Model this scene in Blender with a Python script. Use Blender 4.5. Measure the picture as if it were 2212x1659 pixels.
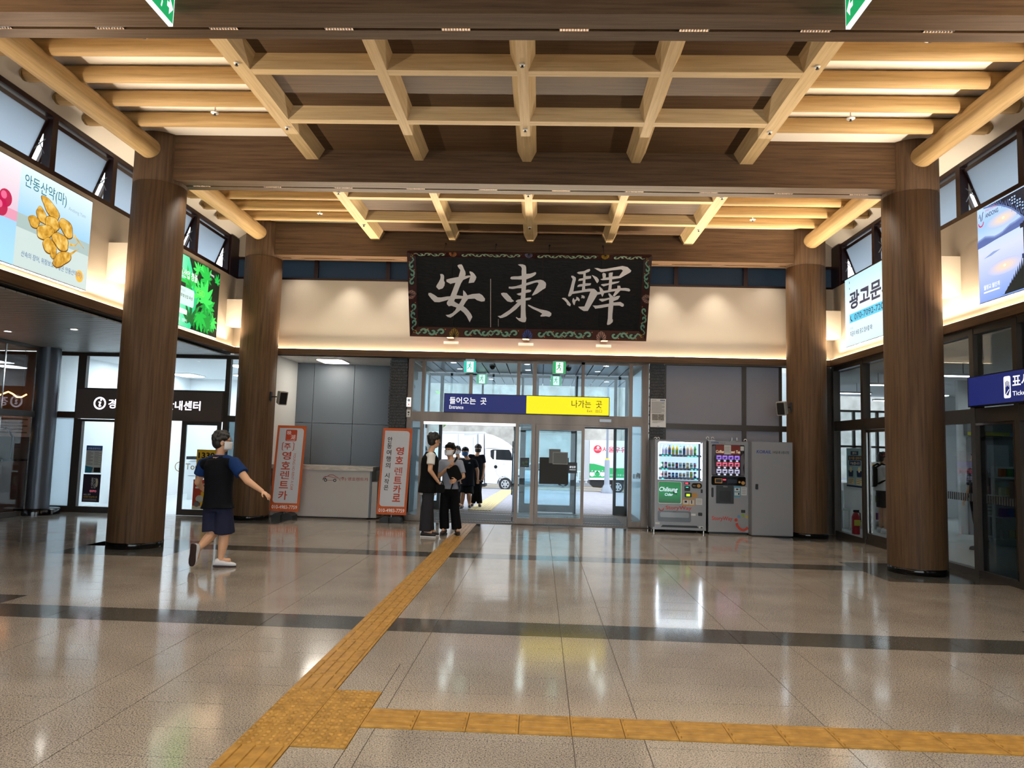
import bpy, bmesh, math, random
from mathutils import Vector, Matrix, geometry
random.seed(7)
SC = bpy.context.scene
COL = SC.collection
for _o in list(bpy.data.objects): bpy.data.objects.remove(_o)
PI = math.pi
# ---------------------------------------------------------------- camera
CAM_H, CAM_F, PITCH, ROLL, YAW = 1.6009, 1576.57, .0873, .0273, -.0403
def cam_axes():
    fw = Vector((math.sin(YAW), math.cos(YAW), 0)); rt = Vector((math.cos(YAW), -math.sin(YAW), 0)); up = Vector((0, 0, 1))
    f2 = fw*math.cos(PITCH)+up*math.sin(PITCH); u2 = -fw*math.sin(PITCH)+up*math.cos(PITCH)
    return rt*math.cos(ROLL)+u2*math.sin(ROLL), -rt*math.sin(ROLL)+u2*math.cos(ROLL), f2
_r, _u, _f = cam_axes()
cam_data = bpy.data.cameras.new('camera'); cam = bpy.data.objects.new('camera', cam_data); COL.objects.link(cam)
cam_data.sensor_width = 36; cam_data.lens = CAM_F/2212*36; cam_data.clip_end = 400; cam_data.clip_start = .05
cam.matrix_world = Matrix(((_r.x, _u.x, -_f.x, 0), (_r.y, _u.y, -_f.y, 0), (_r.z, _u.z, -_f.z, CAM_H), (0, 0, 0, 1)))
SC.camera = cam
def at(px, py, Y):            # world point at depth Y along a camera direction (for reading sizes off the photograph)
    d = _r*((px-1106)/CAM_F)-_u*((py-829.5)/CAM_F)+_f
    k = Y/d.y
    return Vector((d.x*k, Y, CAM_H+d.z*k))
# ---------------------------------------------------------------- world, exposure, large lights
W = bpy.data.worlds.new('world'); SC.world = W; W.use_nodes = True
_bg = W.node_tree.nodes['Background']; _bg.inputs[0].default_value = (.86, .93, 1, 1); _bg.inputs[1].default_value = 3.2
SC.view_settings.view_transform = 'Standard'; SC.view_settings.look = 'None'
SC.view_settings.exposure = .68; SC.view_settings.gamma = 1; SC.view_settings.use_curve_mapping = False
try:
    SC.cycles.use_denoising = True; SC.cycles.max_bounces = 6; SC.cycles.diffuse_bounces = 3; SC.cycles.glossy_bounces = 2; SC.cycles.transparent_max_bounces = 10; SC.cycles.light_sampling_threshold = .03
    SC.cycles.use_adaptive_sampling = True; SC.cycles.adaptive_threshold = .1; SC.cycles.adaptive_min_samples = 16
    SC.cycles.sample_clamp_indirect = 4; SC.cycles.caustics_reflective = False; SC.cycles.caustics_refractive = False
except Exception: pass
DOWNLIGHT_W = 58; COVE = 7.0; UPLIGHT_W = 25; PANEL = 11.0
# ---------------------------------------------------------------- materials
def srgb(h):
    h = h.lstrip('#'); c = [int(h[i:i+2], 16)/255 for i in (0, 2, 4)]
    return tuple((x/12.92 if x <= .04045 else ((x+.055)/1.055)**2.4) for x in c)
MATS = {}
def col4(c): return (*(srgb(c) if isinstance(c, str) else c), 1)
def mat(name, color='#888888', rough=.5, metal=0, spec=.5, emit=None, es=1, alpha=None, coat=0):
    if name in MATS: return MATS[name]
    m = bpy.data.materials.new(name); m.use_nodes = True; b = m.node_tree.nodes['Principled BSDF']
    b.inputs['Base Color'].default_value = col4(color); b.inputs['Roughness'].default_value = rough; b.inputs['Metallic'].default_value = metal
    b.inputs['Specular IOR Level'].default_value = spec
    if coat: b.inputs['Coat Weight'].default_value = coat; b.inputs['Coat Roughness'].default_value = .05
    if emit: b.inputs['Emission Color'].default_value = col4(emit); b.inputs['Emission Strength'].default_value = es
    MATS[name] = m; return m
def glow(name, color, s=1.0):
    if name in MATS: return MATS[name]
    m = mat(name, (.02, .02, .02), .6, emit=color, es=s*(.74 if s <= 1.2 else 1))
    if s < 8 or name == 'lamp_cell':
        try: m.cycles.emission_sampling = 'NONE'
        except Exception: pass
    return m
def nt(m): return m.node_tree.nodes, m.node_tree.links
def node(m, t, **k):
    n = m.node_tree.nodes.new(t)
    for a, v in k.items(): setattr(n, a, v)
    return n
def ramp(m, stops):
    r = node(m, 'ShaderNodeValToRGB'); e = r.color_ramp.elements
    while len(e) < len(stops): e.new(.5)
    for el, (p, c) in zip(e, stops): el.position = p; el.color = col4(c)
    return r
def wood(name, a, b, axis, rough=.58, scale=1.0, spec=.22):
    if name in MATS: return MATS[name]
    m = mat(name, a, rough, spec=spec); N, L = nt(m); bs = N['Principled BSDF']
    g = node(m, 'ShaderNodeNewGeometry'); mp = node(m, 'ShaderNodeMapping')
    sc = [26*scale]*3; sc['xyz'.index(axis)] = .9*scale; mp.inputs['Scale'].default_value = sc
    L.new(g.outputs['Position'], mp.inputs['Vector'])
    n1 = node(m, 'ShaderNodeTexNoise'); n1.inputs['Scale'].default_value = 1.2; n1.inputs['Detail'].default_value = 5; n1.inputs['Roughness'].default_value = .65
    L.new(mp.outputs[0], n1.inputs['Vector'])
    r = ramp(m, [(.3, b), (.5, tuple((x+y)/2 for x, y in zip(srgb(a), srgb(b)))), (.72, a)])
    L.new(n1.outputs['Fac'], r.inputs[0]); L.new(r.outputs[0], bs.inputs['Base Color'])
    bp = node(m, 'ShaderNodeBump'); bp.inputs['Strength'].default_value = .06; bp.inputs['Distance'].default_value = .004
    L.new(n1.outputs['Fac'], bp.inputs['Height']); L.new(bp.outputs[0], bs.inputs['Normal'])
    return m
def granite(name, a, b, c, rough=.16, scale=150):
    if name in MATS: return MATS[name]
    m = mat(name, a, rough, spec=.55); N, L = nt(m); bs = N['Principled BSDF']
    g = node(m, 'ShaderNodeNewGeometry')
    v = node(m, 'ShaderNodeTexNoise'); v.inputs['Scale'].default_value = scale; v.inputs['Detail'].default_value = 4; v.inputs['Roughness'].default_value = .75
    L.new(g.outputs['Position'], v.inputs['Vector'])
    r = ramp(m, [(.40, c), (.47, b), (.54, a)]); L.new(v.outputs['Fac'], r.inputs[0])
    n2 = node(m, 'ShaderNodeTexNoise'); n2.inputs['Scale'].default_value = 1.1; n2.inputs['Detail'].default_value = 2
    L.new(g.outputs['Position'], n2.inputs['Vector'])
    mx = node(m, 'ShaderNodeMixRGB', blend_type='MULTIPLY'); mx.inputs[0].default_value = .35
    r2 = ramp(m, [(.35, '#b4b0ac'), (.65, '#ffffff')]); L.new(n2.outputs['Fac'], r2.inputs[0])
    L.new(r.outputs[0], mx.inputs[1]); L.new(r2.outputs[0], mx.inputs[2]); L.new(mx.outputs[0], bs.inputs['Base Color'])
    rr = node(m, 'ShaderNodeMapRange'); rr.inputs[3].default_value = rough*.75; rr.inputs[4].default_value = rough*1.35
    L.new(n2.outputs['Fac'], rr.inputs[0]); L.new(rr.outputs[0], bs.inputs['Roughness'])
    return m
def noisy(name, a, b, scale=20, rough=.6, metal=0, bump=0, detail=4, spec=.4, stretch=None):
    if name in MATS: return MATS[name]
    m = mat(name, a, rough, metal, spec); N, L = nt(m); bs = N['Principled BSDF']
    g = node(m, 'ShaderNodeNewGeometry'); v = node(m, 'ShaderNodeTexNoise'); v.inputs['Scale'].default_value = scale; v.inputs['Detail'].default_value = detail
    if stretch:
        mp = node(m, 'ShaderNodeMapping'); mp.inputs['Scale'].default_value = stretch
        L.new(g.outputs['Position'], mp.inputs['Vector']); L.new(mp.outputs[0], v.inputs['Vector'])
    else: L.new(g.outputs['Position'], v.inputs['Vector'])
    r = ramp(m, [(.35, b), (.65, a)]); L.new(v.outputs['Fac'], r.inputs[0]); L.new(r.outputs[0], bs.inputs['Base Color'])
    if bump:
        bp = node(m, 'ShaderNodeBump'); bp.inputs['Strength'].default_value = bump; bp.inputs['Distance'].default_value = .01
        L.new(v.outputs['Fac'], bp.inputs['Height']); L.new(bp.outputs[0], bs.inputs['Normal'])
    return m
def glass(name, tint=(.88, .93, .95), refl=1.0, frost=None, frostmix=0):
    if name in MATS: return MATS[name]
    m = bpy.data.materials.new(name); m.use_nodes = True; N, L = nt(m); N.clear()
    out = N.new('ShaderNodeOutputMaterial'); tr = N.new('ShaderNodeBsdfTransparent'); gl = N.new('ShaderNodeBsdfGlossy'); mx = N.new('ShaderNodeMixShader'); fr = N.new('ShaderNodeFresnel')
    tr.inputs[0].default_value = (*tint, 1); gl.inputs['Roughness'].default_value = .01
    ge = N.new('ShaderNodeNewGeometry'); mr = N.new('ShaderNodeMapRange'); mr.inputs[3].default_value = 1.35; mr.inputs[4].default_value = 1/1.35; L.new(ge.outputs['Backfacing'], mr.inputs[0]); L.new(mr.outputs[0], fr.inputs[0])
    gl.inputs['Color'].default_value = (refl, refl, refl, 1)
    L.new(fr.outputs[0], mx.inputs[0]); L.new(tr.outputs[0], mx.inputs[1]); L.new(gl.outputs[0], mx.inputs[2])
    last = mx
    if frost:
        df = N.new('ShaderNodeBsdfTranslucent'); df.inputs[0].default_value = col4(frost); d2 = N.new('ShaderNodeBsdfDiffuse'); d2.inputs[0].default_value = col4(frost)
        m1 = N.new('ShaderNodeMixShader'); m1.inputs[0].default_value = .22; L.new(df.outputs[0], m1.inputs[1]); L.new(d2.outputs[0], m1.inputs[2])
        m2 = N.new('ShaderNodeMixShader'); m2.inputs[0].default_value = frostmix; L.new(mx.outputs[0], m2.inputs[1]); L.new(m1.outputs[0], m2.inputs[2]); last = m2
    L.new(last.outputs[0], out.inputs[0]); MATS[name] = m; return m
DW = ('#664f38', '#443122'); LW = ('#d0b68c', '#b0966c')
wood('wood_dark_x', *DW, 'x'); wood('wood_dark_z', *DW, 'z'); wood('wood_dark_y', *DW, 'y')
wood('wood_light_x', *LW, 'x'); wood('wood_light_y', *LW, 'y'); wood('wood_log_x', '#b59565', '#94764b', 'x'); wood('wood_log_y', '#bda072', '#9b7f55', 'y')
granite('granite_beige', '#b1a99f', '#8f877d', '#4e4841', .105, 115)
granite('granite_dark', '#5c5b57', '#4a4946', '#36352f', .10)
mat('grout', '#6b5f53', .8); mat('black', '#0c0c0e', .45); mat('black_gloss', '#08080a', .12); mat('white', '#e8e8e6', .5); mat('plaster', '#bdb2a2', .75)
mat('plaster_ceiling', '#ece4d9', .8); mat('eave', '#7c756b', .8); mat('maroon', '#2a1112', .4); mat('frame_dark', '#453f3a', .4, .3); mat('frame_grey', '#4b4a49', .4, .4)
noisy('steel', '#5f5147', '#4a3f38', 3, .28, .85, stretch=(1, 1, .2)); mat('steel_bright', '#c8c4be', .18, 1); mat('alu', '#8e8f91', .35, .8)
noisy('tactile', '#ac8238', '#8f6926', 14, .42); noisy('stone_slab', '#57595c', '#2f3134', 45, .7, bump=.8); mat('panel_grey', '#687079', .45); mat('panel_grey2', '#8a8b97', .5)
mat('vm_grey', '#8b8c90', .35, .2); mat('vm_side', '#76777b', .4, .2); mat('skin', '#c99a78', .5); mat('skin_tan', '#b07f5e', .5); mat('hair', '#0d0b0a', .5); mat('hair_grey', '#1d1a18', .55)
glass('glass_clear', (.93, .965, .975)); glass('glass_door', (.80, .90, .93)); glass('glass_dark', (.34, .40, .42)); glass('glass_frost', (.8, .88, .9), frost='#dce6ec', frostmix=.93)
glass('glass_film', (.8, .85, .88), frost='#c3ccd4', frostmix=.985); glass('glass_film_dark', (.5, .55, .6), frost='#59626b', frostmix=.985); glass('glass_grey', (.4, .44, .5), frost='#6d717d', frostmix=.97)
LAMP = glow('lamp_white', '#fff6e6', PANEL); glow('lamp_cove', (1, .78, .50), COVE); glow('lamp_strip', (.92, .97, 1), 7); glow('lamp_cell', (1, .93, .82), 45); glow('lamp_round', (1, .96, .88), 40); glow('lamp_info', (.84, .93, 1), 19)
MATS_W = glow('print_white_lit', '#f2f6fa', 1.0)
# ---------------------------------------------------------------- mesh helpers
class MB:
    def __init__(s): s.v = []; s.f = []; s.m = []; s.sm = []
    def add(s, vs, fs, m=0, smooth=False):
        o = len(s.v); s.v += [tuple(v) for v in vs]
        for f in fs: s.f.append([i+o for i in f]); s.m.append(m); s.sm.append(smooth)
        return s
    def box(s, x0, x1, y0, y1, z0, z1, m=0, M=None):
        vs = [Vector((x, y, z)) for z in (z0, z1) for y in (y0, y1) for x in (x0, x1)]
        if M: vs = [M @ v for v in vs]
        return s.add(vs, [(0, 2, 3, 1), (4, 5, 7, 6), (0, 1, 5, 4), (2, 6, 7, 3), (0, 4, 6, 2), (1, 3, 7, 5)], m)
    def bevbox(s, x0, x1, y0, y1, z0, z1, r=.01, m=0, M=None):   # box with rounded vertical-plane corners (profile in xz), depth along y
        pts = rrect(x0, x1, z0, z1, r, 3)
        return s.prism([(p[0], p[1]) for p in pts], y0, y1, 'xz', m, M)
    def prism(s, poly, d0, d1, plane='xz', m=0, M=None, smooth=False):
        mk = {'xz': lambda a, b, d: (a, d, b), 'xy': lambda a, b, d: (a, b, d), 'yz': lambda a, b, d: (d, a, b)}[plane]
        n = len(poly); vs = [Vector(mk(a, b, d0)) for a, b in poly]+[Vector(mk(a, b, d1)) for a, b in poly]
        if M: vs = [M @ v for v in vs]
        fs = [tuple(range(n)), tuple(range(2*n-1, n-1, -1))]
        s.add(vs, fs, m)
        return s.add(vs, [(i, i+n, (i+1) % n+n, (i+1) % n) for i in range(n)], m, smooth)
    def cyl(s, p0, p1, r0, r1=None, n=16, m=0, cap=True, smooth=True):
        r1 = r0 if r1 is None else r1; p0 = Vector(p0); p1 = Vector(p1); d = (p1-p0).normalized()
        a = d.orthogonal().normalized(); b = d.cross(a)
        vs = [p0+(a*math.cos(t)+b*math.sin(t))*r0 for t in [2*PI*i/n for i in range(n)]]+[p1+(a*math.cos(t)+b*math.sin(t))*r1 for t in [2*PI*i/n for i in range(n)]]
        s.add(vs, [(i, (i+1) % n, (i+1) % n+n, i+n) for i in range(n)], m, smooth)
        if cap: s.add(vs, [tuple(range(n-1, -1, -1)), tuple(range(n, 2*n))], m)
        return s
    def tube(s, pts, r, n=8, m=0, cap=True, smooth=True):
        pts = [Vector(p) for p in pts]; rs = r if isinstance(r, (list, tuple)) else [r]*len(pts); rings = []; prev = None
        for i, p in enumerate(pts):
            d = (pts[min(i+1, len(pts)-1)]-pts[max(i-1, 0)]).normalized()
            a = d.orthogonal().normalized() if prev is None else (prev-d*prev.dot(d)).normalized()
            prev = a; b = d.cross(a)
            rings.append([p+(a*math.cos(2*PI*k/n)+b*math.sin(2*PI*k/n))*rs[i] for k in range(n)])
        vs = [v for rg in rings for v in rg]; fs = []
        for i in range(len(pts)-1):
            for k in range(n): fs.append((i*n+k, i*n+(k+1) % n, (i+1)*n+(k+1) % n, (i+1)*n+k))
        s.add(vs, fs, m, smooth)
        if cap: s.add(vs, [tuple(range(n-1, -1, -1)), tuple(range((len(pts)-1)*n, len(pts)*n))], m)
        return s
    def lathe(s, prof, c=(0, 0, 0), n=24, m=0, smooth=True):
        vs = []; fs = []; k = len(prof)
        for i in range(n):
            t = 2*PI*i/n
            for r, z in prof: vs.append((c[0]+r*math.cos(t), c[1]+r*math.sin(t), c[2]+z))
        for i in range(n):
            for j in range(k-1): fs.append((i*k+j, ((i+1) % n)*k+j, ((i+1) % n)*k+j+1, i*k+j+1))
        return s.add(vs, fs, m, smooth)
    def ell(s, c, r, n=14, k=10, m=0, M=None):
        vs = []; fs = []; c = Vector(c)
        for j in range(k+1):
            ph = -PI/2+PI*j/k
            for i in range(n):
                t = 2*PI*i/n; v = Vector((r[0]*math.cos(ph)*math.cos(t), r[1]*math.cos(ph)*math.sin(t), r[2]*math.sin(ph)))
                if M: v = M @ v
                vs.append(c+v)
        for j in range(k):
            for i in range(n): fs.append((j*n+i, j*n+(i+1) % n, (j+1)*n+(i+1) % n, (j+1)*n+i))
        return s.add(vs, fs, m, True)
    def loft(s, rings, n=16, m=0):     # rings: (center Vector, ax Vector, ay Vector) ellipses
        vs = []; fs = []
        for c, a, b in rings:
            for i in range(n): t = 2*PI*i/n; vs.append(Vector(c)+Vector(a)*math.cos(t)+Vector(b)*math.sin(t))
        for j in range(len(rings)-1):
            for i in range(n): fs.append((j*n+i, j*n+(i+1) % n, (j+1)*n+(i+1) % n, (j+1)*n+i))
        s.add(vs, fs, m, True)
        return s.add(vs, [tuple(range(n-1, -1, -1)), tuple(range((len(rings)-1)*n, len(rings)*n))], m)
    def capsule(s, a, b, ra, rb=None, n=12, m=0):
        rb = ra if rb is None else rb; a = Vector(a); b = Vector(b)
        s.ell(a, (ra, ra, ra), n, 8, m); s.ell(b, (rb, rb, rb), n, 8, m)
        return s.cyl(a, b, ra, rb, n, m)
    def mesh(s, name, mats):
        me = bpy.data.meshes.new(name); me.from_pydata(s.v, [], s.f)
        for mm in (mats if isinstance(mats, (list, tuple)) else [mats]): me.materials.append(MATS[mm] if isinstance(mm, str) else mm)
        me.polygons.foreach_set('material_index', s.m); me.polygons.foreach_set('use_smooth', s.sm)
        bm = bmesh.new(); bm.from_mesh(me); bmesh.ops.recalc_face_normals(bm, faces=bm.faces); bm.to_mesh(me); bm.free()
        me.update(); return me
    def build(s, name, mats, parent=None):
        return link(name, s.mesh(name, mats), parent)
def link(name, me, parent=None):
    o = bpy.data.objects.new(name, me); COL.objects.link(o)
    if parent is not None: setpar(o, parent)
    return o
def wmat(p):
    m = p.matrix_basis.copy()
    if p.parent: m = wmat(p.parent) @ p.matrix_parent_inverse @ m
    return m
def setpar(o, p): o.parent = p; o.matrix_parent_inverse = wmat(p).inverted()
def tag(o, label, cat, group=None):
    o['label'] = label; o['category'] = cat; o['kind'] = 'thing'
    if group: o['group'] = group
    return o
def thing(name, label, cat, loc=(0, 0, 0), group=None):
    o = bpy.data.objects.new(name, None); o.empty_display_size = .1; COL.objects.link(o); o.location = loc
    return tag(o, label, cat, group)
def struct(o): o['kind'] = 'structure'; return o
def sempty(name, loc=(0, 0, 0)):
    o = bpy.data.objects.new(name, None); COL.objects.link(o); o.location = loc; return struct(o)
def bx(name, m, parent, *a): return MB().box(*a).build(name, m, parent)
def dup(root, off, label=None, par=None):
    kids = CH.get(root.name) or [o for o in bpy.data.objects if o.parent == root]
    r = root.copy(); COL.objects.link(r)
    if par is None: r.location = Vector(root.location)+Vector(off)
    if label: r['label'] = label
    for k in kids:
        c = k.copy(); COL.objects.link(c); c.parent = r; c.matrix_parent_inverse = k.matrix_parent_inverse.copy()
        for g in [o for o in bpy.data.objects if o.parent == k]:
            d = g.copy(); COL.objects.link(d); d.parent = c; d.matrix_parent_inverse = g.matrix_parent_inverse.copy()
    return r
CH = {}
def rrect(x0, x1, y0, y1, r, n=4):
    out = []
    for cx, cy, a0 in ((x1-r, y1-r, 0), (x0+r, y1-r, PI/2), (x0+r, y0+r, PI), (x1-r, y0+r, 1.5*PI)):
        for i in range(n+1): a = a0+PI/2*i/n; out.append((cx+r*math.cos(a), cy+r*math.sin(a)))
    return out
def circ(cx, cy, r, n=24, ry=None): return [(cx+r*math.cos(2*PI*i/n), cy+(ry or r)*math.sin(2*PI*i/n)) for i in range(n)]
# flat artwork on a panel: frame = origin + u (right), v (up), n (towards viewer)
class Art:
    def __init__(s, o, u, v): s.o = Vector(o); s.u = Vector(u).normalized(); s.v = Vector(v).normalized(); s.n = s.u.cross(s.v); s.mb = MB(); s.mats = []; s.k = 0
    def P(s, a, b, d): return s.o+s.u*a+s.v*b+s.n*d
    def mi(s, m):
        if m not in s.mats: s.mats.append(m)
        return s.mats.index(m)
    def poly(s, pts, m, lay=1, hole=None, thick=0):
        if len(pts) < 3: return s
        loops = [[Vector((a, b, 0)) for a, b in pts]]+([[Vector((a, b, 0)) for a, b in hole]] if hole else [])
        flat = [p for l in loops for p in l]; tris = geometry.tessellate_polygon(loops); d = .0006*lay+thick
        i = s.mi(m); s.mb.add([s.P(p.x, p.y, d) for p in flat], [tuple(t) for t in tris], i)
        if thick:
            for l in loops:
                n = len(l); s.mb.add([s.P(p.x, p.y, d) for p in l]+[s.P(p.x, p.y, 0) for p in l], [(k, (k+1) % n, (k+1) % n+n, k+n) for k in range(n)], i)
        return s
    def rect(s, a0, a1, b0, b1, m, lay=1): return s.poly([(a0, b0), (a1, b0), (a1, b1), (a0, b1)], m, lay)
    def line(s, pts, w, m, lay=1, taper=False):
        L = []; R = []; n = len(pts)
        for i, p in enumerate(pts):
            q0 = pts[max(i-1, 0)]; q1 = pts[min(i+1, n-1)]; dx, dy = q1[0]-q0[0], q1[1]-q0[1]; l = math.hypot(dx, dy) or 1
            ww = w*(1 if not taper else max(.15, 1-i/(n-1)))/2
            L.append((p[0]-dy/l*ww, p[1]+dx/l*ww)); R.append((p[0]+dy/l*ww, p[1]-dx/l*ww))
        i0 = s.mi(m); d = .0006*lay
        for i in range(n-1): s.mb.add([s.P(*L[i], d), s.P(*L[i+1], d), s.P(*R[i+1], d), s.P(*R[i], d)], [(0, 1, 2, 3)], i0)
        return s
    def text(s, body, a, b, h, m, lay=2, bold=0, width=None, align='LEFT', shear=0, stack=False, rot=0):
        if stack: body = '\n'.join(body)
        me = text_mesh(body, min(bold, .006) if '렌' in body else bold, shear, 'CENTER' if stack else align)
        xs = [v.co.x for v in me.vertices]; ys = [v.co.y for v in me.vertices]
        if not xs: return s
        hh = (max(ys)-min(ys)) or 1; k = h/hh; kx = k if width is None else width/((max(xs)-min(xs)) or 1)
        x0 = {'LEFT': min(xs), 'CENTER': (min(xs)+max(xs))/2, 'RIGHT': max(xs)}[align]; y0 = min(ys); cr, sr = math.cos(rot), math.sin(rot)
        i = s.mi(m); d = .0006*lay; vs = []
        for v in me.vertices:
            x, y = (v.co.x-x0)*kx, (v.co.y-y0)*k; vs.append(s.P(a+x*cr-y*sr, b+x*sr+y*cr, d))
        s.mb.add(vs, [tuple(p.vertices) for p in me.polygons], i); bpy.data.meshes.remove(me)
        return s
    def build(s, name, parent):
        me = bpy.data.meshes.new(name); me.from_pydata(s.mb.v, [], s.mb.f)
        for mm in s.mats: me.materials.append(MATS[mm])
        me.polygons.foreach_set('material_index', s.mb.m); me.update()
        return link(name, me, parent)
def text_mesh(body, bold=0, shear=0, align='LEFT'):
    cu = bpy.data.curves.new('txt', 'FONT'); cu.body = body; cu.align_x = align; cu.offset = bold; cu.shear = shear; cu.resolution_u = 3; cu.space_line = .78 if '\n' in body else 1
    cu.fill_mode = 'FRONT'
    o = bpy.data.objects.new('txt', cu); me = bpy.data.meshes.new_from_object(o)
    bpy.data.objects.remove(o); bpy.data.curves.remove(cu); return me
# ================================================================ SETTING
XL, XR, X0 = -5.953, 5.391, -.295
Y1, BAY, CR = 10.75, 4.27, .384
ROWS = [Y1-3*BAY, Y1-2*BAY, Y1-BAY, Y1, Y1+BAY]
WLX, WRX, GRX = -6.70, 6.10, 6.15           # upper side walls, glazed side wall
BEAM_Z, CEIL_Z, SIDE_Z = 5.50, 6.00, 6.20
# ---- floor : bed plus stone tiles
floor = struct(bx('floor', 'grout', None, -17, 13, -8, 18.7, -.12, -.006))
def split(rects, cut):
    out = []
    cx0, cx1, cy0, cy1 = cut
    for x0, x1, y0, y1 in rects:
        if cx1 <= x0 or cx0 >= x1 or cy1 <= y0 or cy0 >= y1: out.append((x0, x1, y0, y1)); continue
        if x0 < cx0: out.append((x0, cx0, y0, y1))
        if x1 > cx1: out.append((cx1, x1, y0, y1))
        a, b = max(x0, cx0), min(x1, cx1)
        if y0 < cy0: out.append((a, b, y0, cy0))
        if y1 > cy1: out.append((a, b, cy1, y1))
    return out
TSX0, TSX1, TSY = -1.583, -1.283, 4.855
cuts = [(TSX0, TSX1, -8, 15.4), (TSX0, TSX1+.3, TSY-.9, TSY), (TSX1+.3, 6.15, TSY-.6, TSY-.3)]
BANDS = [(6.42+BAY*k, 6.90+BAY*k) for k in range(-3, 3)]
pads = []
for yc in ROWS[1:]:
    for xa, xb in ((-6.67, -5.09), (4.60, 6.15)): pads.append((xa, xb, yc-.87, yc+.80))
beige, dark = [], []
edges = []
per = 1.515
for k in range(-8, 8):
    a = .22+per*k
    edges += [(a, a+.40, 'n'), (a+.40, a+per, 'w')]
for i, (b0, b1) in enumerate(BANDS):
    lo = BANDS[i-1][1] if i else b0-3.79
    for x0, x1, kind in edges:
        x0, x1 = max(x0, -10.2), min(x1, 6.15)
        if x1-x0 < .05: continue
        ys = [lo+(b0-lo)*j/10 for j in range(11)] if kind == 'w' else [lo, b0-.93-2.2, b0-.93-1.1, b0-.93, b0]
        for ya, yb in zip(ys, ys[1:]):
            if yb < -1 or ya > 15.4 or yb-ya < .02: continue
            r = [(x0, x1, ya, min(yb, 15.4))]
            for c in cuts+pads: r = split(r, c)
            beige += r
        if b1 > -1 and b0 < 15.4 and x0 > -6.7:
            r = [(x0, x1, b0, min(b1, 15.4))]
            for c in cuts+pads: r = split(r, c)
            dark += r
        elif b1 > -1 and b0 < 15.4:
            beige.append((x0, x1, b0, min(b1, 15.4)))
for xa, xb, ya, yb in pads:
    if ya > -1: dark += [(xa, (xa+xb)/2, ya, (ya+yb)/2), ((xa+xb)/2, xb, ya, (ya+yb)/2), (xa, (xa+xb)/2, (ya+yb)/2, min(yb, 15.4)), ((xa+xb)/2, xb, (ya+yb)/2, min(yb, 15.4))]
G = .0026
tl = [('floor_tile', 'granite_beige', r) for r in beige]+[('floor_tile', 'granite_dark', r) for r in dark]
def seen(r):
    x0, x1, y0, y1 = r; y = (y0+y1)/2; x = (x0+x1)/2
    if y < 3.3 or abs(x+.04*y) > .74*y+.6: return 0
    return (x1-x0)*(y1-y0)/y**3
tl.sort(key=lambda t: -seen(t[2]))
cache = {}; rest = {}
for i, (nm, m, (x0, x1, y0, y1)) in enumerate(tl):
    if i < 300 and seen((x0, x1, y0, y1)) > 0:
        key = (m, round(x1-x0, 3), round(y1-y0, 3))
        if key not in cache: cache[key] = MB().box(0, x1-x0-2*G, 0, y1-y0-2*G, -.02, 0).mesh(nm, m)
        o = link(nm, cache[key]); o.location = (x0+G, y0+G, 0); o.parent = floor
    else: rest.setdefault(m, MB()).box(x0+G, x1-G, y0+G, y1-G, -.02, 0)
for m, mb in rest.items(): o = mb.build('floor_tiling', m, floor); o['kind'] = 'stuff'
# ---- tactile paving
def guide_mesh(al):
    mb = MB().box(-.148, .148, -.148, .148, -.01, .004)
    for k in range(4):
        c = -.1125+.075*k; pr = [(-.135, 0), (-.132, .007), (.132, .007), (.135, 0)]
        if al == 'y': vs = [(c+s*w, y, .004+z) for y, z in pr for s, w in ((-1, .017 if z == 0 else .0135), (1, .017 if z == 0 else .0135))]
        else: vs = [(y, c+s*w, .004+z) for y, z in pr for s, w in ((-1, .017 if z == 0 else .0135), (1, .017 if z == 0 else .0135))]
        mb.add(vs, [(0, 2, 3, 1), (2, 4, 5, 3), (4, 6, 7, 5), (0, 6, 4, 2), (1, 3, 5, 7)])
    return mb.mesh('guide_tile', 'tactile')
def dot_mesh():
    mb = MB().box(-.148, .148, -.148, .148, -.01, .004)
    for i in range(6):
        for j in range(6): mb.lathe([(.0175, .004), (.0145, .0105), (.001, .011)], (-.125+.05*i, -.125+.05*j, 0), 8)
    return mb.mesh('dot_tile', 'tactile')
gy, gx, dt = guide_mesh('y'), guide_mesh('x'), dot_mesh()
tp = thing('tactile_path', 'yellow tactile paving strip running from the foreground to the entrance doors', 'tactile paving', (TSX0, TSY, 0))
tb = thing('tactile_path', 'yellow tactile paving branch crossing the foreground to the right', 'tactile paving', (TSX1, TSY, 0))
def put(me, x, y, p, nm): o = link(nm, me); o.location = (x, y, 0); setpar(o, p); return o
for k in range(35): put(gy, TSX0+.15, TSY+.15+.3*k, tp, 'guide_tile')
for k in range(3):
    for j in range(2): put(dt, TSX0+.15+.3*j, TSY-.15-.3*k, tp, 'dot_tile')
for k in range(5): put(gy, TSX0+.15, TSY-.9-.15-.3*k, tp, 'guide_tile')
for k in range(23): put(gx, TSX1+.3+.15+.3*k, TSY-.45, tb, 'guide_tile')
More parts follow.
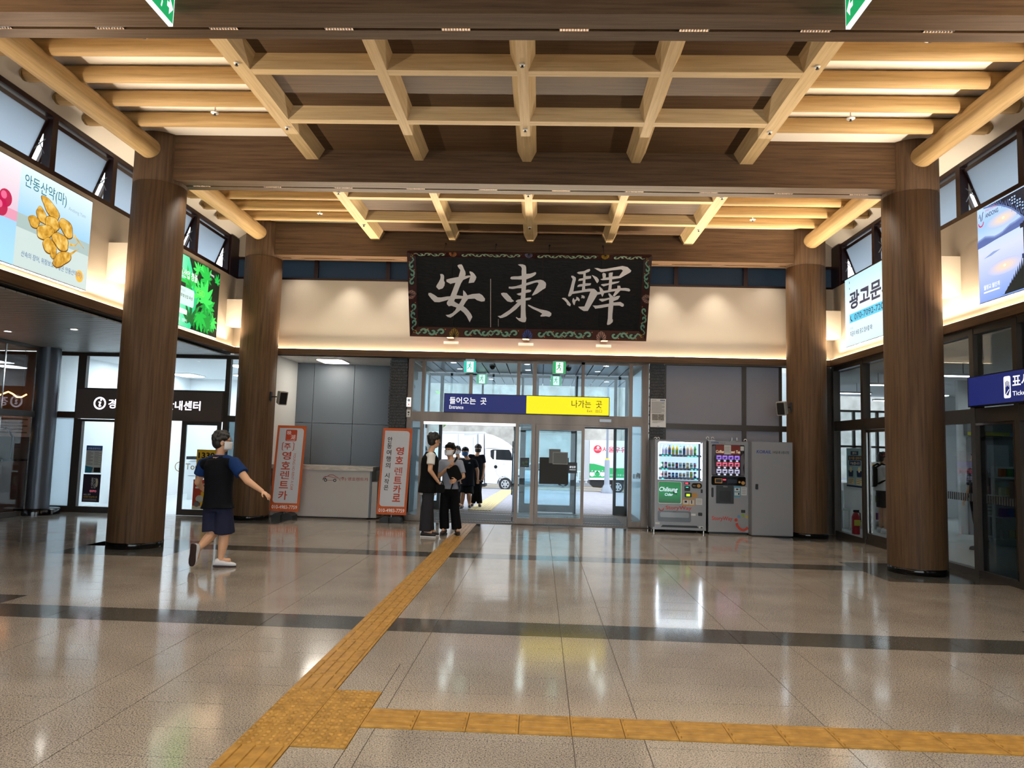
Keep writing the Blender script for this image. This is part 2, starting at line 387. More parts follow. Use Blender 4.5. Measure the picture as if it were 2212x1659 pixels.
# ---- columns
col_lab = {(0, 3): 'large round wood-clad column nearest on the left, beside the walking man', (1, 3): 'large round wood-clad column nearest on the right, before the shop glass',
           (0, 4): 'round wood-clad column behind the walking man, left of the orange banners', (1, 4): 'round wood-clad column beside the tall grey locker cabinet'}
for si, x in enumerate((XL, XR)):
    for ri, y in enumerate(ROWS):
        if ri < 2: continue
        if ri == 2: lab = 'wood-clad column at the %s end of the nearest ceiling beam, out of view' % ('left', 'right')[si]
        else: lab = col_lab[(si, ri)]
        t = thing('column', lab, 'column', (x, y, 0), 'wood-clad hall columns')
        MB().lathe([(CR, .09), (CR, BEAM_Z-.06), (CR-.006, BEAM_Z-.055), (CR-.006, BEAM_Z-.045), (CR, BEAM_Z-.04), (CR, SIDE_Z)], (x, y, 0), 56).build('shaft', 'wood_dark_z', t)
        MB().lathe([(CR-.02, 0), (CR+.004, .004), (CR+.004, .085), (CR-.004, .092)], (x, y, 0), 56).build('base_ring', 'black_gloss', t)
# ---- beams with bottom boards and slot
beam_lab = ['dark wooden ceiling beam behind the viewer', 'dark wooden ceiling beam overhead', 'dark wooden beam across the very top of the picture', 'dark wooden beam between the two nearest columns', 'dark wooden beam between the far columns, above the black signboard']
for i, y in enumerate(ROWS):
    xa, xb = (XL, XR) if i > 2 else (XL-.2, XR+.2)
    t = thing('ceiling_beam', beam_lab[i], 'beam', ((xa+xb)/2, y, BEAM_Z), 'dark wooden ceiling beams')
    bx('body', 'wood_dark_x', t, xa, xb, y-.225, y+.205, BEAM_Z+.03, SIDE_Z+.02)
    bx('bottom_board', 'wood_dark_x', t, xa, xb, y-.225, y+.012, BEAM_Z, BEAM_Z+.03)
    bx('bottom_board', 'wood_dark_x', t, xa, xb, y+.052, y+.205, BEAM_Z, BEAM_Z+.03)
    bx('slot_channel', 'black', t, xa, xb, y+.012, y+.052, BEAM_Z+.024, BEAM_Z+.032)
# ---- linear downlights in the beam slots
spot = bpy.data.lights.new('downlight_lamp', 'SPOT'); spot.energy = DOWNLIGHT_W; spot.color = (1, .92, .80); spot.spot_size = 2.1; spot.spot_blend = 1; spot.shadow_soft_size = .03
edge = spot.copy(); edge.name = 'column_side_lamp'; edge.energy = 16
wash = spot.copy(); wash.name = 'wall_washer_lamp'; wash.energy = 62; wash.spot_size = 1.45; wash.spot_blend = .9
dl_frame = MB()
for k in range(11): dl_frame.box(-.138+.0272*k-.0025, -.138+.0272*k+.0025, -.02, .02, -.01, .011)
dl_frame = dl_frame.mesh('louvre_frame', 'black')
cells = MB()
for k in range(10): cells.lathe([(.011, -.002), (.006, -.007), (.0005, -.008)], (-.1245+.0272*k, 0, .0125), 8)
cells = cells.mesh('lamp_cells', 'lamp_cell')
def ordinal(i): return ['first', 'second', 'third', 'fourth', 'fifth', 'sixth', 'seventh', 'eighth', 'ninth', 'tenth', 'eleventh', 'twelfth'][i]
for i, y in enumerate(ROWS):
    for k in range(-4, 6):
        x = -.88+1.11*k+(.0 if i != 4 else .07)
        where = ['rear hidden beam', 'beam overhead', 'topmost beam in view', 'beam between the nearest columns', 'beam above the signboard'][i]
        t = thing('linear_downlight', 'slim louvred downlight in the %s, %s from left' % (where, ordinal(k+4)), 'downlight', (x, y+.032, BEAM_Z+.018), 'linear downlights in the beams')
        for nm, me in (('louvre_frame', dl_frame), ('lamp_cells', cells)):
            o = link(nm, me); o.location = (x, y+.032, BEAM_Z+.012); setpar(o, t); o['kind'] = 'stuff'
        lo = bpy.data.objects.new('downlight_lamp', edge if k in (-4, 5) else wash if i == 4 else spot); COL.objects.link(lo); lo.location = (x, y+.032, BEAM_Z-.03); setpar(lo, t)
# ---- ceiling : coffer panels, ribs, side soffits
ceiling = sempty('ceiling', (0, 6, CEIL_Z))
RX = [X0+1.613*k for k in (-2, -1, 0, 1, 2)]
hw = .0944
for i, y in enumerate(ROWS[:-1]):
    ya, yb = y+.205, ROWS[i+1]-.225; s = (yb-ya)/3
    rys = [ya+s, ya+2*s]
    yy = [ya-.02, rys[0], rys[1], yb+.02]
    for a in range(4):
        for b in range(3): bx('coffer_panel', 'wood_dark_x', ceiling, RX[a]+.003, RX[a+1]-.003, yy[b]+.003, yy[b+1]-.003, CEIL_Z, CEIL_Z+.03)
    for k, x in enumerate(RX):
        if k == 0: pr = [(x-hw, CEIL_Z-.155), (x+hw, CEIL_Z-.155), (x+hw+.09, CEIL_Z+.003), (x-hw, CEIL_Z+.003), (x-hw, SIDE_Z-.002)][:4]
        elif k == 4: pr = [(x-hw, CEIL_Z-.155), (x+hw, CEIL_Z-.155), (x+hw, CEIL_Z+.003), (x-hw-.09, CEIL_Z+.003)]
        else: pr = [(x-.063, CEIL_Z-.155), (x+.063, CEIL_Z-.155), (x+.143, CEIL_Z+.003), (x-.143, CEIL_Z+.003)]
        MB().prism(pr, ya, yb, 'xz').build('coffer_rib', 'wood_light_y', ceiling)
        if k in (0, 4): bx('rib_riser', 'wood_light_y', ceiling, x-hw, x+hw, ya, yb, CEIL_Z+.003, SIDE_Z)
    for yr in rys:
        for a in range(4):
            MB().prism([(yr-.0615, CEIL_Z-.153), (yr+.0615, CEIL_Z-.153), (yr+.142, CEIL_Z+.002), (yr-.142, CEIL_Z+.002)], RX[a]+(hw if a == 0 else .06), RX[a+1]-(hw if a == 3 else .06), 'yz').build('cross_rib', 'wood_light_x', ceiling)
for nm, xa, xb in (('ceiling_left', WLX-.6, RX[0]-hw), ('ceiling_right', RX[4]+hw, WRX+.6)): struct(bx(nm, 'plaster_ceiling', None, xa, xb, ROWS[0]-2, 15.6, SIDE_Z, SIDE_Z+.04))
struct(bx('ceiling_roof', 'plaster_ceiling', None, WLX-.8, WRX+.8, -8.2, 16.2, SIDE_Z+.06, SIDE_Z+.16))
# sloped plaster beside the windows
for sgn, xw in ((-1, WLX), (1, WRX)):
    xo = xw+sgn*.02; xi = xw-sgn*.28
    sl = MB().add([(xi, ROWS[0]-2, SIDE_Z), (xo, ROWS[0]-2, 5.99), (xo, 15.4, 5.99), (xi, 15.4, SIDE_Z), (xi, ROWS[0]-2, SIDE_Z+.03), (xo, ROWS[0]-2, SIDE_Z+.03), (xo, 15.4, SIDE_Z+.03), (xi, 15.4, SIDE_Z+.03)],
             [(0, 1, 2, 3), (4, 5, 6, 7), (0, 1, 5, 4), (2, 3, 7, 6)]).build('ceiling_slope', 'plaster_ceiling', None); struct(sl)
# ---- round rafters and long logs
def side(si): return ('left', 'right')[si]
baywords = {0: 'behind the viewer', 1: 'overhead', 2: 'in the near bay', 3: 'in the far bay'}
for si, (xi, xo, xc) in enumerate(((RX[0]-hw, -6.56, XL), (RX[4]+hw, 5.97, XR))):
    for i, y in enumerate(ROWS[:-1]):
        if i < 1: continue
        for k in range(5):
            yr = y+1.41+.624*(k-1)
            sg = -1 if si == 0 else 1
            mb = MB().cyl((xi, yr, 6.095), (xo-sg*.05, yr, 6.095), .1, n=20, cap=False)
            mb.cyl((xo-sg*.05, yr, 6.095), (xo, yr, 6.12), .1, .075, n=20)
            tag(mb.build('round_rafter', 'wood_log_x'), 'pale round rafter, %s side, %s, %s from the viewer' % (side(si), baywords[i], ordinal(k)), 'rafter', 'round wooden rafters')
        if i >= 1:
            mb = MB().cyl((xc, y+CR*.8, 5.93), (xc, ROWS[i+1]-CR*.8, 5.93), .156, n=32)
            tag(mb.build('log_beam', 'wood_log_y'), 'long round pale log running along the %s column line %s' % (side(si), baywords[i]), 'log beam', 'long round ceiling logs')
# ---- upper walls, ledges, cove strips
def led_uplight(trim, c, length, along, tilt):      # the LED strip in the ledge, thrown up and into the room
    ld = bpy.data.lights.new('led_uplight', 'AREA'); ld.shape = 'RECTANGLE'; ld.size = length; ld.size_y = .04; ld.energy = UPLIGHT_W*length; ld.color = (1, .83, .62); ld.spread = 2.0
    o = bpy.data.objects.new('led_uplight', ld); COL.objects.link(o)
    z = Vector(tilt).normalized()*-1; xx = Vector(along); yy = z.cross(xx).normalized(); M = Matrix((xx, yy, z)).transposed().to_4x4(); M.translation = Vector(c); o.matrix_basis = M; setpar(o, trim)
def upper_wall(nm, x, sg, trimn):
    w = struct(bx(nm, 'plaster', None, min(x, x+sg*.15), max(x, x+sg*.15), ROWS[0]-2, 15.5, 3.47, 5.12))
    tr = struct(bx('trim_%d' % trimn, 'wood_dark_y', None, min(x, x-sg*.10), max(x, x-sg*.10), ROWS[0]-2, 15.38, 3.47, 3.60))
    xs = x-sg*.075
    bx('light_strip', 'lamp_cove', tr, min(xs, xs+sg*.05), max(xs, xs+sg*.05), ROWS[0]-2, 15.38, 3.601, 3.612)
    led_uplight(tr, (x-sg*.06, 3.6, 3.625), 23.0, (0, 1, 0), (-sg*.45, 0, 1))
    return w
wl = upper_wall('wall_left', WLX, -1, 1); wr = upper_wall('wall_right', WRX, 1, 2)
wb = struct(bx('wall_back', 'plaster', None, WLX, WRX, 15.45, 15.60, 3.47, 5.12))
bx('wall_head', 'plaster', wb, WLX, WRX, 15.45, 15.6, 5.62, 6.2)
tr = struct(bx('trim_3', 'wood_dark_x', None, WLX+.05, WRX-.05, 15.34, 15.45, 3.47, 3.60))
bx('light_strip', 'lamp_cove', tr, WLX+.1, WRX-.1, 15.37, 15.42, 3.601, 3.612)
led_uplight(tr, (X0, 15.36, 3.625), 12.0, (1, 0, 0), (0, -.8, 1))
# stub blocks tying columns to the walls
for si, (xa, xb, w) in enumerate(((WLX, XL-.2, wl), (XR+.2, WRX, wr))):
    for y in ROWS[2:]:
        bx('wall_block', 'plaster', w, xa, xb, y+.0, y+.34, 4.02, 4.58)
# ---- clerestory windows (top-hung sashes tipped outwards)
wn = [0]
def clerestory(sg, x, ya, yb, tilt):
    wn[0] += 1
    t = sempty('window_%d' % wn[0], (x, (ya+yb)/2, 5.12))
    z0, z1 = 5.13, 5.98; fw = .055
    xa, xb = (x-.12, x) if sg < 0 else (x, x+.12)
    f = MB(); f.box(xa, xb, ya, yb, z0, z0+.07); f.box(xa, xb, ya, yb, z1-.06, z1); f.box(xa, xb, ya, ya+fw, z0+.07, z1-.06); f.box(xa, xb, yb-fw, yb, z0+.07, z1-.06)
    f.build('frame', 'maroon', t)
    H = z1-.06-(z0+.07)-.05; ztop = z1-.09; xm = (xa+xb)/2
    M = Matrix.Translation((xm, 0, ztop)) @ Matrix.Rotation(sg*-tilt, 4, 'Y')
    y0, y1 = ya+fw+.01, yb-fw-.01
    s = MB(); s.box(-.02, .02, y0, y1, -.05, 0, 0, M); s.box(-.02, .02, y0, y1, -H, -H+.05, 0, M); s.box(-.02, .02, y0, y0+.045, -H+.05, -.05, 0, M); s.box(-.02, .02, y1-.045, y1, -H+.05, -.05, 0, M)
    so = s.build('sash', 'maroon', t)
    MB().box(-.006, .006, y0+.045, y1-.045, -H+.05, -.05, 0, M).build('pane', 'glass_film', so)
    if tilt > .05:
        st = MB()
        for yy in (y0+.03, y1-.03):
            p = M @ Vector((0, yy, -H*.72)); st.tube([p, (xm-sg*.0, yy, ztop-H*.45)], .007, 6); p2 = M @ Vector((0, yy, -H*.45)); st.tube([p2, (xm, yy, ztop-H*.75)], .006, 6)
        st.build('stay', 'alu', t)
WY = [9.39-1.405*4, 9.39-1.405*3, 9.39-1.405*2, 9.39-1.405, 9.39, 10.8, 12.19, 13.58, 15.05]
for a, b in zip(WY, WY[1:]): clerestory(-1, WLX-.02, a, b, .36)
for a, b in zip(WY, WY[1:]): clerestory(1, WRX+.02, a, b, .36)
for xa, xb in ((WLX-.1, -6.25), (-6.25, -4.97), (-4.97, -3.39), (-3.39, -1.85), (-1.85, -.3), (-.3, 1.25), (1.25, 2.83), (2.83, 4.30), (4.30, 5.75), (5.75, WRX+.1)):
    wn[0] += 1
    t = sempty('window_%d' % wn[0], ((xa+xb)/2, 15.5, 5.12))
    f = MB(); f.box(xa, xb, 15.48, 15.58, 5.12, 5.17); f.box(xa, xb, 15.48, 15.58, 5.57, 5.62); f.box(xa, xa+.045, 15.48, 15.58, 5.17, 5.57); f.box(xb-.045, xb, 15.48, 15.58, 5.17, 5.57)
    f.build('frame', 'maroon', t); bx('pane', 'glass_film_dark', t, xa+.045, xb-.045, 15.52, 15.532, 5.17, 5.57)
# eaves added to darken the window gaps, and the low wing roofs outside
for nm, xa, xb in (('roof_eave_left', WLX-.75, WLX-.13), ('roof_eave_right', WRX+.13, WRX+1.0)): struct(bx(nm, 'eave', None, xa, xb, -8.2, 16.4, 6.04, 6.2))
struct(bx('roof_eave_back', 'eave', None, WLX-.75, WRX+1.0, 15.6, 16.6, 6.04, 6.2))
for nm, xa, xb in (('roof_low_left', -17, WLX-.16), ('roof_low_right', WRX+.16, 13)): struct(bx(nm, 'eave', None, xa, xb, -8.2, 15.4, 4.7, 4.85))
# ---- unseen rear of the hall; glazing added behind the viewer for fill daylight
RY = -5.0
rw = struct(bx('wall_rear', 'plaster', None, -17, 13, RY-.2, RY, 5.3, 6.3)); bx('wall_pier', 'plaster', rw, -17, -6.6, RY-.2, RY, 0, 5.3); bx('wall_pier', 'plaster', rw, 6, 13, RY-.2, RY, 0, 5.3)
rd = sempty('window_rear', (0, RY-.1, 0))
for k in range(7): bx('mullion', 'steel', rd, -6.6+2.1*k-.05, -6.6+2.1*k+.05, RY-.15, RY-.05, 0, 5.3)
for k in range(6):
    for z0, z1 in ((.05, 2.4), (2.5, 5.25)): bx('pane', 'glass_clear', rd, -6.55+2.1*k, -4.55+2.1*k, RY-.105, RY-.095, z0, z1)
    bx('transom', 'steel', rd, -6.55+2.1*k, -4.55+2.1*k, RY-.14, RY-.06, 2.4, 2.5)
struct(bx('wall_rear_left', 'plaster', None, -17, -16.8, -8, 15.3, 0, 3.6))
# closing pieces beyond the clerestory ends
struct(bx('wall_left_rear', 'plaster', None, WLX-.15, WLX, -8, WY[0], 5.12, 6.2)); struct(bx('wall_right_rear', 'plaster', None, WRX, WRX+.15, -8, WY[0], 5.12, 6.2))
for x in (WLX-.07, WRX+.07): struct(bx('trim_corner', 'maroon', None, x-.08, x+.08, 15.05, 15.48, 5.12, 5.99))
# ---- sprinklers
sp_i = [0]
def sprinkler(x, y, z, lab, stem=0, r=.045):
    t = thing('sprinkler', lab, 'sprinkler', (x, y, z), 'ceiling sprinklers')
    MB().lathe([(.001, .0), (r, 0), (r, -.008), (r*.6, -.014), (.001, -.014)], (x, y, z-stem), 16).build('rosette', 'white', t)
    MB().lathe([(.012, -.014), (.010, -.03), (.02, -.032), (.02, -.036), (.001, -.036)], (x, y, z-stem), 10).build('head', 'black', t)
    if stem: MB().cyl((x, y, z), (x, y, z-stem), .011, n=8).build('stem', 'white', t)
bz = CEIL_Z-.155
for k, x in enumerate(RX):
    for y, w in ((7.76, 'nearer'), (9.42, 'farther'), (11.95, 'near'), (13.75, 'far')):
        if k in (1, 3): continue
        bayw = 'near' if y < 10 else 'far'
        sprinkler(x, y, bz, 'small white sprinkler at the %s end of the %s long ceiling rib, %s bay' % ('front' if w in ('nearer', 'near') else 'back', ['leftmost', '', 'middle', '', 'rightmost'][k], bayw), r=.032)
sprinkler(-4.55, 9.46, SIDE_Z, 'white sprinkler on a stem under the left side ceiling, near bay', .14, .055)
sprinkler(4.0, 9.46, SIDE_Z, 'white sprinkler on a stem under the right side ceiling, near bay', .14, .055)
sprinkler(-4.4, 13.75, SIDE_Z, 'white sprinkler on a stem under the left side ceiling, far bay', .14, .055)
sprinkler(3.95, 13.75, SIDE_Z, 'white sprinkler on a stem under the right side ceiling, far bay', .14, .055)
sprinkler(4.05, 7.58, SIDE_Z, 'large white sprinkler rosette behind the top beam, upper right', .14, .065)
sprinkler(-4.5, 7.58, SIDE_Z, 'white sprinkler rosette just showing behind the top beam, upper left', .14, .055)
# ================================================================ ENTRANCE WALL
DY = 15.65
door = sempty('door_1', (X0, DY, 0))
def stl(nm, x0, x1, z0, z1, y=DY, d=.09, p=door, m='steel'): return bx(nm, m, p, x0, x1, y-d/2, y+d/2, z0, z1)
def gls(x0, x1, z0, z1, y=DY, p=door, m='glass_door', nm='pane'): return bx(nm, m, p, x0, x1, y-.005, y+.005, z0, z1)
for x0, x1 in ((-2.87, -2.76), (-2.575, -2.505), (-.525, -.45), (-.185, -.10), (1.875, 1.95), (2.15, 2.29)): stl('post', x0, x1, 0, 3.47, d=.13)
for x in (-1.515, .89): stl('mullion', x-.035, x+.035, 2.33, 3.47)
for x0, x1 in ((-2.76, -2.575), (-2.505, -.525), (-.45, -.185), (-.10, 1.875), (1.95, 2.15)):
    stl('head_rail', x0, x1, 2.12, 2.33, d=.12); stl('top_rail', x0, x1, 3.42, 3.47)
for x0, x1 in ((-2.76, -2.575), (-2.505, -1.55), (-1.48, -.525), (-.45, -.185), (-.10, .855), (.925, 1.875), (1.95, 2.15)): gls(x0, x1, 2.33, 3.42)
for x0, x1 in ((-2.76, -2.575), (-.45, -.185), (1.95, 2.15)):
    stl('kick_rail', x0, x1, 0, .13, d=.08); gls(x0, x1, .13, 2.12)
# black marks on the side light
for k in range(5): bx('safety_mark', 'black', door, 1.985+.032*k, 1.998+.032*k, DY-.012, DY-.006, 1.02, 1.12)
# open glass swing leaves on the left bay
def swing(x, nm):
    lf = bx(nm, 'glass_door', door, x-.006, x+.006, DY+.05, DY+.95, .06, 2.08)
    for dx in (-.045, .045):
        MB().tube([(x+dx, DY+.85, .55), (x+dx, DY+.85, 1.75)], .013, 8).build('bar_handle', 'frame_dark', lf)
    for z in (.8, 1.5): MB().cyl((x-.045, DY+.85, z), (x+.045, DY+.85, z), .009, n=8).build('handle_fixing', 'frame_dark', lf)
    bx('patch_fitting', 'frame_dark', lf, x-.012, x+.012, DY+.05, DY+.2, 1.98, 2.085); bx('patch_fitting', 'frame_dark', lf, x-.012, x+.012, DY+.05, DY+.2, .055, .14)
swing(-2.47, 'door_leaf'); swing(-.56, 'door_leaf')
stl('door_header', -2.505, -.525, 2.06, 2.12, d=.07, m='steel_bright')
# sliding leaf on the right bay
sl = bx('sliding_leaf', 'glass_door', door, -.02, .88, DY-.035, DY-.027, .16, 2.0)
for a in ((-.09, -.02, .03, 2.11), (.88, .945, .03, 2.11), (-.02, .88, .03, .16), (-.02, .88, 2.0, 2.11)): stl('leaf_frame', *a, y=DY-.03, d=.05, p=sl)
stl('door_header', -.10, 1.875, 2.09, 2.12, y=DY+.02, d=.1)
bx('door_sensor', 'alu', door, 1.25, 1.5, DY-.105, DY-.065, 2.2, 2.26)
# notices on the sliding leaf
nt_ = thing('door_notice', 'dark grey sheets taped to the sliding glass door', 'notice', (.3, DY-.04, .9))
a = Art((0, DY-.037, 0), (1, 0, 0), (0, 0, 1))
mat('notice_back', '#2b2d2e', .7); mat('notice_grey', '#6d7476', .7); mat('notice_pale', '#98a0a0', .7)
for (q0, q1, q2, q3, m_, l_) in ((.0, .62, .86, 1.42, 'notice_back', 1), (.2, .44, 1.3, 1.6, 'notice_grey', 3), (.28, .60, 1.28, 1.54, 'notice_pale', 5)):
    a = Art((0, DY-.037, 0), (1, 0, 0), (0, 0, 1)); a.rect(q0, q1, q2, q3, m_, l_)
    if l_ == 5: a.rect(.295, .585, 1.295, 1.525, 'notice_grey', 6)
    a.build('paper_sheet', nt_)
nt2 = thing('door_sign', 'small black entrance plate on the sliding glass door', 'sign', (.7, DY-.04, 1.1))
a = Art((0, DY-.041, 0), (1, 0, 0), (0, 0, 1)); a.poly(rrect(.61, .80, 1.1, 1.33, .02), 'black', 1); a.text('출입문', .705, 1.21, .045, 'print_white_lit', 2, .01, align='CENTER'); a.rect(.64, .77, 1.17, 1.178, 'print_white_lit', 2)
a.build('plate', nt2)
nt3 = thing('door_sticker', 'black square sticker on the narrow side light beside the sliding door', 'sticker', (-.31, DY-.01, 1.2))
a = Art((0, DY-.008, 0), (1, 0, 0), (0, 0, 1)); a.rect(-.41, -.22, 1.2, 1.4, 'black', 1); mat('sticker_green', '#49644f', .6)
a.poly(circ(-.345, 1.29, .03, 14), 'sticker_green', 2); a.poly(circ(-.28, 1.31, .03, 14), 'sticker_green', 2); a.rect(-.37, -.25, 1.23, 1.25, 'sticker_green', 2); a.build('sticker_print', nt3)
# entrance / exit light box
sg = thing('entrance_sign', 'long lit sign above the doors, navy entrance half and yellow exit half', 'sign', (X0, 15.5, 2.32))
bx('housing', 'black', sg, -2.065, 1.45, 15.46, 15.58, 2.322, 2.725)
glow('sign_navy', '#0d1f63', .9); glow('sign_yellow', '#ffe600', .95); mat('print_black', '#141414', .6); glow('sign_white', '#ffffff', 1.0); mat('print_navy', '#1c2a55', .6)
a = Art((0, 15.459, 0), (1, 0, 0), (0, 0, 1))
a.rect(-2.05, -.312, 2.335, 2.71, 'sign_navy'); a.rect(-.306, 1.436, 2.335, 2.71, 'sign_yellow')
a.text('들어오는  곳', -1.945, 2.50, .15, 'sign_white', 2, .012, width=.79); a.text('Entrance', -1.945, 2.395, .078, 'sign_white', 2, .004, width=.30)
a.text('나가는  곳', 1.29, 2.485, .16, 'print_black', 2, .004, width=.64, align='RIGHT'); a.text('Exit   出口', 1.29, 2.392, .066, 'print_navy', 2, 0, width=.31, align='RIGHT')
a.build('lit_face', sg)
# exit signs
glow('exit_green', '#10a860', .9); glow('exit_white', '#e9fff4', 1.15); glow('exit_cyan', '#17c7b4', .9)
def running_man(a, x, z, s, m, lay=2):
    a.poly(circ(x+.02*s, z+.34*s, .045*s, 12), m, lay)
    a.line([(x+.0*s, z+.28*s), (x-.02*s, z+.12*s)], .085*s, m, lay)
    a.line([(x-.01*s, z+.27*s), (x-.11*s, z+.22*s), (x-.13*s, z+.15*s)], .035*s, m, lay); a.line([(x+.01*s, z+.27*s), (x+.09*s, z+.19*s), (x+.14*s, z+.22*s)], .035*s, m, lay)
    a.line([(x-.02*s, z+.13*s), (x-.08*s, z+.03*s), (x-.17*s, z-.02*s)], .05*s, m, lay); a.line([(x-.01*s, z+.13*s), (x+.08*s, z+.05*s), (x+.05*s, z-.08*s)], .05*s, m, lay)
def exit_sign(x0, x1, z0, z1, y, lab, g='exit_green'):
    t = thing('exit_sign', lab, 'exit sign', ((x0+x1)/2, y, z1), 'green running-man exit signs')
    bx('housing', 'white', t, x0, x1, y, y+.06, z0, z1); w = x1-x0; h = z1-z0
    a = Art((x0, y-.001, z0), (1, 0, 0), (0, 0, 1)); a.rect(.008, w-.008, .008, h-.008, g, 1); a.rect(w*.24, w*.80, .02, h-.02, 'exit_white', 2)
    running_man(a, w*.50, h*.36, h*1.3, g, 3); a.build('lit_face', t)
    bx('bracket', 'alu', t, (x0+x1)/2-.1, (x0+x1)/2+.1, y+.01, y+.05, z1, 3.5)
exit_sign(-1.66, -1.40, 3.17, 3.43, 15.42, 'bluish-green exit sign over the left door opening, nearer of the pair', 'exit_cyan')
exit_sign(.235, .51, 3.19, 3.46, 15.42, 'green exit sign over the right door opening, nearer of the pair')
exit_sign(-1.655, -1.385, 3.20, 3.46, 18.5, 'green exit sign over the left opening, farther one beyond the vestibule')
exit_sign(.235, .505, 3.20, 3.46, 18.5, 'green exit sign over the right opening, farther one beyond the vestibule')
# ---- vestibule
vest = sempty('door_2', (X0, 18.6, 0)); VY = 18.6
for x0, x1 in ((-2.95, -2.85), (-2.58, -2.5), (-.5, -.44), (-.14, -.06), (.86, .93), (1.86, 1.93), (2.14, 2.24)): stl('post', x0, x1, 0, 3.47, VY, .1, vest, 'frame_grey')
for x0, x1 in ((-2.85, -2.58), (-2.5, -.5), (-.44, -.14), (-.06, .86), (.93, 1.86), (1.93, 2.14)):
    stl('head_rail', x0, x1, 2.14, 2.34, VY, .1, vest, 'frame_grey'); stl('top_rail', x0, x1, 3.40, 3.47, VY, .1, vest, 'frame_grey'); gls(x0, x1, 2.34, 3.40, VY, vest, 'glass_clear')
stl('mullion', -1.52, -1.47, 2.34, 3.4, VY, .06, vest, 'frame_grey')
for x0, x1 in ((-2.85, -2.58), (-.44, -.14), (1.93, 2.14)): stl('kick_rail', x0, x1, 0, .22, VY, .06, vest, 'frame_grey'); gls(x0, x1, .22, 2.14, VY, vest)
ol = bx('sliding_leaf', 'glass_door', vest, -.36, .78, VY-.06, VY-.05, .2, 2.05)
for a_ in ((-.44, -.36, .03, 2.13), (.78, .86, .03, 2.13), (-.36, .78, .03, .2), (-.36, .78, 2.05, 2.13)): stl('leaf_frame', *a_, y=VY-.055, d=.05, p=ol, m='frame_grey')
for sgx, x in ((-1, -2.9), (1, 2.22)):
    s_ = sempty('wall_vestibule_'+('left' if sgx < 0 else 'right'), (x, 17, 0))
    bx('pane', 'glass_frost', s_, x-.01, x+.01, 15.75, 18.55, .12, 3.4); bx('rail', 'steel', s_, x-.03, x+.03, 15.72, 18.55, 0, .12); bx('rail', 'steel', s_, x-.03, x+.03, 15.72, 18.55, 3.4, 3.47)
    for k in range(12): bx('safety_mark', 'black', s_, x-sgx*.016-.003, x-sgx*.016+.003, 16.0+.06*k, 16.03+.06*k, 1.02, 1.12)
vc = sempty('ceiling_vestibule', (X0, 18, 3.5))
for k in range(22):
    x = -3.6+.28*k; bx('ceiling_plank', 'alu_plank' if 'alu_plank' in MATS else mat('alu_plank', '#8d9398', .35, .5), vc, x+.012, x+.268, 15.62, 22.0, 3.5, 3.53)
bx('ceiling_backing', 'black', vc, -3.7, 2.7, 15.62, 22.0, 3.56, 3.6)
def round_light(x, y, z, lab, grp, r=.085):
    t = thing('round_ceiling_light', lab, 'ceiling light', (x, y, z), grp)
    MB().lathe([(r, .004), (r, -.008), (r*.8, -.012), (r*.78, .002)], (x, y, z), 24).build('trim_ring', 'white', t)
    MB().lathe([(r*.78, -.004), (.001, -.005)], (x, y, z), 24).build('lens', 'lamp_round', t)
for i, (x, y) in enumerate([(-2.0, 16.4), (-2.0, 17.7), (-.33, 16.4), (-.33, 17.6), (1.45, 16.4), (1.35, 17.6), (-1.4, 20.2), (.3, 20.2), (1.8, 20.2)]):
    round_light(x, y, 3.5, 'round white light in the vestibule ceiling, %s, %s row' % (['left', 'middle', 'right'][i // 2 if i < 6 else i-6], ['front', 'second'][i % 2] if i < 6 else 'third'), 'vestibule ceiling lights')
for i, (x, y) in enumerate([(-1.15, 16.9), (.62, 16.9)]):
    t = thing('dome_sensor', 'dark dome camera hanging in the vestibule, %s one' % ('left', 'right')[i], 'camera', (x, y, 3.5))
    MB().lathe([(.001, .0), (.07, 0), (.07, -.03), (.05, -.07), (.02, -.09), (.001, -.092)], (x, y, 3.5), 20).build('dome', 'black_gloss', t); MB().lathe([(.075, 0), (.075, -.012), (.06, -.014)], (x, y, 3.5), 20).build('collar', 'alu', t)
bx('threshold_mat', mat('mat_dark', '#55504e', .8), floor, -2.5, 1.87, 15.72, 18.5, -.015, -.002)
gr = MB()
for yy in (15.75, 16.25, 17.6, 18.2):
    for k in range(72): gr.box(-2.45+.06*k, -2.41+.06*k, yy, yy+.12, -.002, .004)
gr.build('floor_grating', 'frame_dark', floor)['kind'] = 'stuff'
# ---- stone slab pillars flanking the doors
def slab_pillar(nm, xa, xb, z1=3.47):
    w = sempty(nm, ((xa+xb)/2, 15.6, 0)); bx('core', 'black', w, xa+.02, xb-.02, 15.56, 15.72, 0, z1)
    me = [MB().bevbox(xa-(xa+xb)/2, xb-(xa+xb)/2, -.05+d, .03, -.0245, .0245, .006).mesh('stone_slab', 'stone_slab') for d in (0, .008, -.006)]
    k = 0; z = .03
    while z < z1-.02:
        o = link('stone_slab', me[(k*7) % 3]); o.location = ((xa+xb)/2+(.004, -.004, 0)[k % 3], 15.58, z); setpar(o, w); z += .0635; k += 1
slab_pillar('wall_slabs_left', -3.265, -2.885); slab_pillar('wall_slabs_right', 2.30, 2.625)
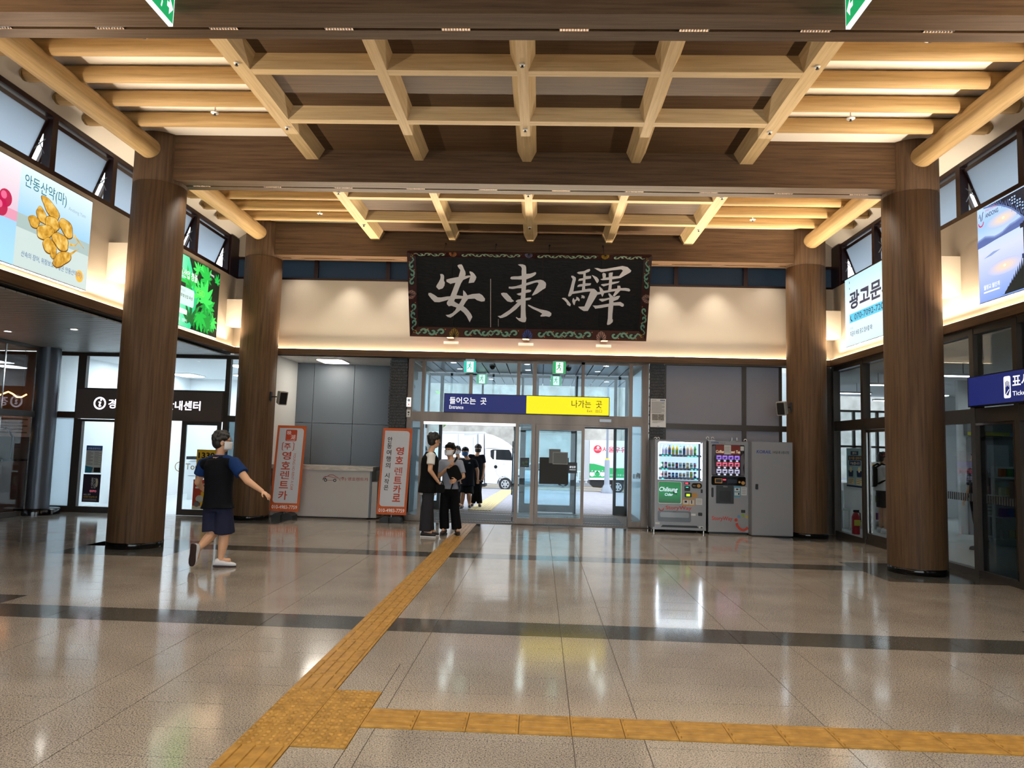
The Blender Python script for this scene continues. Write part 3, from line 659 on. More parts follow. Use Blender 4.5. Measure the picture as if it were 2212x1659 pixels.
# wall plates left of the doors
ip = thing('intercom', 'small steel intercom with a red light on the left door jamb', 'intercom', (-2.84, 15.55, 2.15))
bx('plate', 'steel_bright', ip, -2.88, -2.78, 15.53, 15.585, 2.42, 2.62); glow('led_red', '#ff3020', 3); MB().cyl((-2.83, 15.532, 2.47), (-2.83, 15.522, 2.47), .014, n=10).build('led', 'led_red', ip)
MB().cyl((-2.83, 15.532, 2.56), (-2.83, 15.525, 2.56), .028, n=14).build('speaker_grille', 'alu', ip)
kp = thing('key_switch', 'white key switch plate under the intercom on the door jamb', 'switch', (-2.84, 15.55, 2.1)); bx('plate', 'white', kp, -2.875, -2.785, 15.55, 15.585, 2.2, 2.36); MB().cyl((-2.83, 15.552, 2.3), (-2.83, 15.54, 2.3), .02, n=12).build('lock', 'black', kp); MB().cyl((-2.83, 15.552, 2.25), (-2.83, 15.545, 2.25), .013, n=12).build('knob', 'black', kp)
# ---- left recess with the rental desk
rc = sempty('wall_recess', (-4.5, 17, 0))
xs = [-5.80, -5.36, -4.43, -3.45, -2.95]
def arc_y(x): t = (x+5.8)/2.9; return 16.95+.55*t*t
for j, (za, zb) in enumerate(((0, 2.055), (2.065, 3.47))):
    for a_, b_ in zip(xs, xs[1:]):
        n = 6; vs = []; pts = [a_+.005+(b_-a_-.01)*i/n for i in range(n+1)]
        for x in pts: vs += [(x, arc_y(x), za), (x, arc_y(x), zb), (x, arc_y(x)+.03, za), (x, arc_y(x)+.03, zb)]
        fs = []
        for i in range(n): o_ = i*4; fs += [(o_, o_+1, o_+5, o_+4), (o_+2, o_+6, o_+7, o_+3), (o_+1, o_+3, o_+7, o_+5), (o_, o_+4, o_+6, o_+2)]
        fs += [(0, 2, 3, 1), (n*4, n*4+1, n*4+3, n*4+2)]
        MB().add(vs, fs).build('wall_panel', 'panel_grey', rc)
bx('recess_backing', 'white', rc, -5.9, -2.9, 17.55, 17.6, 0, 3.5)
struct(bx('wall_recess_side', 'white', None, -5.9, -5.76, 15.42, 17.6, 0, 3.47)); struct(bx('wall_recess_end', 'panel_grey', None, -2.93, -2.88, 15.72, 17.6, 0, 3.47))
struct(bx('ceiling_recess', 'white', None, -5.9, -2.88, 15.46, 17.6, 3.47, 3.5))
pl = thing('ceiling_panel_light', 'bright square ceiling light above the rental desk', 'ceiling light', (-4.75, 16.35, 3.47))
MB().prism(rrect(-5.05, -4.45, 15.95, 16.75, .08), 3.448, 3.47, 'xy').build('frame', 'white', pl); MB().prism(rrect(-5.03, -4.47, 15.97, 16.73, .07), 3.440, 3.449, 'xy').build('diffuser', 'lamp_white', pl)
# ---- right of the doors: grey panel wall
gp = sempty('wall_panels_right', (3.9, 15.66, 0))
for (x0, x1) in ((2.66, 4.255), (4.345, 5.03)):
    for z0, z1 in ((0.0, 2.09), (2.21, 3.45)): bx('wall_panel', 'panel_grey2', gp, x0, x1, 15.63, 15.67, z0, z1)
for a_ in ((2.625, 2.66, 0, 3.47), (4.255, 4.345, 0, 3.47), (5.03, 5.09, 0, 3.47), (5.36, 5.42, 0, 3.47)): bx('mullion', 'frame_dark', gp, a_[0], a_[1], 15.60, 15.68, a_[2], a_[3])
for a_ in ((2.66, 4.255), (4.345, 5.03), (5.09, 5.36)): bx('transom', 'frame_dark', gp, a_[0], a_[1], 15.6, 15.68, 2.09, 2.21); bx('head', 'frame_dark', gp, a_[0], a_[1], 15.6, 15.68, 3.45, 3.47)
for z0, z1 in ((0, 2.09), (2.21, 3.45)): bx('pane', 'glass_clear', gp, 5.09, 5.36, 15.63, 15.64, z0, z1)
bx('wall_return', 'frame_dark', gp, 5.42, 6.2, 15.6, 15.68, 0, 3.47)
nb = thing('notice_board', 'white printed notice with two photos on the slab pillar by the vending machine', 'notice', (2.47, 15.5, 2.12))
bx('board', 'white', nb, 2.315, 2.64, 15.50, 15.515, 2.12, 2.72); mat('print_grey', '#6f7274', .7); mat('print_blue', '#2f4a9a', .6); noisy('photo_grey', '#a9a79f', '#4e4c48', 30, .7, stretch=(6, 1, 1))
a = Art((2.315, 15.499, 2.12), (1, 0, 0), (0, 0, 1)); a.text('안동역 이야기', .02, .555, .022, 'print_black', 1, .01, width=.1)
for k in range(3): a.rect(.205+.033*k, .232+.033*k, .556, .578, 'print_blue', 1)
for k in range(16): a.rect(.02, .30-(.06 if k % 5 == 4 else 0)-.004*(k % 3), .528-.0155*k, .534-.0155*k, 'print_grey', 1)
a.rect(.035, .16, .14, .275, 'photo_grey'); a.rect(.165, .285, .14, .275, 'photo_grey')
for k in range(3): a.rect(.04, .27-.06*k, .115-.014*k, .12-.014*k, 'print_grey', 1)
a.rect(.14, .19, .015, .022, 'print_blue'); a.build('notice_print', nb)
# ---- loudspeakers on the columns
def speaker(x, y, z, ang, lab):
    t = thing('wall_speaker', lab, 'speaker', (x, y, z), 'wall speakers'); M = Matrix.Translation((x, y, z)) @ Matrix.Rotation(ang, 4, 'Z') @ Matrix.Rotation(.22, 4, 'X')
    s_ = MB(); pts = rrect(-.09, .09, -.14, .14, .02)
    vs = [M @ Vector((p[0], -.08, p[1])) for p in pts]+[M @ Vector((p[0]*.8, .08, p[1]*.92)) for p in pts]; n = len(pts)
    s_.add(vs, [tuple(range(n)), tuple(range(2*n-1, n-1, -1))]+[(i, i+n, (i+1) % n+n, (i+1) % n) for i in range(n)]).build('cabinet', mat('spk_grey', '#a5a49e', .5), t)
    g = MB(); g.add([M @ Vector((p[0]*.82, -.084, p[1]*.86)) for p in pts]+[M @ Vector((p[0]*.82, -.079, p[1]*.86)) for p in pts], [tuple(range(n))]+[(i, i+n, (i+1) % n+n, (i+1) % n) for i in range(n)]).build('grille', 'black', t)
    return t, M
t, M = speaker(-5.33, 14.80, 2.50, .75, 'dark loudspeaker bracketed to the column above the left orange banner')
MB().tube([M @ Vector((0, .07, 0)), (-5.47, 14.85, 2.52), (-5.58, 14.88, 2.52)], .012, 8).build('bracket', 'black', t); bx('bracket_plate', 'black', t, -5.60, -5.57, 14.84, 14.92, 2.44, 2.62)
t, M = speaker(4.83, 14.78, 2.54, -.75, 'pale loudspeaker bracketed to the column above the grey locker')
MB().tube([M @ Vector((0, .07, 0)), (4.95, 14.84, 2.56), (5.02, 14.88, 2.56)], .012, 8).build('bracket', 'black', t); bx('bracket_plate', 'black', t, 5.01, 5.04, 14.84, 14.92, 2.48, 2.66)
# ================================================================ RIGHT GLAZED WALL AND SHOP
rg = sempty('wall_glazed_right', (GRX, 11, 0))
posts = [15.50, 14.11, 12.35, 10.555, 9.60, 8.6, 7.2, 5.6]
for y in posts: bx('mullion', 'frame_dark', rg, GRX-.05, GRX+.09, y-.05, y+.05, 0, 3.47)
for i, (b_, a_) in enumerate(zip(posts, posts[1:])):
    dk = i >= 3
    bx('transom', 'frame_dark', rg, GRX-.04, GRX+.08, a_+.05, b_-.05, 2.13, 2.33); bx('head', 'frame_dark', rg, GRX-.04, GRX+.08, a_+.05, b_-.05, 3.38, 3.47); bx('sill', 'frame_dark', rg, GRX-.04, GRX+.08, a_+.05, b_-.05, 0, .09)
    bx('pane', 'glass_clear', rg, GRX+.015, GRX+.025, a_+.05, b_-.05, 2.33, 3.38); bx('pane', 'glass_dark' if i == 3 else 'glass_clear', rg, GRX+.015, GRX+.025, a_+.05, b_-.05, .09, 2.13)
    if i == 1:
        for q in ((a_+.07, a_+.11), (b_-.12, b_-.08)): bx('door_stile', 'steel_bright', rg, GRX-.03, GRX+.0, q[0], q[1], .09, 2.12)
        bx('door_rail', 'steel_bright', rg, GRX-.03, GRX, a_+.11, b_-.12, 2.07, 2.12); bx('door_rail', 'frame_dark', rg, GRX-.03, GRX, a_+.11, b_-.12, .09, .2)
    if i == 3:
        for q in ((a_+.05, a_+.09),): bx('door_stile', 'steel_bright', rg, GRX-.045, GRX-.01, q[0], q[1], .09, 2.12)
        bx('door_rail', 'steel_bright', rg, GRX-.045, GRX-.01, a_+.09, b_-.05, 2.09, 2.12)
    for k in range(int((b_-a_-.2)/.055)):
        if i >= 2: bx('safety_mark', 'frame_grey', rg, GRX+.008, GRX+.013, a_+.1+.055*k, a_+.128+.055*k, 1.02, 1.13)
bx('rear_panel', 'frame_dark', rg, GRX, GRX+.1, -8, 5.55, 0, 3.47)
bx('door_plate', 'black', rg, GRX-.012, GRX-.006, 9.68, 9.86, 1.12, 1.34)
# ticket sign
tk = thing('ticket_sign', 'navy lit ticket sign with a white hand symbol above the dark glass door', 'sign', (6.03, 10, 2.35))
bx('housing', 'black', tk, 6.02, 6.11, 7.6, 10.52, 2.345, 2.77)
a = Art((6.019, 10.51, 2.345), (0, -1, 0), (0, 0, 1)); a.rect(.012, 2.88, .015, .41, 'sign_navy')
a.o = a.o+a.u*.44
a.poly(rrect(.36, .50, .07, .355, .025), 'sign_white', 2)
for k in range(4): a.line([(.40+.022*k, .2), (.395+.024*k, .30-.012*abs(k-1.5))], .014, 'sign_navy', 3)
a.poly([(.388, .12), (.45, .10), (.482, .16), (.478, .235), (.455, .215), (.44, .235), (.392, .205)], 'sign_navy', 3); a.line([(.40, .115), (.47, .18)], .012, 'sign_white', 4)
a.text('표사는 곳', .535, .2, .16, 'sign_white', 2, .018, width=.75); a.text('Ticketing', .535, .075, .075, 'sign_white', 2, .008, width=.42)
a.o = a.o-a.u*.44
a.build('lit_face', tk)
# shop shell
mat('shop_wall', '#cfd6d8', .7); mat('shop_floor', '#b9bcbb', .25); mat('shop_ceiling', '#cdd1d0', .8)
struct(bx('floor_shop', 'shop_floor', None, GRX+.1, 13, 5, 21.5, -.02, -.002)); struct(bx('ceiling_shop', 'shop_ceiling', None, GRX+.1, 13, 5, 21.5, 3.36, 3.42))
struct(bx('wall_shop_back', 'shop_wall', None, 12.9, 13, 5, 21.5, 0, 3.36)); struct(bx('wall_shop_near', 'shop_wall', None, 6.3, 12.9, 5, 5.1, 0, 3.36))
wse = struct(bx('wall_shop_end', 'shop_wall', None, 10.1, 12.9, 21.0, 21.1, 0, 3.36)); bx('wall_part', 'shop_wall', wse, 6.2, 8.2, 21.0, 21.1, 2.9, 3.36); bx('wall_part', 'shop_wall', wse, 6.2, 8.4, 21.0, 21.1, 0, .7)
struct(bx('wall_shop_side', 'shop_wall', None, 5.42, 5.5, 15.7, 21.1, 0, 3.36)); struct(bx('ceiling_shop_side', 'shop_ceiling', None, 5.42, 6.26, 15.68, 21.1, 3.36, 3.42)); struct(bx('floor_shop_side', 'shop_floor', None, 5.42, 6.26, 15.68, 21.1, -.02, -.002))
sw = sempty('window_shop', (9, 21, 1.5))
for x in (8.2, 8.85, 9.5, 10.1): bx('frame_bar', 'frame_dark', sw, x-.035, x+.035, 20.98, 21.06, .7, 2.9)
for z in (.7, 1.9, 2.9): bx('frame_bar', 'frame_dark', sw, 8.2, 10.1, 20.98, 21.06, z-.03, z+.03)
bx('pane', 'glass_clear', sw, 8.2, 10.1, 21.015, 21.022, .7, 2.9)
# interior partition wall between ticket lobby and shop, with the fridge door
struct(bx('wall_shop_partition', 'shop_wall', None, 9.2, 12.9, 16.45, 16.55, 0, 3.36))
bnd = thing('shop_fascia', 'grey shop fascia with yellow and blue stripes seen through the glass', 'fascia', (8.9, 15.6, 2.2))
bx('panel', mat('fascia_grey', '#74797c', .5), bnd, 9.3, 12.9, 16.3, 16.44, 2.15, 2.6); bx('stripe', mat('stripe_yellow', '#b5b43a', .5), bnd, 9.3, 10.2, 16.29, 16.30, 2.15, 2.22); bx('stripe', mat('stripe_blue', '#6d9bd0', .5), bnd, 10.2, 12.9, 16.29, 16.30, 2.15, 2.22)
a = Art((9.3, 16.285, 2.25), (1, 0, 0), (0, 0, 1)); a.text('FOOD', 1.5, .1, .18, 'sign_white', 2, .01); a.build('lettering', bnd)
fr = thing('steel_door', 'grey steel back door with a window and posters inside the shop', 'door', (9.8, 16.4, 0))
bx('leaf', mat('door_steel', '#8c9296', .4, .4), fr, 9.35, 10.3, 16.38, 16.45, 0, 2.1); bx('window', mat('door_glass', '#c9cfd2', .2), fr, 9.75, 10.2, 16.36, 16.38, 1.35, 1.95); bx('poster', mat('poster_pink', '#a86570', .6), fr, 9.5, 10.15, 16.36, 16.38, .85, 1.25); bx('notice', 'white', fr, 9.55, 10.1, 16.36, 16.38, .45, .82)
a = Art((9.55, 16.355, .45), (1, 0, 0), (0, 0, 1))
for k in range(4): a.rect(.05, .5-.08*(k % 2), .29-.075*k, .32-.075*k, 'print_grey')
a.build('notice_print', fr); MB().tube([(9.42, 16.36, .9), (9.42, 16.32, .92), (9.42, 16.32, 1.2), (9.42, 16.36, 1.22)], .012, 8).build('handle', 'steel_bright', fr)
ch = thing('chiller_cabinet', 'white open chiller with packaged food beside the steel back door', 'chiller', (10.8, 16.1, 0))
bx('carcass', 'white', ch, 10.45, 12.4, 15.75, 16.28, 0, .25); bx('back', 'white', ch, 10.45, 12.4, 16.2, 16.28, .25, 2.1); bx('canopy', 'white', ch, 10.45, 12.4, 15.75, 16.2, 2.0, 2.1); bx('side_panel', 'white', ch, 10.45, 10.5, 15.75, 16.2, .25, 2.0)
for z in (.6, .95, 1.3, 1.65): bx('shelf', 'white', ch, 10.5, 12.4, 15.85, 16.2, z, z+.02)
bx('lamp_tube', 'lamp_white', ch, 10.52, 12.38, 15.80, 15.84, 1.97, 1.995)
pcol = ['#b23a3a', '#d9a441', '#3a6db2', '#3f8f4e', '#c7c7c7', '#7a4a9a', '#d06a2a', '#e2d9b0']
for i, c in enumerate(pcol): mat('pack_%d' % i, c, .5)
packs = [MB().bevbox(-.05, .05, -.04, .04, 0, .16, .012).mesh('food_pack', 'pack_%d' % i) for i in range(8)]
PCN = ['red', 'yellow', 'blue', 'green', 'pale grey', 'purple', 'orange', 'cream']
def pack(i, x, y, z, lab, grp):
    lab = PCN[i % 8]+' '+lab; o = link('food_pack', packs[i % 8]); o.location = (x, y, z); tag(o, lab, 'package', grp)
k = 0
for z in (.25, .62, .97, 1.32, 1.67):
    for j in range(8): pack(random.randrange(8), 10.62+.2*j, 15.98, z+.001, 'food package on the white chiller shelves inside the shop', 'packages in the shop chiller'); k += 1
# snack gondola by the window
def gondola(x0, x1, y0, y1, lab, tiers=(.15, .55, .95, 1.3)):
    t = thing('shop_shelf', lab, 'shelf unit', ((x0+x1)/2, (y0+y1)/2, 0))
    bx('back_panel', 'white', t, x0, x1, (y0+y1)/2-.02, (y0+y1)/2+.02, 0, 1.5)
    for z in tiers:
        bx('shelf', 'white', t, x0, x1, y0, y1, z-.02, z); bx('price_rail', 'white', t, x0, x1, y0-.012, y0, z-.03, z+.01)
    return tiers
for gi, (x0, x1, y0, y1, lab) in enumerate(((7.8, 8.9, 17.6, 18.2, 'white snack shelf unit behind the poster in the shop'), (8.7, 10.2, 14.2, 14.8, 'white snack shelf unit in the middle of the shop'), (8.9, 11.0, 11.2, 11.8, 'low snack shelf unit seen through the dark glass door'))):
    for z in gondola(x0, x1, y0, y1, lab):
        n = int((x1-x0)/.13)
        for j in range(n): pack(random.randrange(8), x0+.08+.13*j, y0+.1, z+.001, ['snack package on the shelf unit behind the shop poster', 'snack package on the shelf unit in the middle of the shop', 'snack package on the shelf unit behind the dark door'][gi], 'snacks on the shop shelf %s' % 'abc'[gi])
# counter, chair, extinguisher
ct = thing('shop_counter', 'white shop counter just inside the glass by the poster', 'counter', (7.2, 17.2, 0))
bx('body', 'white', ct, 6.9, 7.6, 16.95, 18.9, 0, .98); bx('top', 'white', ct, 6.86, 7.64, 16.86, 18.94, .98, 1.02); bx('panel_groove', 'frame_grey', ct, 6.897, 6.9, 17.8, 17.81, .1, .95)
chh = thing('plastic_chair', 'pale plastic chair in front of the shop counter', 'chair', (6.7, 16.9, 0))
bx('seat', mat('chair_pale', '#c3ccc5', .5), chh, 6.5, 6.86, 16.5, 16.9, .43, .46); bx('backrest', 'chair_pale', chh, 6.5, 6.86, 16.88, 16.92, .55, .85)
for x in (6.52, 6.84):
    for y in (16.52, 16.9): MB().cyl((x, y, 0), (x, y, .55 if y > 16.8 else .43), .015, n=8).build('leg', 'chair_pale', chh)
fe = thing('fire_extinguisher', 'red fire extinguisher standing behind the glass below the poster', 'extinguisher', (6.65, 15.75, 0)); mat('fire_red', '#a31420', .35)
MB().lathe([(.001, 0), (.075, 0), (.08, .02), (.08, .36), (.05, .43), (.025, .45), (.001, .45)], (6.65, 15.75, 0), 20).build('cylinder', 'fire_red', fe); bx('lever', 'black', fe, 6.6, 6.72, 15.74, 15.76, .45, .5); MB().tube([(6.66, 15.75, .46), (6.74, 15.75, .44), (6.75, 15.75, .25)], .012, 8).build('hose', 'black', fe); bx('label_band', 'stripe_yellow', fe, 6.585, 6.715, 15.665, 15.672, .18, .3)
# shop poster hung inside the glass
po = thing('shop_poster', 'blue poster about eating on trains hung inside the shop glass', 'poster', (6.3, 14.9, 1.1))
bx('sheet', mat('poster_sky', '#9ccbe0', .6), po, 6.176, 6.182, 14.22, 15.02, 1.02, 1.78); mat('poster_navy', '#1d3566', .6); mat('poster_cream', '#d8d3b4', .6); mat('poster_gold', '#d9b64a', .6); mat('ink_white', '#f0f0f0', .6)
a = Art((6.1755, 15.02, 1.02), (0, -1, 0), (0, 0, 1))
for (x0, x1, z0, z1) in ((.2, .55, .62, .70), (.08, .72, .52, .61), (.13, .65, .42, .51)): a.rect(x0, x1, z0, z1, 'poster_navy')
a.text('열차 내', .375, .635, .055, 'ink_white', 2, .012, align='CENTER'); a.text('음식물 섭취가', .40, .535, .058, 'poster_gold', 2, .012, width=.56, align='CENTER'); a.text('가능합니다', .39, .435, .055, 'ink_white', 2, .012, width=.44, align='CENTER')
for x in (.2, .58):
    a.poly([(x-.1, .2), (x+.1, .2), (x+.12, .32), (x-.12, .32)], 'poster_navy', 2); a.poly(circ(x, .34, .055), 'poster_cream', 3); a.rect(x-.13, x+.15, .05, .17, 'poster_cream', 2)
    for k in range(3): a.rect(x-.11, x+.12-.04*k, .14-.035*k, .15-.035*k, 'print_grey', 3)
a.rect(0, .8, 0, .03, 'poster_navy', 2); a.build('poster_print', po)
# shop lamps (strip lights)
def strip(x0, x1, y0, y1, z, lab, grp):
    t = thing('strip_light', lab, 'ceiling light', ((x0+x1)/2, (y0+y1)/2, z), grp); bx('housing', 'white', t, x0-.02, x1+.02, y0-.02, y1+.02, z+.012, z+.05); bx('diffuser', 'lamp_strip', t, x0, x1, y0, y1, z, z+.012)
    if z < 3.3:
        for x in ((x0+x1)/2-.3, (x0+x1)/2+.3): MB().cyl((x, (y0+y1)/2, z+.05), (x, (y0+y1)/2, 3.36), .006, n=6).build('hanger', 'alu', t)
for i, (x, y) in enumerate([(7.3, 13.4), (9.6, 13.4), (7.3, 15.4), (9.6, 15.6), (7.2, 17.6), (9.0, 17.6), (7.2, 19.6), (9.4, 19.6)]):
    strip(x-.6, x+.6, y-.06, y+.06, 3.1, 'white strip light hanging in the shop, %s row from the viewer, %s one' % (ordinal(i//2), ('left', 'right')[i % 2]), 'strip lights in the shop')
# ================================================================ LEFT SIDE: LOW CEILING, CAFE, INFORMATION CENTRE
lc = sempty('ceiling_low_left', (-9, 10, 3.4))
mat('slat', '#a9aca9', .4, .25)
sl_me = MB().box(-12.9, -6.72, 0, .172, 0, .02).mesh('ceiling_slat', 'slat')
y = -1.0
while y < 15.15:
    o = link('ceiling_slat', sl_me); o.location = (0, y, 3.40); setpar(o, lc); y += .195
bx('ceiling_backing', 'black', lc, -16.8, -6.72, -8, 15.4, 3.45, 3.5)
for i, (x, y) in enumerate([(-7.75, 9.55), (-7.9, 11.9), (-9.35, 12.3), (-9.6, 9.2), (-7.8, 7.2), (-7.9, 14.2)]):
    round_light(x, y, 3.40, 'round recessed light in the grey slatted ceiling, %s' % ['over the yam advert side', 'beside the near left column', 'before the grey steel column', 'far left', 'nearest the viewer', 'before the information centre'][i], 'lights in the slatted ceiling', .07)
sd = thing('smoke_detector', 'pale smoke detector under the grey slatted ceiling', 'smoke detector', (-8.3, 9.9, 3.4)); MB().lathe([(.001, 0), (.06, 0), (.065, -.02), (.05, -.04), (.03, -.045), (.001, -.05)], (-8.3, 9.9, 3.40), 20).build('body', 'white', sd); MB().lathe([(.068, .0), (.068, -.008), (.05, -.01)], (-8.3, 9.9, 3.4), 20).build('base_plate', 'white', sd)
gc = thing('steel_column', 'slim grey steel column between the cafe glass and the information centre', 'column', (-10.2, 14.65, 0))
MB().lathe([(.215, .12), (.215, 3.45)], (-10.2, 14.65, 0), 32).build('shaft', mat('col_grey', '#5b6068', .35, .5), gc); MB().lathe([(.001, .12), (.40, .12), (.41, .10), (.41, .0)], (-10.2, 14.65, 0), 32).build('plinth', 'black_gloss', gc)
# ---- cafe front
cf = sempty('wall_cafe_front', (-10.3, 12, 0))
for y in (14.42, 13.55, 12.2, 10.8, 9.4, 8.0): bx('glass_joint', 'steel_bright', cf, -10.31, -10.29, y-.012, y+.012, .08, 3.38)
cy = [14.42, 13.55, 12.2, 10.8, 9.4, 8.0]
for b_, a_ in zip(cy, cy[1:]):
    bx('pane', 'glass_clear', cf, -10.305, -10.295, a_+.012, b_-.012, 2.08, 3.34); bx('pane', 'glass_clear', cf, -10.305, -10.295, a_+.012, b_-.012, .09, 1.96)
bx('mid_rail', 'frame_grey', cf, -10.36, -10.24, 8, 14.42, 1.96, 2.08); bx('head_rail', 'frame_dark', cf, -10.36, -10.24, 8, 14.42, 3.34, 3.41); bx('sill', 'frame_dark', cf, -10.36, -10.24, 8, 14.42, 0, .09)
mat('cafe_wall', '#4a3d36', .7); mat('cafe_brown', '#6b3d28', .6)
struct(bx('wall_cafe_back', 'cafe_wall', None, -16.8, -16.7, 2, 15.4, 0, 3.4)); cb = struct(bx('wall_cafe_end', 'cafe_wall', None, -16.8, -10.5, 15.32, 15.4, 0, 3.4)); struct(bx('floor_cafe', 'cafe_brown', None, -16.7, -10.36, 2, 15.3, -.01, .003))
struct(bx('wall_cafe_near', 'cafe_wall', None, -16.8, -10.3, 2, 8, 0, 3.4))
bar = thing('cafe_counter', 'brown cafe counter with a black machine behind the corner glass', 'counter', (-11.6, 14.6, 0)); bx('body', 'cafe_brown', bar, -12.6, -10.9, 14.5, 15.2, 0, 1.05); bx('top', 'black_gloss', bar, -12.65, -10.85, 14.45, 15.22, 1.05, 1.09)
sofa = thing('cafe_bench', 'terracotta cafe bench behind the glass at the left edge', 'bench', (-11.6, 13.6, 0)); mat('terracotta', '#7a3a26', .7)
bx('seat', 'terracotta', sofa, -12.4, -10.8, 13.2, 13.75, .1, .45); bx('backrest', 'terracotta', sofa, -12.4, -10.8, 13.75, 13.9, .1, .95)
lamp = thing('desk_lamp', 'black bent-arm lamp with an orange bulb in the cafe', 'lamp', (-11.0, 14.7, 1.09)); glow('bulb_orange', '#ffa020', 6)
MB().tube([(-10.95, 14.8, 1.09), (-10.95, 14.8, 1.55), (-11.05, 14.75, 1.72), (-11.25, 14.7, 1.74), (-11.3, 14.7, 1.66)], .02, 8).build('arm', 'black', lamp); MB().ell((-11.3, 14.7, 1.6), (.05, .05, .05)).build('bulb', 'bulb_orange', lamp)
neon = thing('neon_light', 'wavy orange neon tube glowing high in the cafe', 'neon light', (-11.5, 14.6, 2.5)); glow('neon_orange', '#ff9a50', 8)
MB().tube([(-12.2+.1*i, 14.9, 2.52+.05*math.sin(i*1.4)-.008*i) for i in range(15)], .014, 8).build('tube', 'neon_orange', neon); MB().tube([(-12.2, 14.9, 2.55), (-12.2, 14.9, 3.4)], .004, 6).build('wire', 'black', neon); MB().tube([(-10.9, 14.9, 2.45), (-10.9, 14.9, 3.4)], .004, 6).build('wire', 'black', neon)
cm = thing('cafe_menu', 'pale framed menu panel on the cafe end wall', 'menu', (-11.4, 15.28, 1.6)); bx('panel', mat('menu_pale', '#9d8f86', .6), cm, -11.9, -10.75, 15.29, 15.31, 1.55, 2.0); a = Art((-11.9, 15.285, 1.55), (1, 0, 0), (0, 0, 1))
for k in range(5): a.rect(.1, .9-.1*(k % 2), .36-.07*k, .385-.07*k, 'frame_dark')
a.build('menu_print', cm)
# ---- information centre front
IY = 15.32
ic = sempty('wall_info_front', (-8, IY, 0))
def fr_(nm, x0, x1, z0, z1, m='frame_dark', d=.05): return bx(nm, m, ic, x0, x1, IY-d, IY+d, z0, z1)
for x0, x1 in ((-10.5, -10.42), (-9.98, -9.90), (-6.74, -6.64), (-5.92, -5.76)): fr_('post', x0, x1, 0, 3.40)
fr_('head', -10.42, -9.98, 3.33, 3.40); fr_('head', -9.90, -6.74, 3.33, 3.40); fr_('head', -6.64, -5.92, 3.33, 3.40)
fr_('transom', -10.42, -9.98, 1.99, 2.12); fr_('transom', -6.64, -5.92, 1.99, 2.12); fr_('sill', -10.42, -9.98, 0, .12); fr_('sill', -6.64, -5.92, 0, .12)
fr_('transom', -9.90, -6.74, 2.60, 2.64); fr_('upper_mullion', -9.90, -9.80, 2.64, 3.33)
bx('pane', 'glass_clear', ic, -10.42, -9.98, IY-.005, IY+.005, 2.12, 3.33); bx('pane', 'glass_frost', ic, -10.42, -9.98, IY-.005, IY+.005, .12, 1.99)
bx('pane', 'glass_clear', ic, -9.80, -8.2, IY-.005, IY+.005, 2.64, 3.33); bx('pane', 'glass_clear', ic, -8.19, -6.74, IY-.005, IY+.005, 2.64, 3.33)
bx('pane', 'glass_clear', ic, -6.64, -5.92, IY-.005, IY+.005, 2.12, 3.33); bx('pane', 'glass_dark', ic, -6.64, -5.92, IY-.005, IY+.005, .12, 1.99)
fr_('fixed_frame', -9.90, -9.80, 0, 1.97); fr_('fixed_frame', -9.80, -8.72, 0, .12); fr_('fixed_frame', -8.72, -8.64, 0, 1.97); fr_('fixed_frame', -9.80, -8.72, 1.92, 1.97)
bx('pane', 'glass_clear', ic, -9.80, -8.72, IY-.005, IY+.005, .12, 1.92)
dl_ = bx('sliding_leaf', 'glass_clear', ic, -7.50, -6.84, IY-.075, IY-.065, .13, 1.9)
for a_ in ((-7.6, -7.5, 0.005, 1.98), (-6.84, -6.76, .005, 1.98), (-7.5, -6.84, .005, .13), (-7.5, -6.84, 1.9, 1.98)): bx('leaf_frame', 'frame_dark', dl_, a_[0], a_[1], IY-.09, IY-.052, a_[2], a_[3])
# fascia with glowing letters
fa = thing('info_sign', 'dark fascia with glowing white letters and a round i symbol', 'sign', (-8.3, IY-.06, 2))
bx('fascia_panel', mat('fascia_dark', '#5c524e', .5), fa, -9.90, -6.74, IY-.14, IY-.05, 1.98, 2.60)
glow('letter_glow', '#f3ecff', 1.6)
a = Art((-9.90, IY-.141, 1.98), (1, 0, 0), (0, 0, 1))
a.poly(circ(.515, .33, .135, 32), 'letter_glow', 2, hole=circ(.515, .33, .10, 32)[::-1]); a.line([(.505, .27), (.53, .36)], .034, 'letter_glow', 3); a.poly(circ(.538, .40, .02, 12), 'letter_glow', 3); a.line([(.485, .355), (.53, .355)], .02, 'letter_glow', 3); a.line([(.50, .262), (.55, .275)], .02, 'letter_glow', 3)
a.text('경상북도 관광안내센터', .70, .225, .20, 'letter_glow', 2, .022, width=2.0); a.build('lettering', fa)
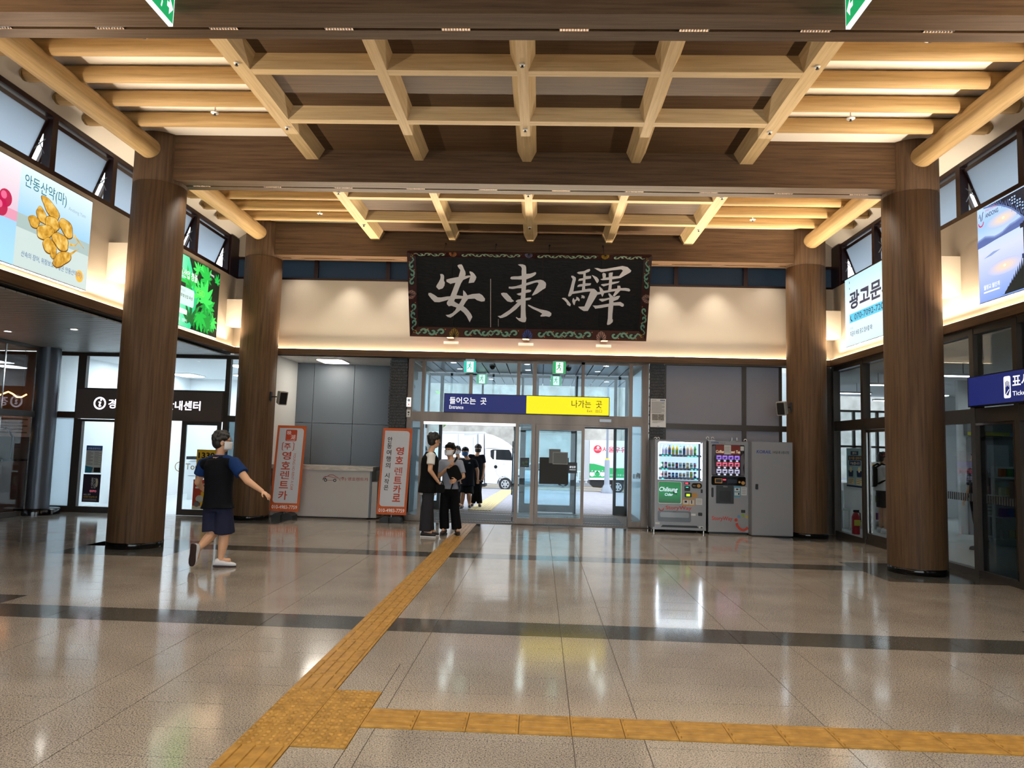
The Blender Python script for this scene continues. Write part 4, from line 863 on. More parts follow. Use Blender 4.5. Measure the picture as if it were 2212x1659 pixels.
# interior
mat('info_white', '#e6eaec', .7); mat('info_floor', '#cfd3d4', .2)
struct(bx('floor_info', 'info_floor', None, -10.5, -5.9, 15.42, 21.5, -.01, 0)); struct(bx('ceiling_info', 'info_white', None, -10.5, -5.9, 15.4, 21.5, 3.40, 3.45)); struct(bx('wall_info_back', 'info_white', None, -10.5, -5.9, 21.4, 21.5, 0, 3.4)); struct(bx('wall_info_left', 'info_white', None, -10.6, -10.5, 15.3, 21.5, 0, 3.4)); struct(bx('wall_info_right', 'info_white', None, -6.0, -5.9, 17.6, 21.5, 0, 3.4))
for i, (x, y) in enumerate([(-7.1, 17.3), (-8.1, 19.9), (-9.6, 17.2), (-9.9, 20.0), (-6.6, 18.6)]):
    t = thing('ceiling_panel_light', 'rounded white ceiling light in the information centre, %s' % ['front right', 'back middle', 'front left', 'back left', 'right by the wall'][i], 'ceiling light', (x, y, 3.4), 'information centre ceiling lights')
    MB().prism(rrect(x-.34, x+.34, y-.46, y+.46, .12), 3.375, 3.40, 'xy').build('frame', 'white', t); MB().prism(rrect(x-.31, x+.31, y-.43, y+.43, .11), 3.366, 3.376, 'xy').build('diffuser', 'lamp_info', t)
cn = thing('info_counter', 'white information counter with a gold i symbol and lettering', 'counter', (-8.3, 19.5, 0)); bx('body', 'info_white', cn, -9.4, -6.6, 19.35, 20.0, 0, 1.02); bx('top', 'black', cn, -9.45, -6.55, 19.3, 20.0, 1.06, 1.14); bx('plinth_line', 'alu', cn, -9.4, -6.6, 19.345, 19.352, .62, .63)
mat('gold', '#8f7426', .4, .6); a = Art((-9.4, 19.345, 0), (1, 0, 0), (0, 0, 1)); p = at(388, 1008, 19.35); ux = p.x+9.4; uz = p.z
a.poly(circ(ux, uz, .13, 28), 'gold', 1, hole=circ(ux, uz, .112, 28)[::-1]); a.text('i', ux-.02, uz-.07, .14, 'gold', 1, .01, shear=.2); a.text('Tourist Information', ux+.16, uz-.07, .16, 'gold', 1, .004); a.build('lettering', cn)
dk = thing('office_desk', 'white desk behind the left glass panel of the information centre', 'desk', (-11, 18.5, 0)); bx('top', 'info_white', dk, -10.45, -9.5, 18.1, 18.8, .98, 1.02); bx('front_panel', 'info_white', dk, -10.45, -9.5, 18.12, 18.16, .05, .98); bx('groove', 'frame_grey', dk, -10.4, -9.55, 18.115, 18.12, .5, .51)
mo = thing('computer_monitor', 'dark computer monitor on the white desk in the information centre', 'monitor', (-10.3, 18.4, 1.02)); bx('screen', 'black', mo, -10.42, -9.98, 18.38, 18.41, 1.12, 1.45); bx('stand', 'black', mo, -10.23, -10.17, 18.41, 18.44, 1.02, 1.2); bx('foot', 'black', mo, -10.3, -10.1, 18.34, 18.5, 1.02, 1.035)
bp = thing('wall_poster', 'night lake poster with glowing red and cyan boats on the far wall', 'poster', (-10, 21.38, 1.2)); noisy('poster_lake', '#28506e', '#13273a', 3, .6)
p0 = at(178, 962, 21.3); p1 = at(217, 905, 21.3); bx('frame', 'white', bp, p0.x-.02, p1.x+.02, 21.36, 21.4, .9, p1.z+.05); bx('sheet', 'poster_lake', bp, p0.x, p1.x, 21.34, 21.36, .92, p1.z+.03)
glow('boat_red', '#d4667e', .9); glow('boat_cyan', '#35b5cf', .9); mat('poster_leaf', '#9aa43a', .6); a = Art((p0.x, 21.339, .92), (1, 0, 0), (0, 0, 1)); w = p1.x-p0.x; h = p1.z+.03-.92
for sg_, m_ in ((-1, 'boat_red'), (1, 'boat_cyan')): a.poly([(w/2+sg_*.01, h*.88), (w/2+sg_*.06, h*.72), (w/2+sg_*.25, h*.63), (w/2+sg_*.2, h*.60), (w/2+sg_*.01, h*.60)], m_); a.poly([(w/2+sg_*.03, h*.55), (w/2+sg_*.16, h*.55), (w/2+sg_*.12, h*.36), (w/2+sg_*.03, h*.36)], m_, 1)
for k in range(14): a.poly(circ(random.uniform(.05, w-.05), h*random.uniform(.86, .99), .04, 8), 'poster_leaf', 2)
a.build('poster_print', bp)
ws = thing('wall_screen', 'pale pink landscape screen behind the information counter', 'screen', (-8.2, 21.3, 1.2)); glow('screen_pink', '#e9d5da', 1.0); glow('screen_sky', '#dfe8f2', 1.0); p0 = at(366, 985, 21.2); p1 = at(394, 915, 21.2)
bx('frame', 'frame_grey', ws, p0.x-.75, p1.x+.05, 21.28, 21.4, p0.z-.05, p1.z+.05); a = Art((p0.x-.7, 21.279, p0.z), (1, 0, 0), (0, 0, 1)); w = p1.x-p0.x+.7; h = p1.z-p0.z; a.rect(0, w, h*.55, h, 'screen_sky'); a.rect(0, w, 0, h*.55, 'screen_pink'); a.poly([(0, h*.1), (w*.4, h*.2), (w, h*.12), (w, 0), (0, 0)], 'boat_red', 2); a.build('picture', ws)
# posters on the glass
def poster(nm, lab, px0, px1, py0, py1, Y, base, draw):
    p0 = at(px0, py1, Y); p1 = at(px1, py0, Y); t = thing(nm, lab, 'poster', (p0.x, Y, p0.z)); bx('sheet', base, t, p0.x, p1.x, Y, Y+.006, p0.z, p1.z)
    a = Art((p0.x, Y-.001, p0.z), (1, 0, 0), (0, 0, 1)); draw(a, p1.x-p0.x, p1.z-p0.z); a.build('poster_print', t)
mat('paper', '#c9ccc6', .6); mat('paper_blue', '#2f5aa0', .6); mat('paper_yellow', '#e0b820', .6); mat('paper_red', '#b8402a', .6); mat('paper_purple', '#261a2c', .6); mat('teal', '#2a7c95', .6)
def d1(a, w, h):
    a.rect(0, w, h*.82, h, 'paper_blue'); a.text('안동관광지도', w/2, h*.86, h*.07, 'ink_white', 2, .01, width=w*.8, align='CENTER')
    for k in range(12): a.rect(w*.08, w*(.45 if k % 3 else .3), h*(.76-.042*k), h*(.775-.042*k), 'print_grey'); a.rect(w*.52, w*(.95 if k % 2 else .8), h*(.76-.042*k), h*(.772-.042*k), 'print_grey')
    a.poly([(0, 0), (w*.4, 0), (w*.5, h*.2), (0, h*.26)], 'teal'); a.rect(w*.55, w*.95, h*.03, h*.2, 'print_black')
def d2(a, w, h):
    a.text('풍기\n인삼', w*.62, h*.5, h*.38, 'paper', 2, .02, width=w*.3, align='CENTER'); a.poly(circ(w*.8, h*.7, w*.07, 16, h*.16), 'poster_cream', 3); a.text('EXPO', w*.62, h*.36, h*.07, 'boat_red', 2, .01, align='CENTER')
    a.text('2022 영주', w*.08, h*.24, h*.06, 'ink_white', 2, .006); a.text('세계풍기인삼엑스포', w*.08, h*.15, h*.07, 'poster_gold', 2, .008, width=w*.8)
    for k in range(2): a.rect(w*.08, w*.85, h*(.1-.04*k), h*(.11-.04*k), 'paper', 2)
def d3(a, w, h):
    a.text('1330', w*.08, h*.7, h*.2, 'print_black', 2, .03, width=w*.8); a.text('관광통역안내', w*.08, h*.62, h*.05, 'print_black', 2); a.poly(circ(w*.3, h*.25, w*.2), 'paper', 2); a.rect(w*.55, w*.92, h*.1, h*.5, 'paper_blue', 2); a.rect(0, w, 0, h*.06, 'print_grey', 2)
def d4(a, w, h):
    a.text('1330 안내전화', w*.08, h*.82, h*.06, 'ink_white', 2, .01, width=w*.6); a.poly(rrect(w*.1, w*.55, h*.7, h*.76, h*.02), 'ink_white', 2); a.rect(w*.35, w*.95, h*.12, h*.6, 'paper_yellow', 2); a.poly(circ(w*.3, h*.35, w*.16), 'paper', 3); a.poly(circ(w*.2, h*.18, w*.12), 'print_grey', 3); a.rect(0, w, 0, h*.12, 'poster_cream', 2); a.text('13', w*.62, h*.3, h*.16, 'print_black', 3, .02)
poster('glass_poster', 'pale timetable poster with a blue heading on the left glass panel', 183, 222, 963, 1021, IY-.014, 'paper', d1)
poster('glass_poster', 'dark purple expo poster below the pale timetable on the glass', 176, 218, 1025, 1084, IY-.014, 'paper_purple', d2)
poster('glass_poster', 'yellow poster with a big phone number on the sliding glass leaf', 422, 470, 972, 1033, IY-.10, 'paper_yellow', d3)
poster('glass_poster', 'red and yellow poster low on the sliding glass leaf', 414, 468, 1037, 1100, IY-.10, 'paper_red', d4)
# ================================================================ ADVERT LIGHT BOXES
def zramp(name, z0, z1, stops, s=1.0, axis=2):
    m = mat(name, (.02, .02, .02), .4, emit=(1, 1, 1), es=s*.74); N, L = nt(m); g = node(m, 'ShaderNodeNewGeometry'); sp = node(m, 'ShaderNodeSeparateXYZ'); mr = node(m, 'ShaderNodeMapRange')
    mr.inputs[1].default_value = z0; mr.inputs[2].default_value = z1; L.new(g.outputs['Position'], sp.inputs[0]); L.new(sp.outputs[axis], mr.inputs[0]); r = ramp(m, stops); L.new(mr.outputs[0], r.inputs[0]); L.new(r.outputs[0], N['Principled BSDF'].inputs['Emission Color']); return name
def lightbox(lab, sg, ya, yb, z0, z1):
    xw = WLX if sg < 0 else WRX; xf = xw-sg*.10
    t = thing('advert_lightbox', lab, 'advertisement', (xw, (ya+yb)/2, z0), 'advert light boxes on the side walls')
    bx('box', 'plaster', t, min(xw, xf), max(xw, xf), ya, yb, z0, z1); e = .012
    for nm, q in (('edge_frame', (ya-e, yb+e, z0-e, z0)), ('edge_frame', (ya-e, yb+e, z1, z1+e))): bx(nm, 'alu', t, min(xw, xf), max(xw, xf), *q)
    a = Art((xf-sg*.001, ya if sg < 0 else yb, z0), (0, 1 if sg < 0 else -1, 0), (0, 0, 1)); return t, a, yb-ya, z1-z0
# yam advert
t, a, w, h = lightbox('lit advert with a heap of yellow yams, left wall', -1, 7.2, 10.13, 3.70, 5.0)
zramp('ad_blue', 3.7, 5.0, [(0, '#aadcff'), (.5, '#9ccdf2'), (1, '#dff1fb')]); glow('ad_sage', '#c9d9d5', 1); glow('ad_sage2', '#a9bdba', 1); zramp('ad_pink', 4.2, 5.0, [(0, '#d8b8cc'), (1, '#f3e9ee')]); glow('ad_rose', '#e59bb3', 1); glow('ad_teal', '#1f7d86', .8); glow('ad_ink', '#3b6ea5', .8); glow('ad_greytext', '#9fb4ba', .9); glow('ad_gold', '#f2b848', 1); glow('ad_apple', '#c41f52', .9); glow('ad_apple2', '#e86a92', 1)
m_ = mat('ad_yam', (.02, .02, .02), .5, emit=(1, 1, 1), es=.72); N_, L_ = nt(m_); g_ = node(m_, 'ShaderNodeNewGeometry'); n_ = node(m_, 'ShaderNodeTexNoise'); n_.inputs['Scale'].default_value = 11; n_.inputs['Detail'].default_value = 6; L_.new(g_.outputs['Position'], n_.inputs[0]); r_ = ramp(m_, [(.3, '#a8741c'), (.5, '#dda83e'), (.7, '#f3d27c')]); L_.new(n_.outputs[0], r_.inputs[0]); L_.new(r_.outputs[0], N_['Principled BSDF'].inputs['Emission Color']); glow('ad_yamdark', '#7d5312', .8)
hw_ = w/2; a.rect(0, hw_, h*.5, h, 'ad_pink'); a.rect(0, hw_, 0, h*.42, 'ad_blue'); a.rect(0, hw_, h*.42, h*.52, 'ad_rose', 2); a.rect(hw_, w, h*.42, h, 'ad_blue'); a.rect(hw_, w, 0, h*.42, 'ad_sage'); a.rect(hw_, w, h*.38, h*.52, 'ad_sage2', 2)
a.text('안동산약(마)', hw_+.08, h*.78, h*.15, 'ad_teal', 3, .004, width=.82); a.text('Andong Yam', hw_+.95, h*.77, h*.05, 'ad_greytext', 3, 0, width=.38)
def blob(a, cx, cy, rx, ry, ang, m, lay, seed=0):
    random.seed(seed); pts = []; ph = random.uniform(0, 6)
    for i in range(30):
        t_ = 2*PI*i/30; k_ = 1+.07*math.sin(3*t_+ph)+.04*math.sin(5*t_+2*ph); x, y_ = rx*k_*math.cos(t_), ry*k_*math.sin(t_); pts.append((cx+x*math.cos(ang)-y_*math.sin(ang), cy+x*math.sin(ang)+y_*math.cos(ang)))
    a.poly(pts, m, lay)
for i, (u, v, rx, ry, an) in enumerate([(.50, .86, .2, .085, -.5), (.33, .72, .12, .08, -.7), (.19, .60, .1, .075, -.1), (.55, .66, .14, .11, .3), (.42, .53, .17, .09, .4), (.85, .70, .16, .10, -.5), (.75, .49, .17, .105, -.2), (.53, .37, .14, .095, -.3), (.62, .31, .09, .05, 1.2), (.80, .27, .2, .085, .55)]):
    v = v*.84+.015; blob(a, hw_+.12+u*.95, v*h*.95, rx*1.06, ry*1.13, an, 'ad_yamdark', 4+2*i, i); blob(a, hw_+.118+u*.95, v*h*.95+.006, rx, ry, an, 'ad_yam', 5+2*i, i)
for pts in ([(1.0, .54), (1.12, .49), (1.25, .44)], [(.92, .42), (1.05, .43), (1.12, .49)], [(.95, .31), (1.07, .38), (1.13, .41)]): a.line([(hw_+.08+u, v*h) for u, v in pts], .04, 'ad_yam', 27, True)
a.text('산속의 장어, 위장보호에 좋은 안동산약(마)', hw_+.12, h*.10, h*.07, 'ad_ink', 5, .004, width=1.22); a.poly(circ(w-.17, h*.125, .085), 'ad_gold', 3)
for u, v in ((hw_-.38, .56), (hw_-.22, .60), (hw_-.28, .50), (hw_-.55, .54)): a.poly(circ(u, v*h, .11), 'ad_apple', 4); a.poly(circ(u-.03, v*h+.03, .05, 14), 'ad_apple2', 5)
a.text('안동사과', .15, h*.8, h*.15, 'ad_rose', 3, .004); a.build('lit_picture', t); random.seed(11)
# green leaf advert
t, a, w, h = lightbox('lit green advert full of long pointed leaves, left wall', -1, 11.5, 14.40, 3.66, 4.97)
zramp('ad_mint', 12.2, 14.4, [(0, '#c8fbe6'), (.45, '#35e09a'), (.75, '#0f8f4e'), (1, '#06331f')], 1, 1); gl = [glow('ad_leaf%d' % i, c, .95) for i, c in enumerate(['#19c94a', '#0fa03a', '#43ee62', '#0a6b2c', '#8df25c'])]; glow('ad_darkg', '#062414', .6)
a.rect(0, w, 0, h, 'ad_mint'); a.poly([(w*.62, 0), (w, 0), (w, h), (w*.55, h), (w*.7, h*.5)], 'ad_darkg', 2)
lay = 3
def palm(cx, cy, R, rot, m):
    global lay
    for j, (an, l) in enumerate(((-1.75, .5), (-1.2, .75), (-.6, .95), (0, 1.05), (.6, .95), (1.2, .75), (1.75, .5))):
        d = rot+an; L = R*l; wd = L*.13; dx, dy = math.cos(d), math.sin(d); pts = [(cx, cy)]
        for s_ in (1, -1):
            rg_ = [(.3, .8), (.55, 1), (.8, .6)]; rg_ = rg_ if s_ == 1 else rg_[::-1]
            for q, k_ in rg_: pts.append((cx+dx*L*q-dy*wd*k_*s_, cy+dy*L*q+dx*wd*k_*s_))
            if s_ == 1: pts.append((cx+dx*L, cy+dy*L))
        pts = [(min(max(u, .01), w-.01), min(max(v, .01), h-.01)) for u, v in pts]
        a.poly(pts, m, lay)
    lay += 1
for i in range(26): palm(w*random.uniform(.55, .97), h*random.uniform(.05, .97), random.uniform(.2, .42), random.uniform(0, 6.28), 'ad_leaf%d' % random.choice([0, 1, 1, 3, 2]))
palm(w*.78, h*.45, .5, 1.4, 'ad_leaf2'); palm(w*.80, h*.8, .4, 2.2, 'ad_leaf0'); palm(w*.72, h*.25, .4, -1.2, 'ad_leaf0')
a.text('새로운 가치 신산업 창출', w*.18, h*.68, h*.12, 'sign_white', lay+1, .02, width=w*.48); glow('ad_pale', '#d6f3ea', 1); a.poly(rrect(w*.40, w*.63, h*.3, h*.55, .05), 'ad_pale', lay+1); a.rect(w*.41, w*.51, h*.55, h*.61, 'ad_darkg', lay+1)
a.text('전·후방산업 육성', w*.42, h*.40, h*.05, 'ad_darkg', lay+2, .01, width=w*.19); a.text('산업화실증', w*.42, h*.48, h*.04, 'ad_greytext', lay+2); a.text('CBD', w*.66, h*.52, h*.09, 'ad_leaf4', lay+2, .0); a.poly(rrect(w*.25, w*.55, h*.17, h*.24, .03), 'sign_white', lay+1); a.text('헴프 소재 활용 의료', w*.28, h*.185, h*.04, 'ad_darkg', lay+2, .0)
a.text('경상북도   안동시', w*.38, h*.06, h*.05, 'sign_white', lay+2, .01); a.text('Hemp', w*.84, h*.88, h*.05, 'sign_white', lay+2, .01); a.build('lit_picture', t)
# advert-wanted board
t, a, w, h = lightbox('lit pale blue advert enquiry board with large dark letters, right wall', 1, 11.6, 14.56, 3.76, 5.10)
zramp('ad_ice', 3.76, 5.1, [(0, '#d3f2ff'), (.6, '#e9f8fd'), (1, '#bfe6f5')]); glow('ad_slate', '#3d3f57', .8); glow('ad_cyan', '#5fcdf0', 1)
a.rect(0, w, 0, h, 'ad_ice'); a.text('광고문의', .2, h*.52, h*.26, 'ad_slate', 2, .03, width=1.75); a.rect(.2, w-.2, h*.33, h*.46, 'ad_cyan', 2); a.text('070-7092-7207/7861', .42, h*.355, h*.085, 'ad_slate', 3, .006, width=1.75); a.line([(.26, h*.43), (.25, h*.39), (.29, h*.36), (.33, h*.355)], .03, 'ad_slate', 3)
a.text('지금이 바로 광고 접수할 때!', .22, h*.13, h*.075, 'ad_slate', 2, .01, width=.95); a.rect(.2, .22, h*.83, h*.86, 'ad_slate', 2); a.rect(.2, .22, h*.92, h*.95, 'ad_slate', 2); a.text('코레일', .22, h*.23, h*.035, 'ad_greytext', 2); a.build('lit_picture', t)
# bridge advert
t, a, w, h = lightbox('lit advert of a misty mountain bridge, right wall', 1, 7.2, 10.14, 3.75, 5.06)
zramp('ad_mist', 3.75, 5.06, [(0, '#7aa0f0'), (.2, '#a9bdf6'), (.36, '#c4cff8'), (.5, '#d5dcf8'), (.62, '#c9dcfb'), (.8, '#9fc6f8'), (1, '#bcd7fb')]); glow('ad_mtn', '#5a6fa6', .9); glow('ad_mtn2', '#3d4c7c', .9); glow('ad_peach', '#f5cdb0', 1); glow('ad_sun', '#ffeccf', 1.1); glow('ad_steel', '#1d2438', .7); glow('ad_truss', '#6a82b8', .9); glow('ad_trees', '#1b2a2c', .6); glow('ad_red', '#d8365c', .9)
a.rect(0, w, 0, h, 'ad_mist')
def mixc(c0, c1, k): p0, p1 = srgb(c0), srgb(c1); return tuple(x+(y-x)*k for x, y in zip(p0, p1))
for si_, (cy, base) in enumerate(((.783, '#a6c8f8'), (.30, '#bac9f7'))):
    for k in range(7): a.poly(circ(.56, h*cy, .36-.045*k, 28, .10-.0125*k), glow('ad_dawn%d%d' % (si_, k), mixc(base, '#f8d9bd', (k+1)/7), 1).name, 2+k)
    a.poly(circ(.57, h*cy+.005, .03, 16, .018), 'ad_sun', 10)
for k, (c_, d_) in enumerate((('#8fa5d6', .0), ('#7488c0', -.012), ('#5b6ea8', -.024))):
    glow('ad_ridge%d' % k, c_, 1); a.poly([(0, h*(.665+d_)), (.06, h*(.672+d_)), (.17, h*(.686+d_)), (.27, h*(.668+d_)), (.38, h*(.645+d_)), (.47, h*(.648+d_)), (.54, h*(.655+d_)), (.62, h*(.675+d_)), (.70, h*(.695+d_)), (.80, h*(.70+d_)), (.95, h*(.72+d_)), (1.3, h*(.74+d_)), (1.3, h*(.66+d_*2)), (.9, h*(.645+d_)), (.6, h*(.632+d_)), (.38, h*(.622+d_)), (.15, h*(.605+d_)), (0, h*(.60+d_))], 'ad_ridge%d' % k, 11+k)
a.poly([(.13, h*.45), (.34, h*.49), (.5, h*.485), (.3, h*.455)], 'ad_ridge0', 11)
arch = [(.16, .985), (.28, .972), (.4, .957), (.53, .925), (.65, .88), (.74, .84), (.83, .79), (.91, .735), (.98, .69), (1.2, .5)]
a.poly([(u, h*v) for u, v in arch]+[(w-.3, h*.5), (w-.3, h*.988)], 'ad_steel', 15)
for k in range(26):
    u = .30+.05*k; v0 = max([p_[1] for p_ in arch if p_[0] >= u] or [.5])
    a.line([(u, h*(v0+.012)), (u+.025, h*min(v0+.07, .98)), (u+.05, h*(v0+.004))], .011, 'ad_truss', 16)
    if u > .6:
        for j in range(3): a.rect(u, u+.03, h*(v0+.085+.03*j), h*(v0+.10+.03*j), 'ad_mist', 16) if v0+.10+.03*j < .97 else None
a.line([(u, h*v) for u, v in arch], .022, 'ad_truss', 17)
a.rect(.955, 1.2, h*.2, h*.66, 'ad_steel', 14); a.rect(.90, 1.25, h*.60, h*.645, 'ad_steel', 16); a.rect(.92, 1.25, h*.30, h*.345, 'ad_mtn2', 16)
tr_ = [(.50, .012)]
for k in range(12): tr_ += [(.53+.04*k, h*(.012+.021*k)), (.555+.04*k, h*(.012+.034*k))]
a.poly(tr_+[(1.3, h*.4), (1.3, .012)], 'ad_trees', 18)
a.line([(.10+.055*math.cos(t_), h*.86+.055*math.sin(t_)-.02) for t_ in [PI+PI*k/12 for k in range(13)]], .018, 'ad_red', 19); a.line([(.06, h*.9), (.075, h*.94), (.095, h*.9), (.10, h*.86), (.125, h*.87), (.14, h*.93), (.155, h*.95)], .014, 'ad_slate', 19)
a.text('SMILE FOREVER', .2, h*.935, h*.022, 'ad_red', 19, 0, width=.25); a.text('ANDONG', .2, h*.87, h*.045, 'ad_slate', 19, .015, width=.28); a.text('월영교 월인개', .12, h*.12, h*.05, 'sign_white', 19, .015, width=.34); a.rect(.12, .46, h*.085, h*.10, 'sign_white', 19)
a.build('lit_picture', t)
CALLI=[[[[[-2133,1299],[-2090,1304],[-2060,1285],[-2050,1246],[-2058,1168],[-2037,1129],[-2047,1063],[-2083,1006],[-2166,978],[-2219,1034],[-2208,1069],[-2158,1148],[-2131,1201],[-2121,1253]],[[-1772,1483],[-1742,1503],[-1686,1509],[-1660,1472],[-1640,1417],[-1610,1357],[-1605,1306],[-1620,1271],[-1516,1286],[-1512,1255],[-1659,1188],[-1704,1113],[-1748,1008],[-1802,867],[-1663,852],[-1660,974],[-1619,940],[-1572,867],[-1471,897],[-1324,913],[-1263,877],[-1207,803],[-1216,755],[-1277,743],[-1368,769],[-1420,804],[-1555,796],[-1604,738],[-1661,640],[-1601,596],[-1553,544],[-1501,474],[-1475,412],[-1531,298],[-1589,418],[-1650,498],[-1719,554],[-1781,504],[-1870,430],[-1933,389],[-1994,406],[-2033,445],[-1967,451],[-1896,484],[-1833,547],[-1802,606],[-1911,645],[-1964,632],[-2002,673],[-2004,713],[-1965,771],[-2075,738],[-2163,714],[-2260,717],[-2328,786],[-2387,864],[-2382,904],[-2334,905],[-2256,862],[-2196,815],[-2126,812],[-2004,836],[-1929,842],[-1888,944],[-1816,1129],[-1868,1119],[-1920,1101],[-1963,1126],[-2002,1147],[-2006,1190],[-1927,1213],[-1840,1232],[-1754,1247],[-1718,1364],[-1713,1398],[-1751,1441]],[[-1524,1372],[-1468,1355],[-1425,1317],[-1384,1253],[-1396,1206],[-1435,1140],[-1548,1125],[-1516,1242],[-1503,1299],[-1524,1342]]],[[-1830,791],[-1686,798],[-1726,718],[-1753,678],[-1813,712],[-1852,738]]],[[[[-534,1522],[-492,1531],[-441,1530],[-385,1511],[-367,1473],[-359,1336],[-284,1342],[-224,1360],[-182,1376],[-160,1366],[-160,1344],[-181,1314],[-248,1270],[-359,1224],[-360,1147],[-264,1179],[-144,1211],[-67,1221],[-7,1205],[41,1163],[50,1128],[39,1054],[-20,1018],[-130,934],[-224,888],[-237,901],[-208,949],[-158,1038],[-104,1143],[-126,1168],[-186,1158],[-280,1122],[-361,1095],[-366,1003],[-313,1013],[-261,1005],[-252,988],[-277,961],[-367,942],[-372,833],[-310,844],[-258,848],[-249,831],[-283,799],[-365,784],[-366,595],[-355,444],[-344,408],[-354,345],[-375,323],[-432,326],[-494,351],[-564,417],[-556,431],[-512,405],[-464,410],[-460,593],[-465,699],[-506,654],[-566,591],[-670,508],[-757,444],[-835,411],[-888,401],[-942,441],[-879,451],[-801,506],[-697,579],[-602,670],[-529,742],[-568,750],[-564,776],[-525,799],[-467,809],[-462,888],[-509,891],[-553,917],[-518,930],[-458,949],[-455,1041],[-537,1039],[-640,1020],[-718,1031],[-718,1066],[-658,1067],[-572,1078],[-452,1119],[-447,1219],[-556,1221],[-660,1219],[-690,1240],[-669,1271],[-609,1282],[-531,1283],[-454,1296],[-457,1386],[-452,1446],[-470,1484]],[[-877,924],[-830,939],[-756,930],[-726,896],[-669,840],[-664,818],[-607,766],[-664,743],[-742,759],[-803,820],[-860,885]],[[-320,697],[-281,689],[-185,647],[-63,605],[68,581],[130,560],[174,526],[171,481],[132,449],[62,461],[-46,450],[-55,468],[-13,513],[-87,556],[-219,615],[-307,671]]],None],[[[[669,1376],[702,1398],[812,1413],[879,1448],[925,1462],[939,1436],[915,1402],[848,1379],[851,1311],[961,1319],[961,1266],[849,1246],[850,1165],[967,1169],[956,1128],[846,1108],[851,1043],[930,1056],[1032,1055],[1068,1030],[1108,987],[1159,993],[1133,1096],[1150,1101],[1203,1054],[1231,1016],[1320,1031],[1331,1143],[1226,1107],[1165,1140],[1190,1154],[1325,1173],[1334,1247],[1186,1235],[1151,1252],[1201,1270],[1184,1364],[1204,1386],[1247,1378],[1261,1348],[1255,1288],[1319,1298],[1315,1375],[1339,1392],[1398,1398],[1394,1316],[1529,1327],[1599,1439],[1564,1464],[1379,1440],[1236,1412],[1161,1398],[1083,1439],[1013,1480],[1081,1481],[1158,1461],[1251,1467],[1418,1500],[1585,1533],[1687,1513],[1768,1442],[1753,1408],[1639,1338],[1553,1285],[1389,1256],[1393,1200],[1548,1220],[1520,1190],[1390,1149],[1387,1053],[1505,1069],[1506,1129],[1561,1128],[1577,1079],[1679,1085],[1748,1073],[1773,1039],[1751,1013],[1665,1028],[1571,1031],[1515,965],[1450,898],[1424,920],[1470,1016],[1389,1002],[1242,968],[1211,889],[1178,950],[1106,935],[1051,834],[995,728],[924,590],[838,588],[767,631],[722,674],[851,681],[905,831],[962,998],[847,987],[591,939],[559,894],[516,885],[507,911],[530,990],[556,1094],[589,1250],[557,1293],[561,1317],[604,1311],[652,1277],[653,1234],[628,1122],[611,991],[786,1020],[791,1099],[689,1088],[700,1123],[734,1141],[797,1151],[799,1224],[701,1209],[717,1253],[801,1271],[802,1353],[713,1351]],[[973,1339],[1029,1318],[1081,1293],[1122,1243],[1119,1208],[1091,1172],[1068,1199],[1032,1258]],[[1323,961],[1353,969],[1402,924],[1442,889],[1510,913],[1560,922],[1570,905],[1531,843],[1438,806],[1444,780],[1585,792],[1656,749],[1658,706],[1625,692],[1572,717],[1443,714],[1435,542],[1437,427],[1452,414],[1449,365],[1395,315],[1348,300],[1333,318],[1346,434],[1343,690],[1205,661],[1077,641],[1049,676],[1018,706],[1117,708],[1245,732],[1355,752],[1351,840],[1208,789],[1141,831],[1153,849],[1264,855],[1362,879]],[[380,843],[405,855],[457,850],[510,797],[569,724],[558,679],[496,713],[477,761],[424,813]],[[596,807],[612,852],[629,848],[639,817],[673,827],[679,883],[714,871],[749,828],[743,788],[713,801],[708,818],[666,791],[658,756],[647,707],[625,720],[597,781]],[[777,912],[807,916],[842,900],[852,874],[836,847],[809,860],[777,855],[787,890]]],None]]
# ================================================================ BLACK SIGNBOARD
SB0 = Vector((0, 15.2, 3.927)); SV = Vector((0, -.7, 1.607)).normalized(); SU = Vector((1, 0, 0)); SN = SU.cross(SV); SLEN = 1.765
board = thing('signboard', 'large black wooden signboard with three white brush characters and a painted frame', 'signboard', (X0, 15.2, 3.93))
noisy('board_black', '#14110f', '#070708', 9, .5, bump=.5, stretch=(1, 3, 3.4), detail=3, spec=.25); mat('board_frame', '#3c1517', .4); mat('brush_white', '#efeae8', .6)
def SP(u, v, d): return SB0+SU*u+SV*v+SN*d
OU0, OU1, OV0, OV1 = -2.78, 2.15, 0, SLEN; IU0, IU1, IV0, IV1 = -2.625, 2.005, .18, 1.65
cuts_ = [IU0, -1.87, -.36, -.02, 1.16, IU1]      # joints between the carved planks
for i in range(5):
    u0, u1 = cuts_[i]+.003, cuts_[i+1]-.003
    MB().add([SP(u, v, d) for d in (-.05, 0) for u, v in ((u0, IV0), (u1, IV0), (u1, IV1), (u0, IV1))], [(0, 1, 2, 3), (7, 6, 5, 4), (0, 4, 5, 1), (1, 5, 6, 2), (2, 6, 7, 3), (3, 7, 4, 0)]).build('board_plank', 'board_black', board)
MB().add([SP(u, v, d) for d in (-.07, -.052) for u, v in ((OU0+.05, .05), (OU1-.05, .05), (OU1-.05, OV1-.03), (OU0+.05, OV1-.03))], [(0, 1, 2, 3), (7, 6, 5, 4), (0, 4, 5, 1), (1, 5, 6, 2), (2, 6, 7, 3), (3, 7, 4, 0)]).build('backing', 'board_frame', board)
FD = .13
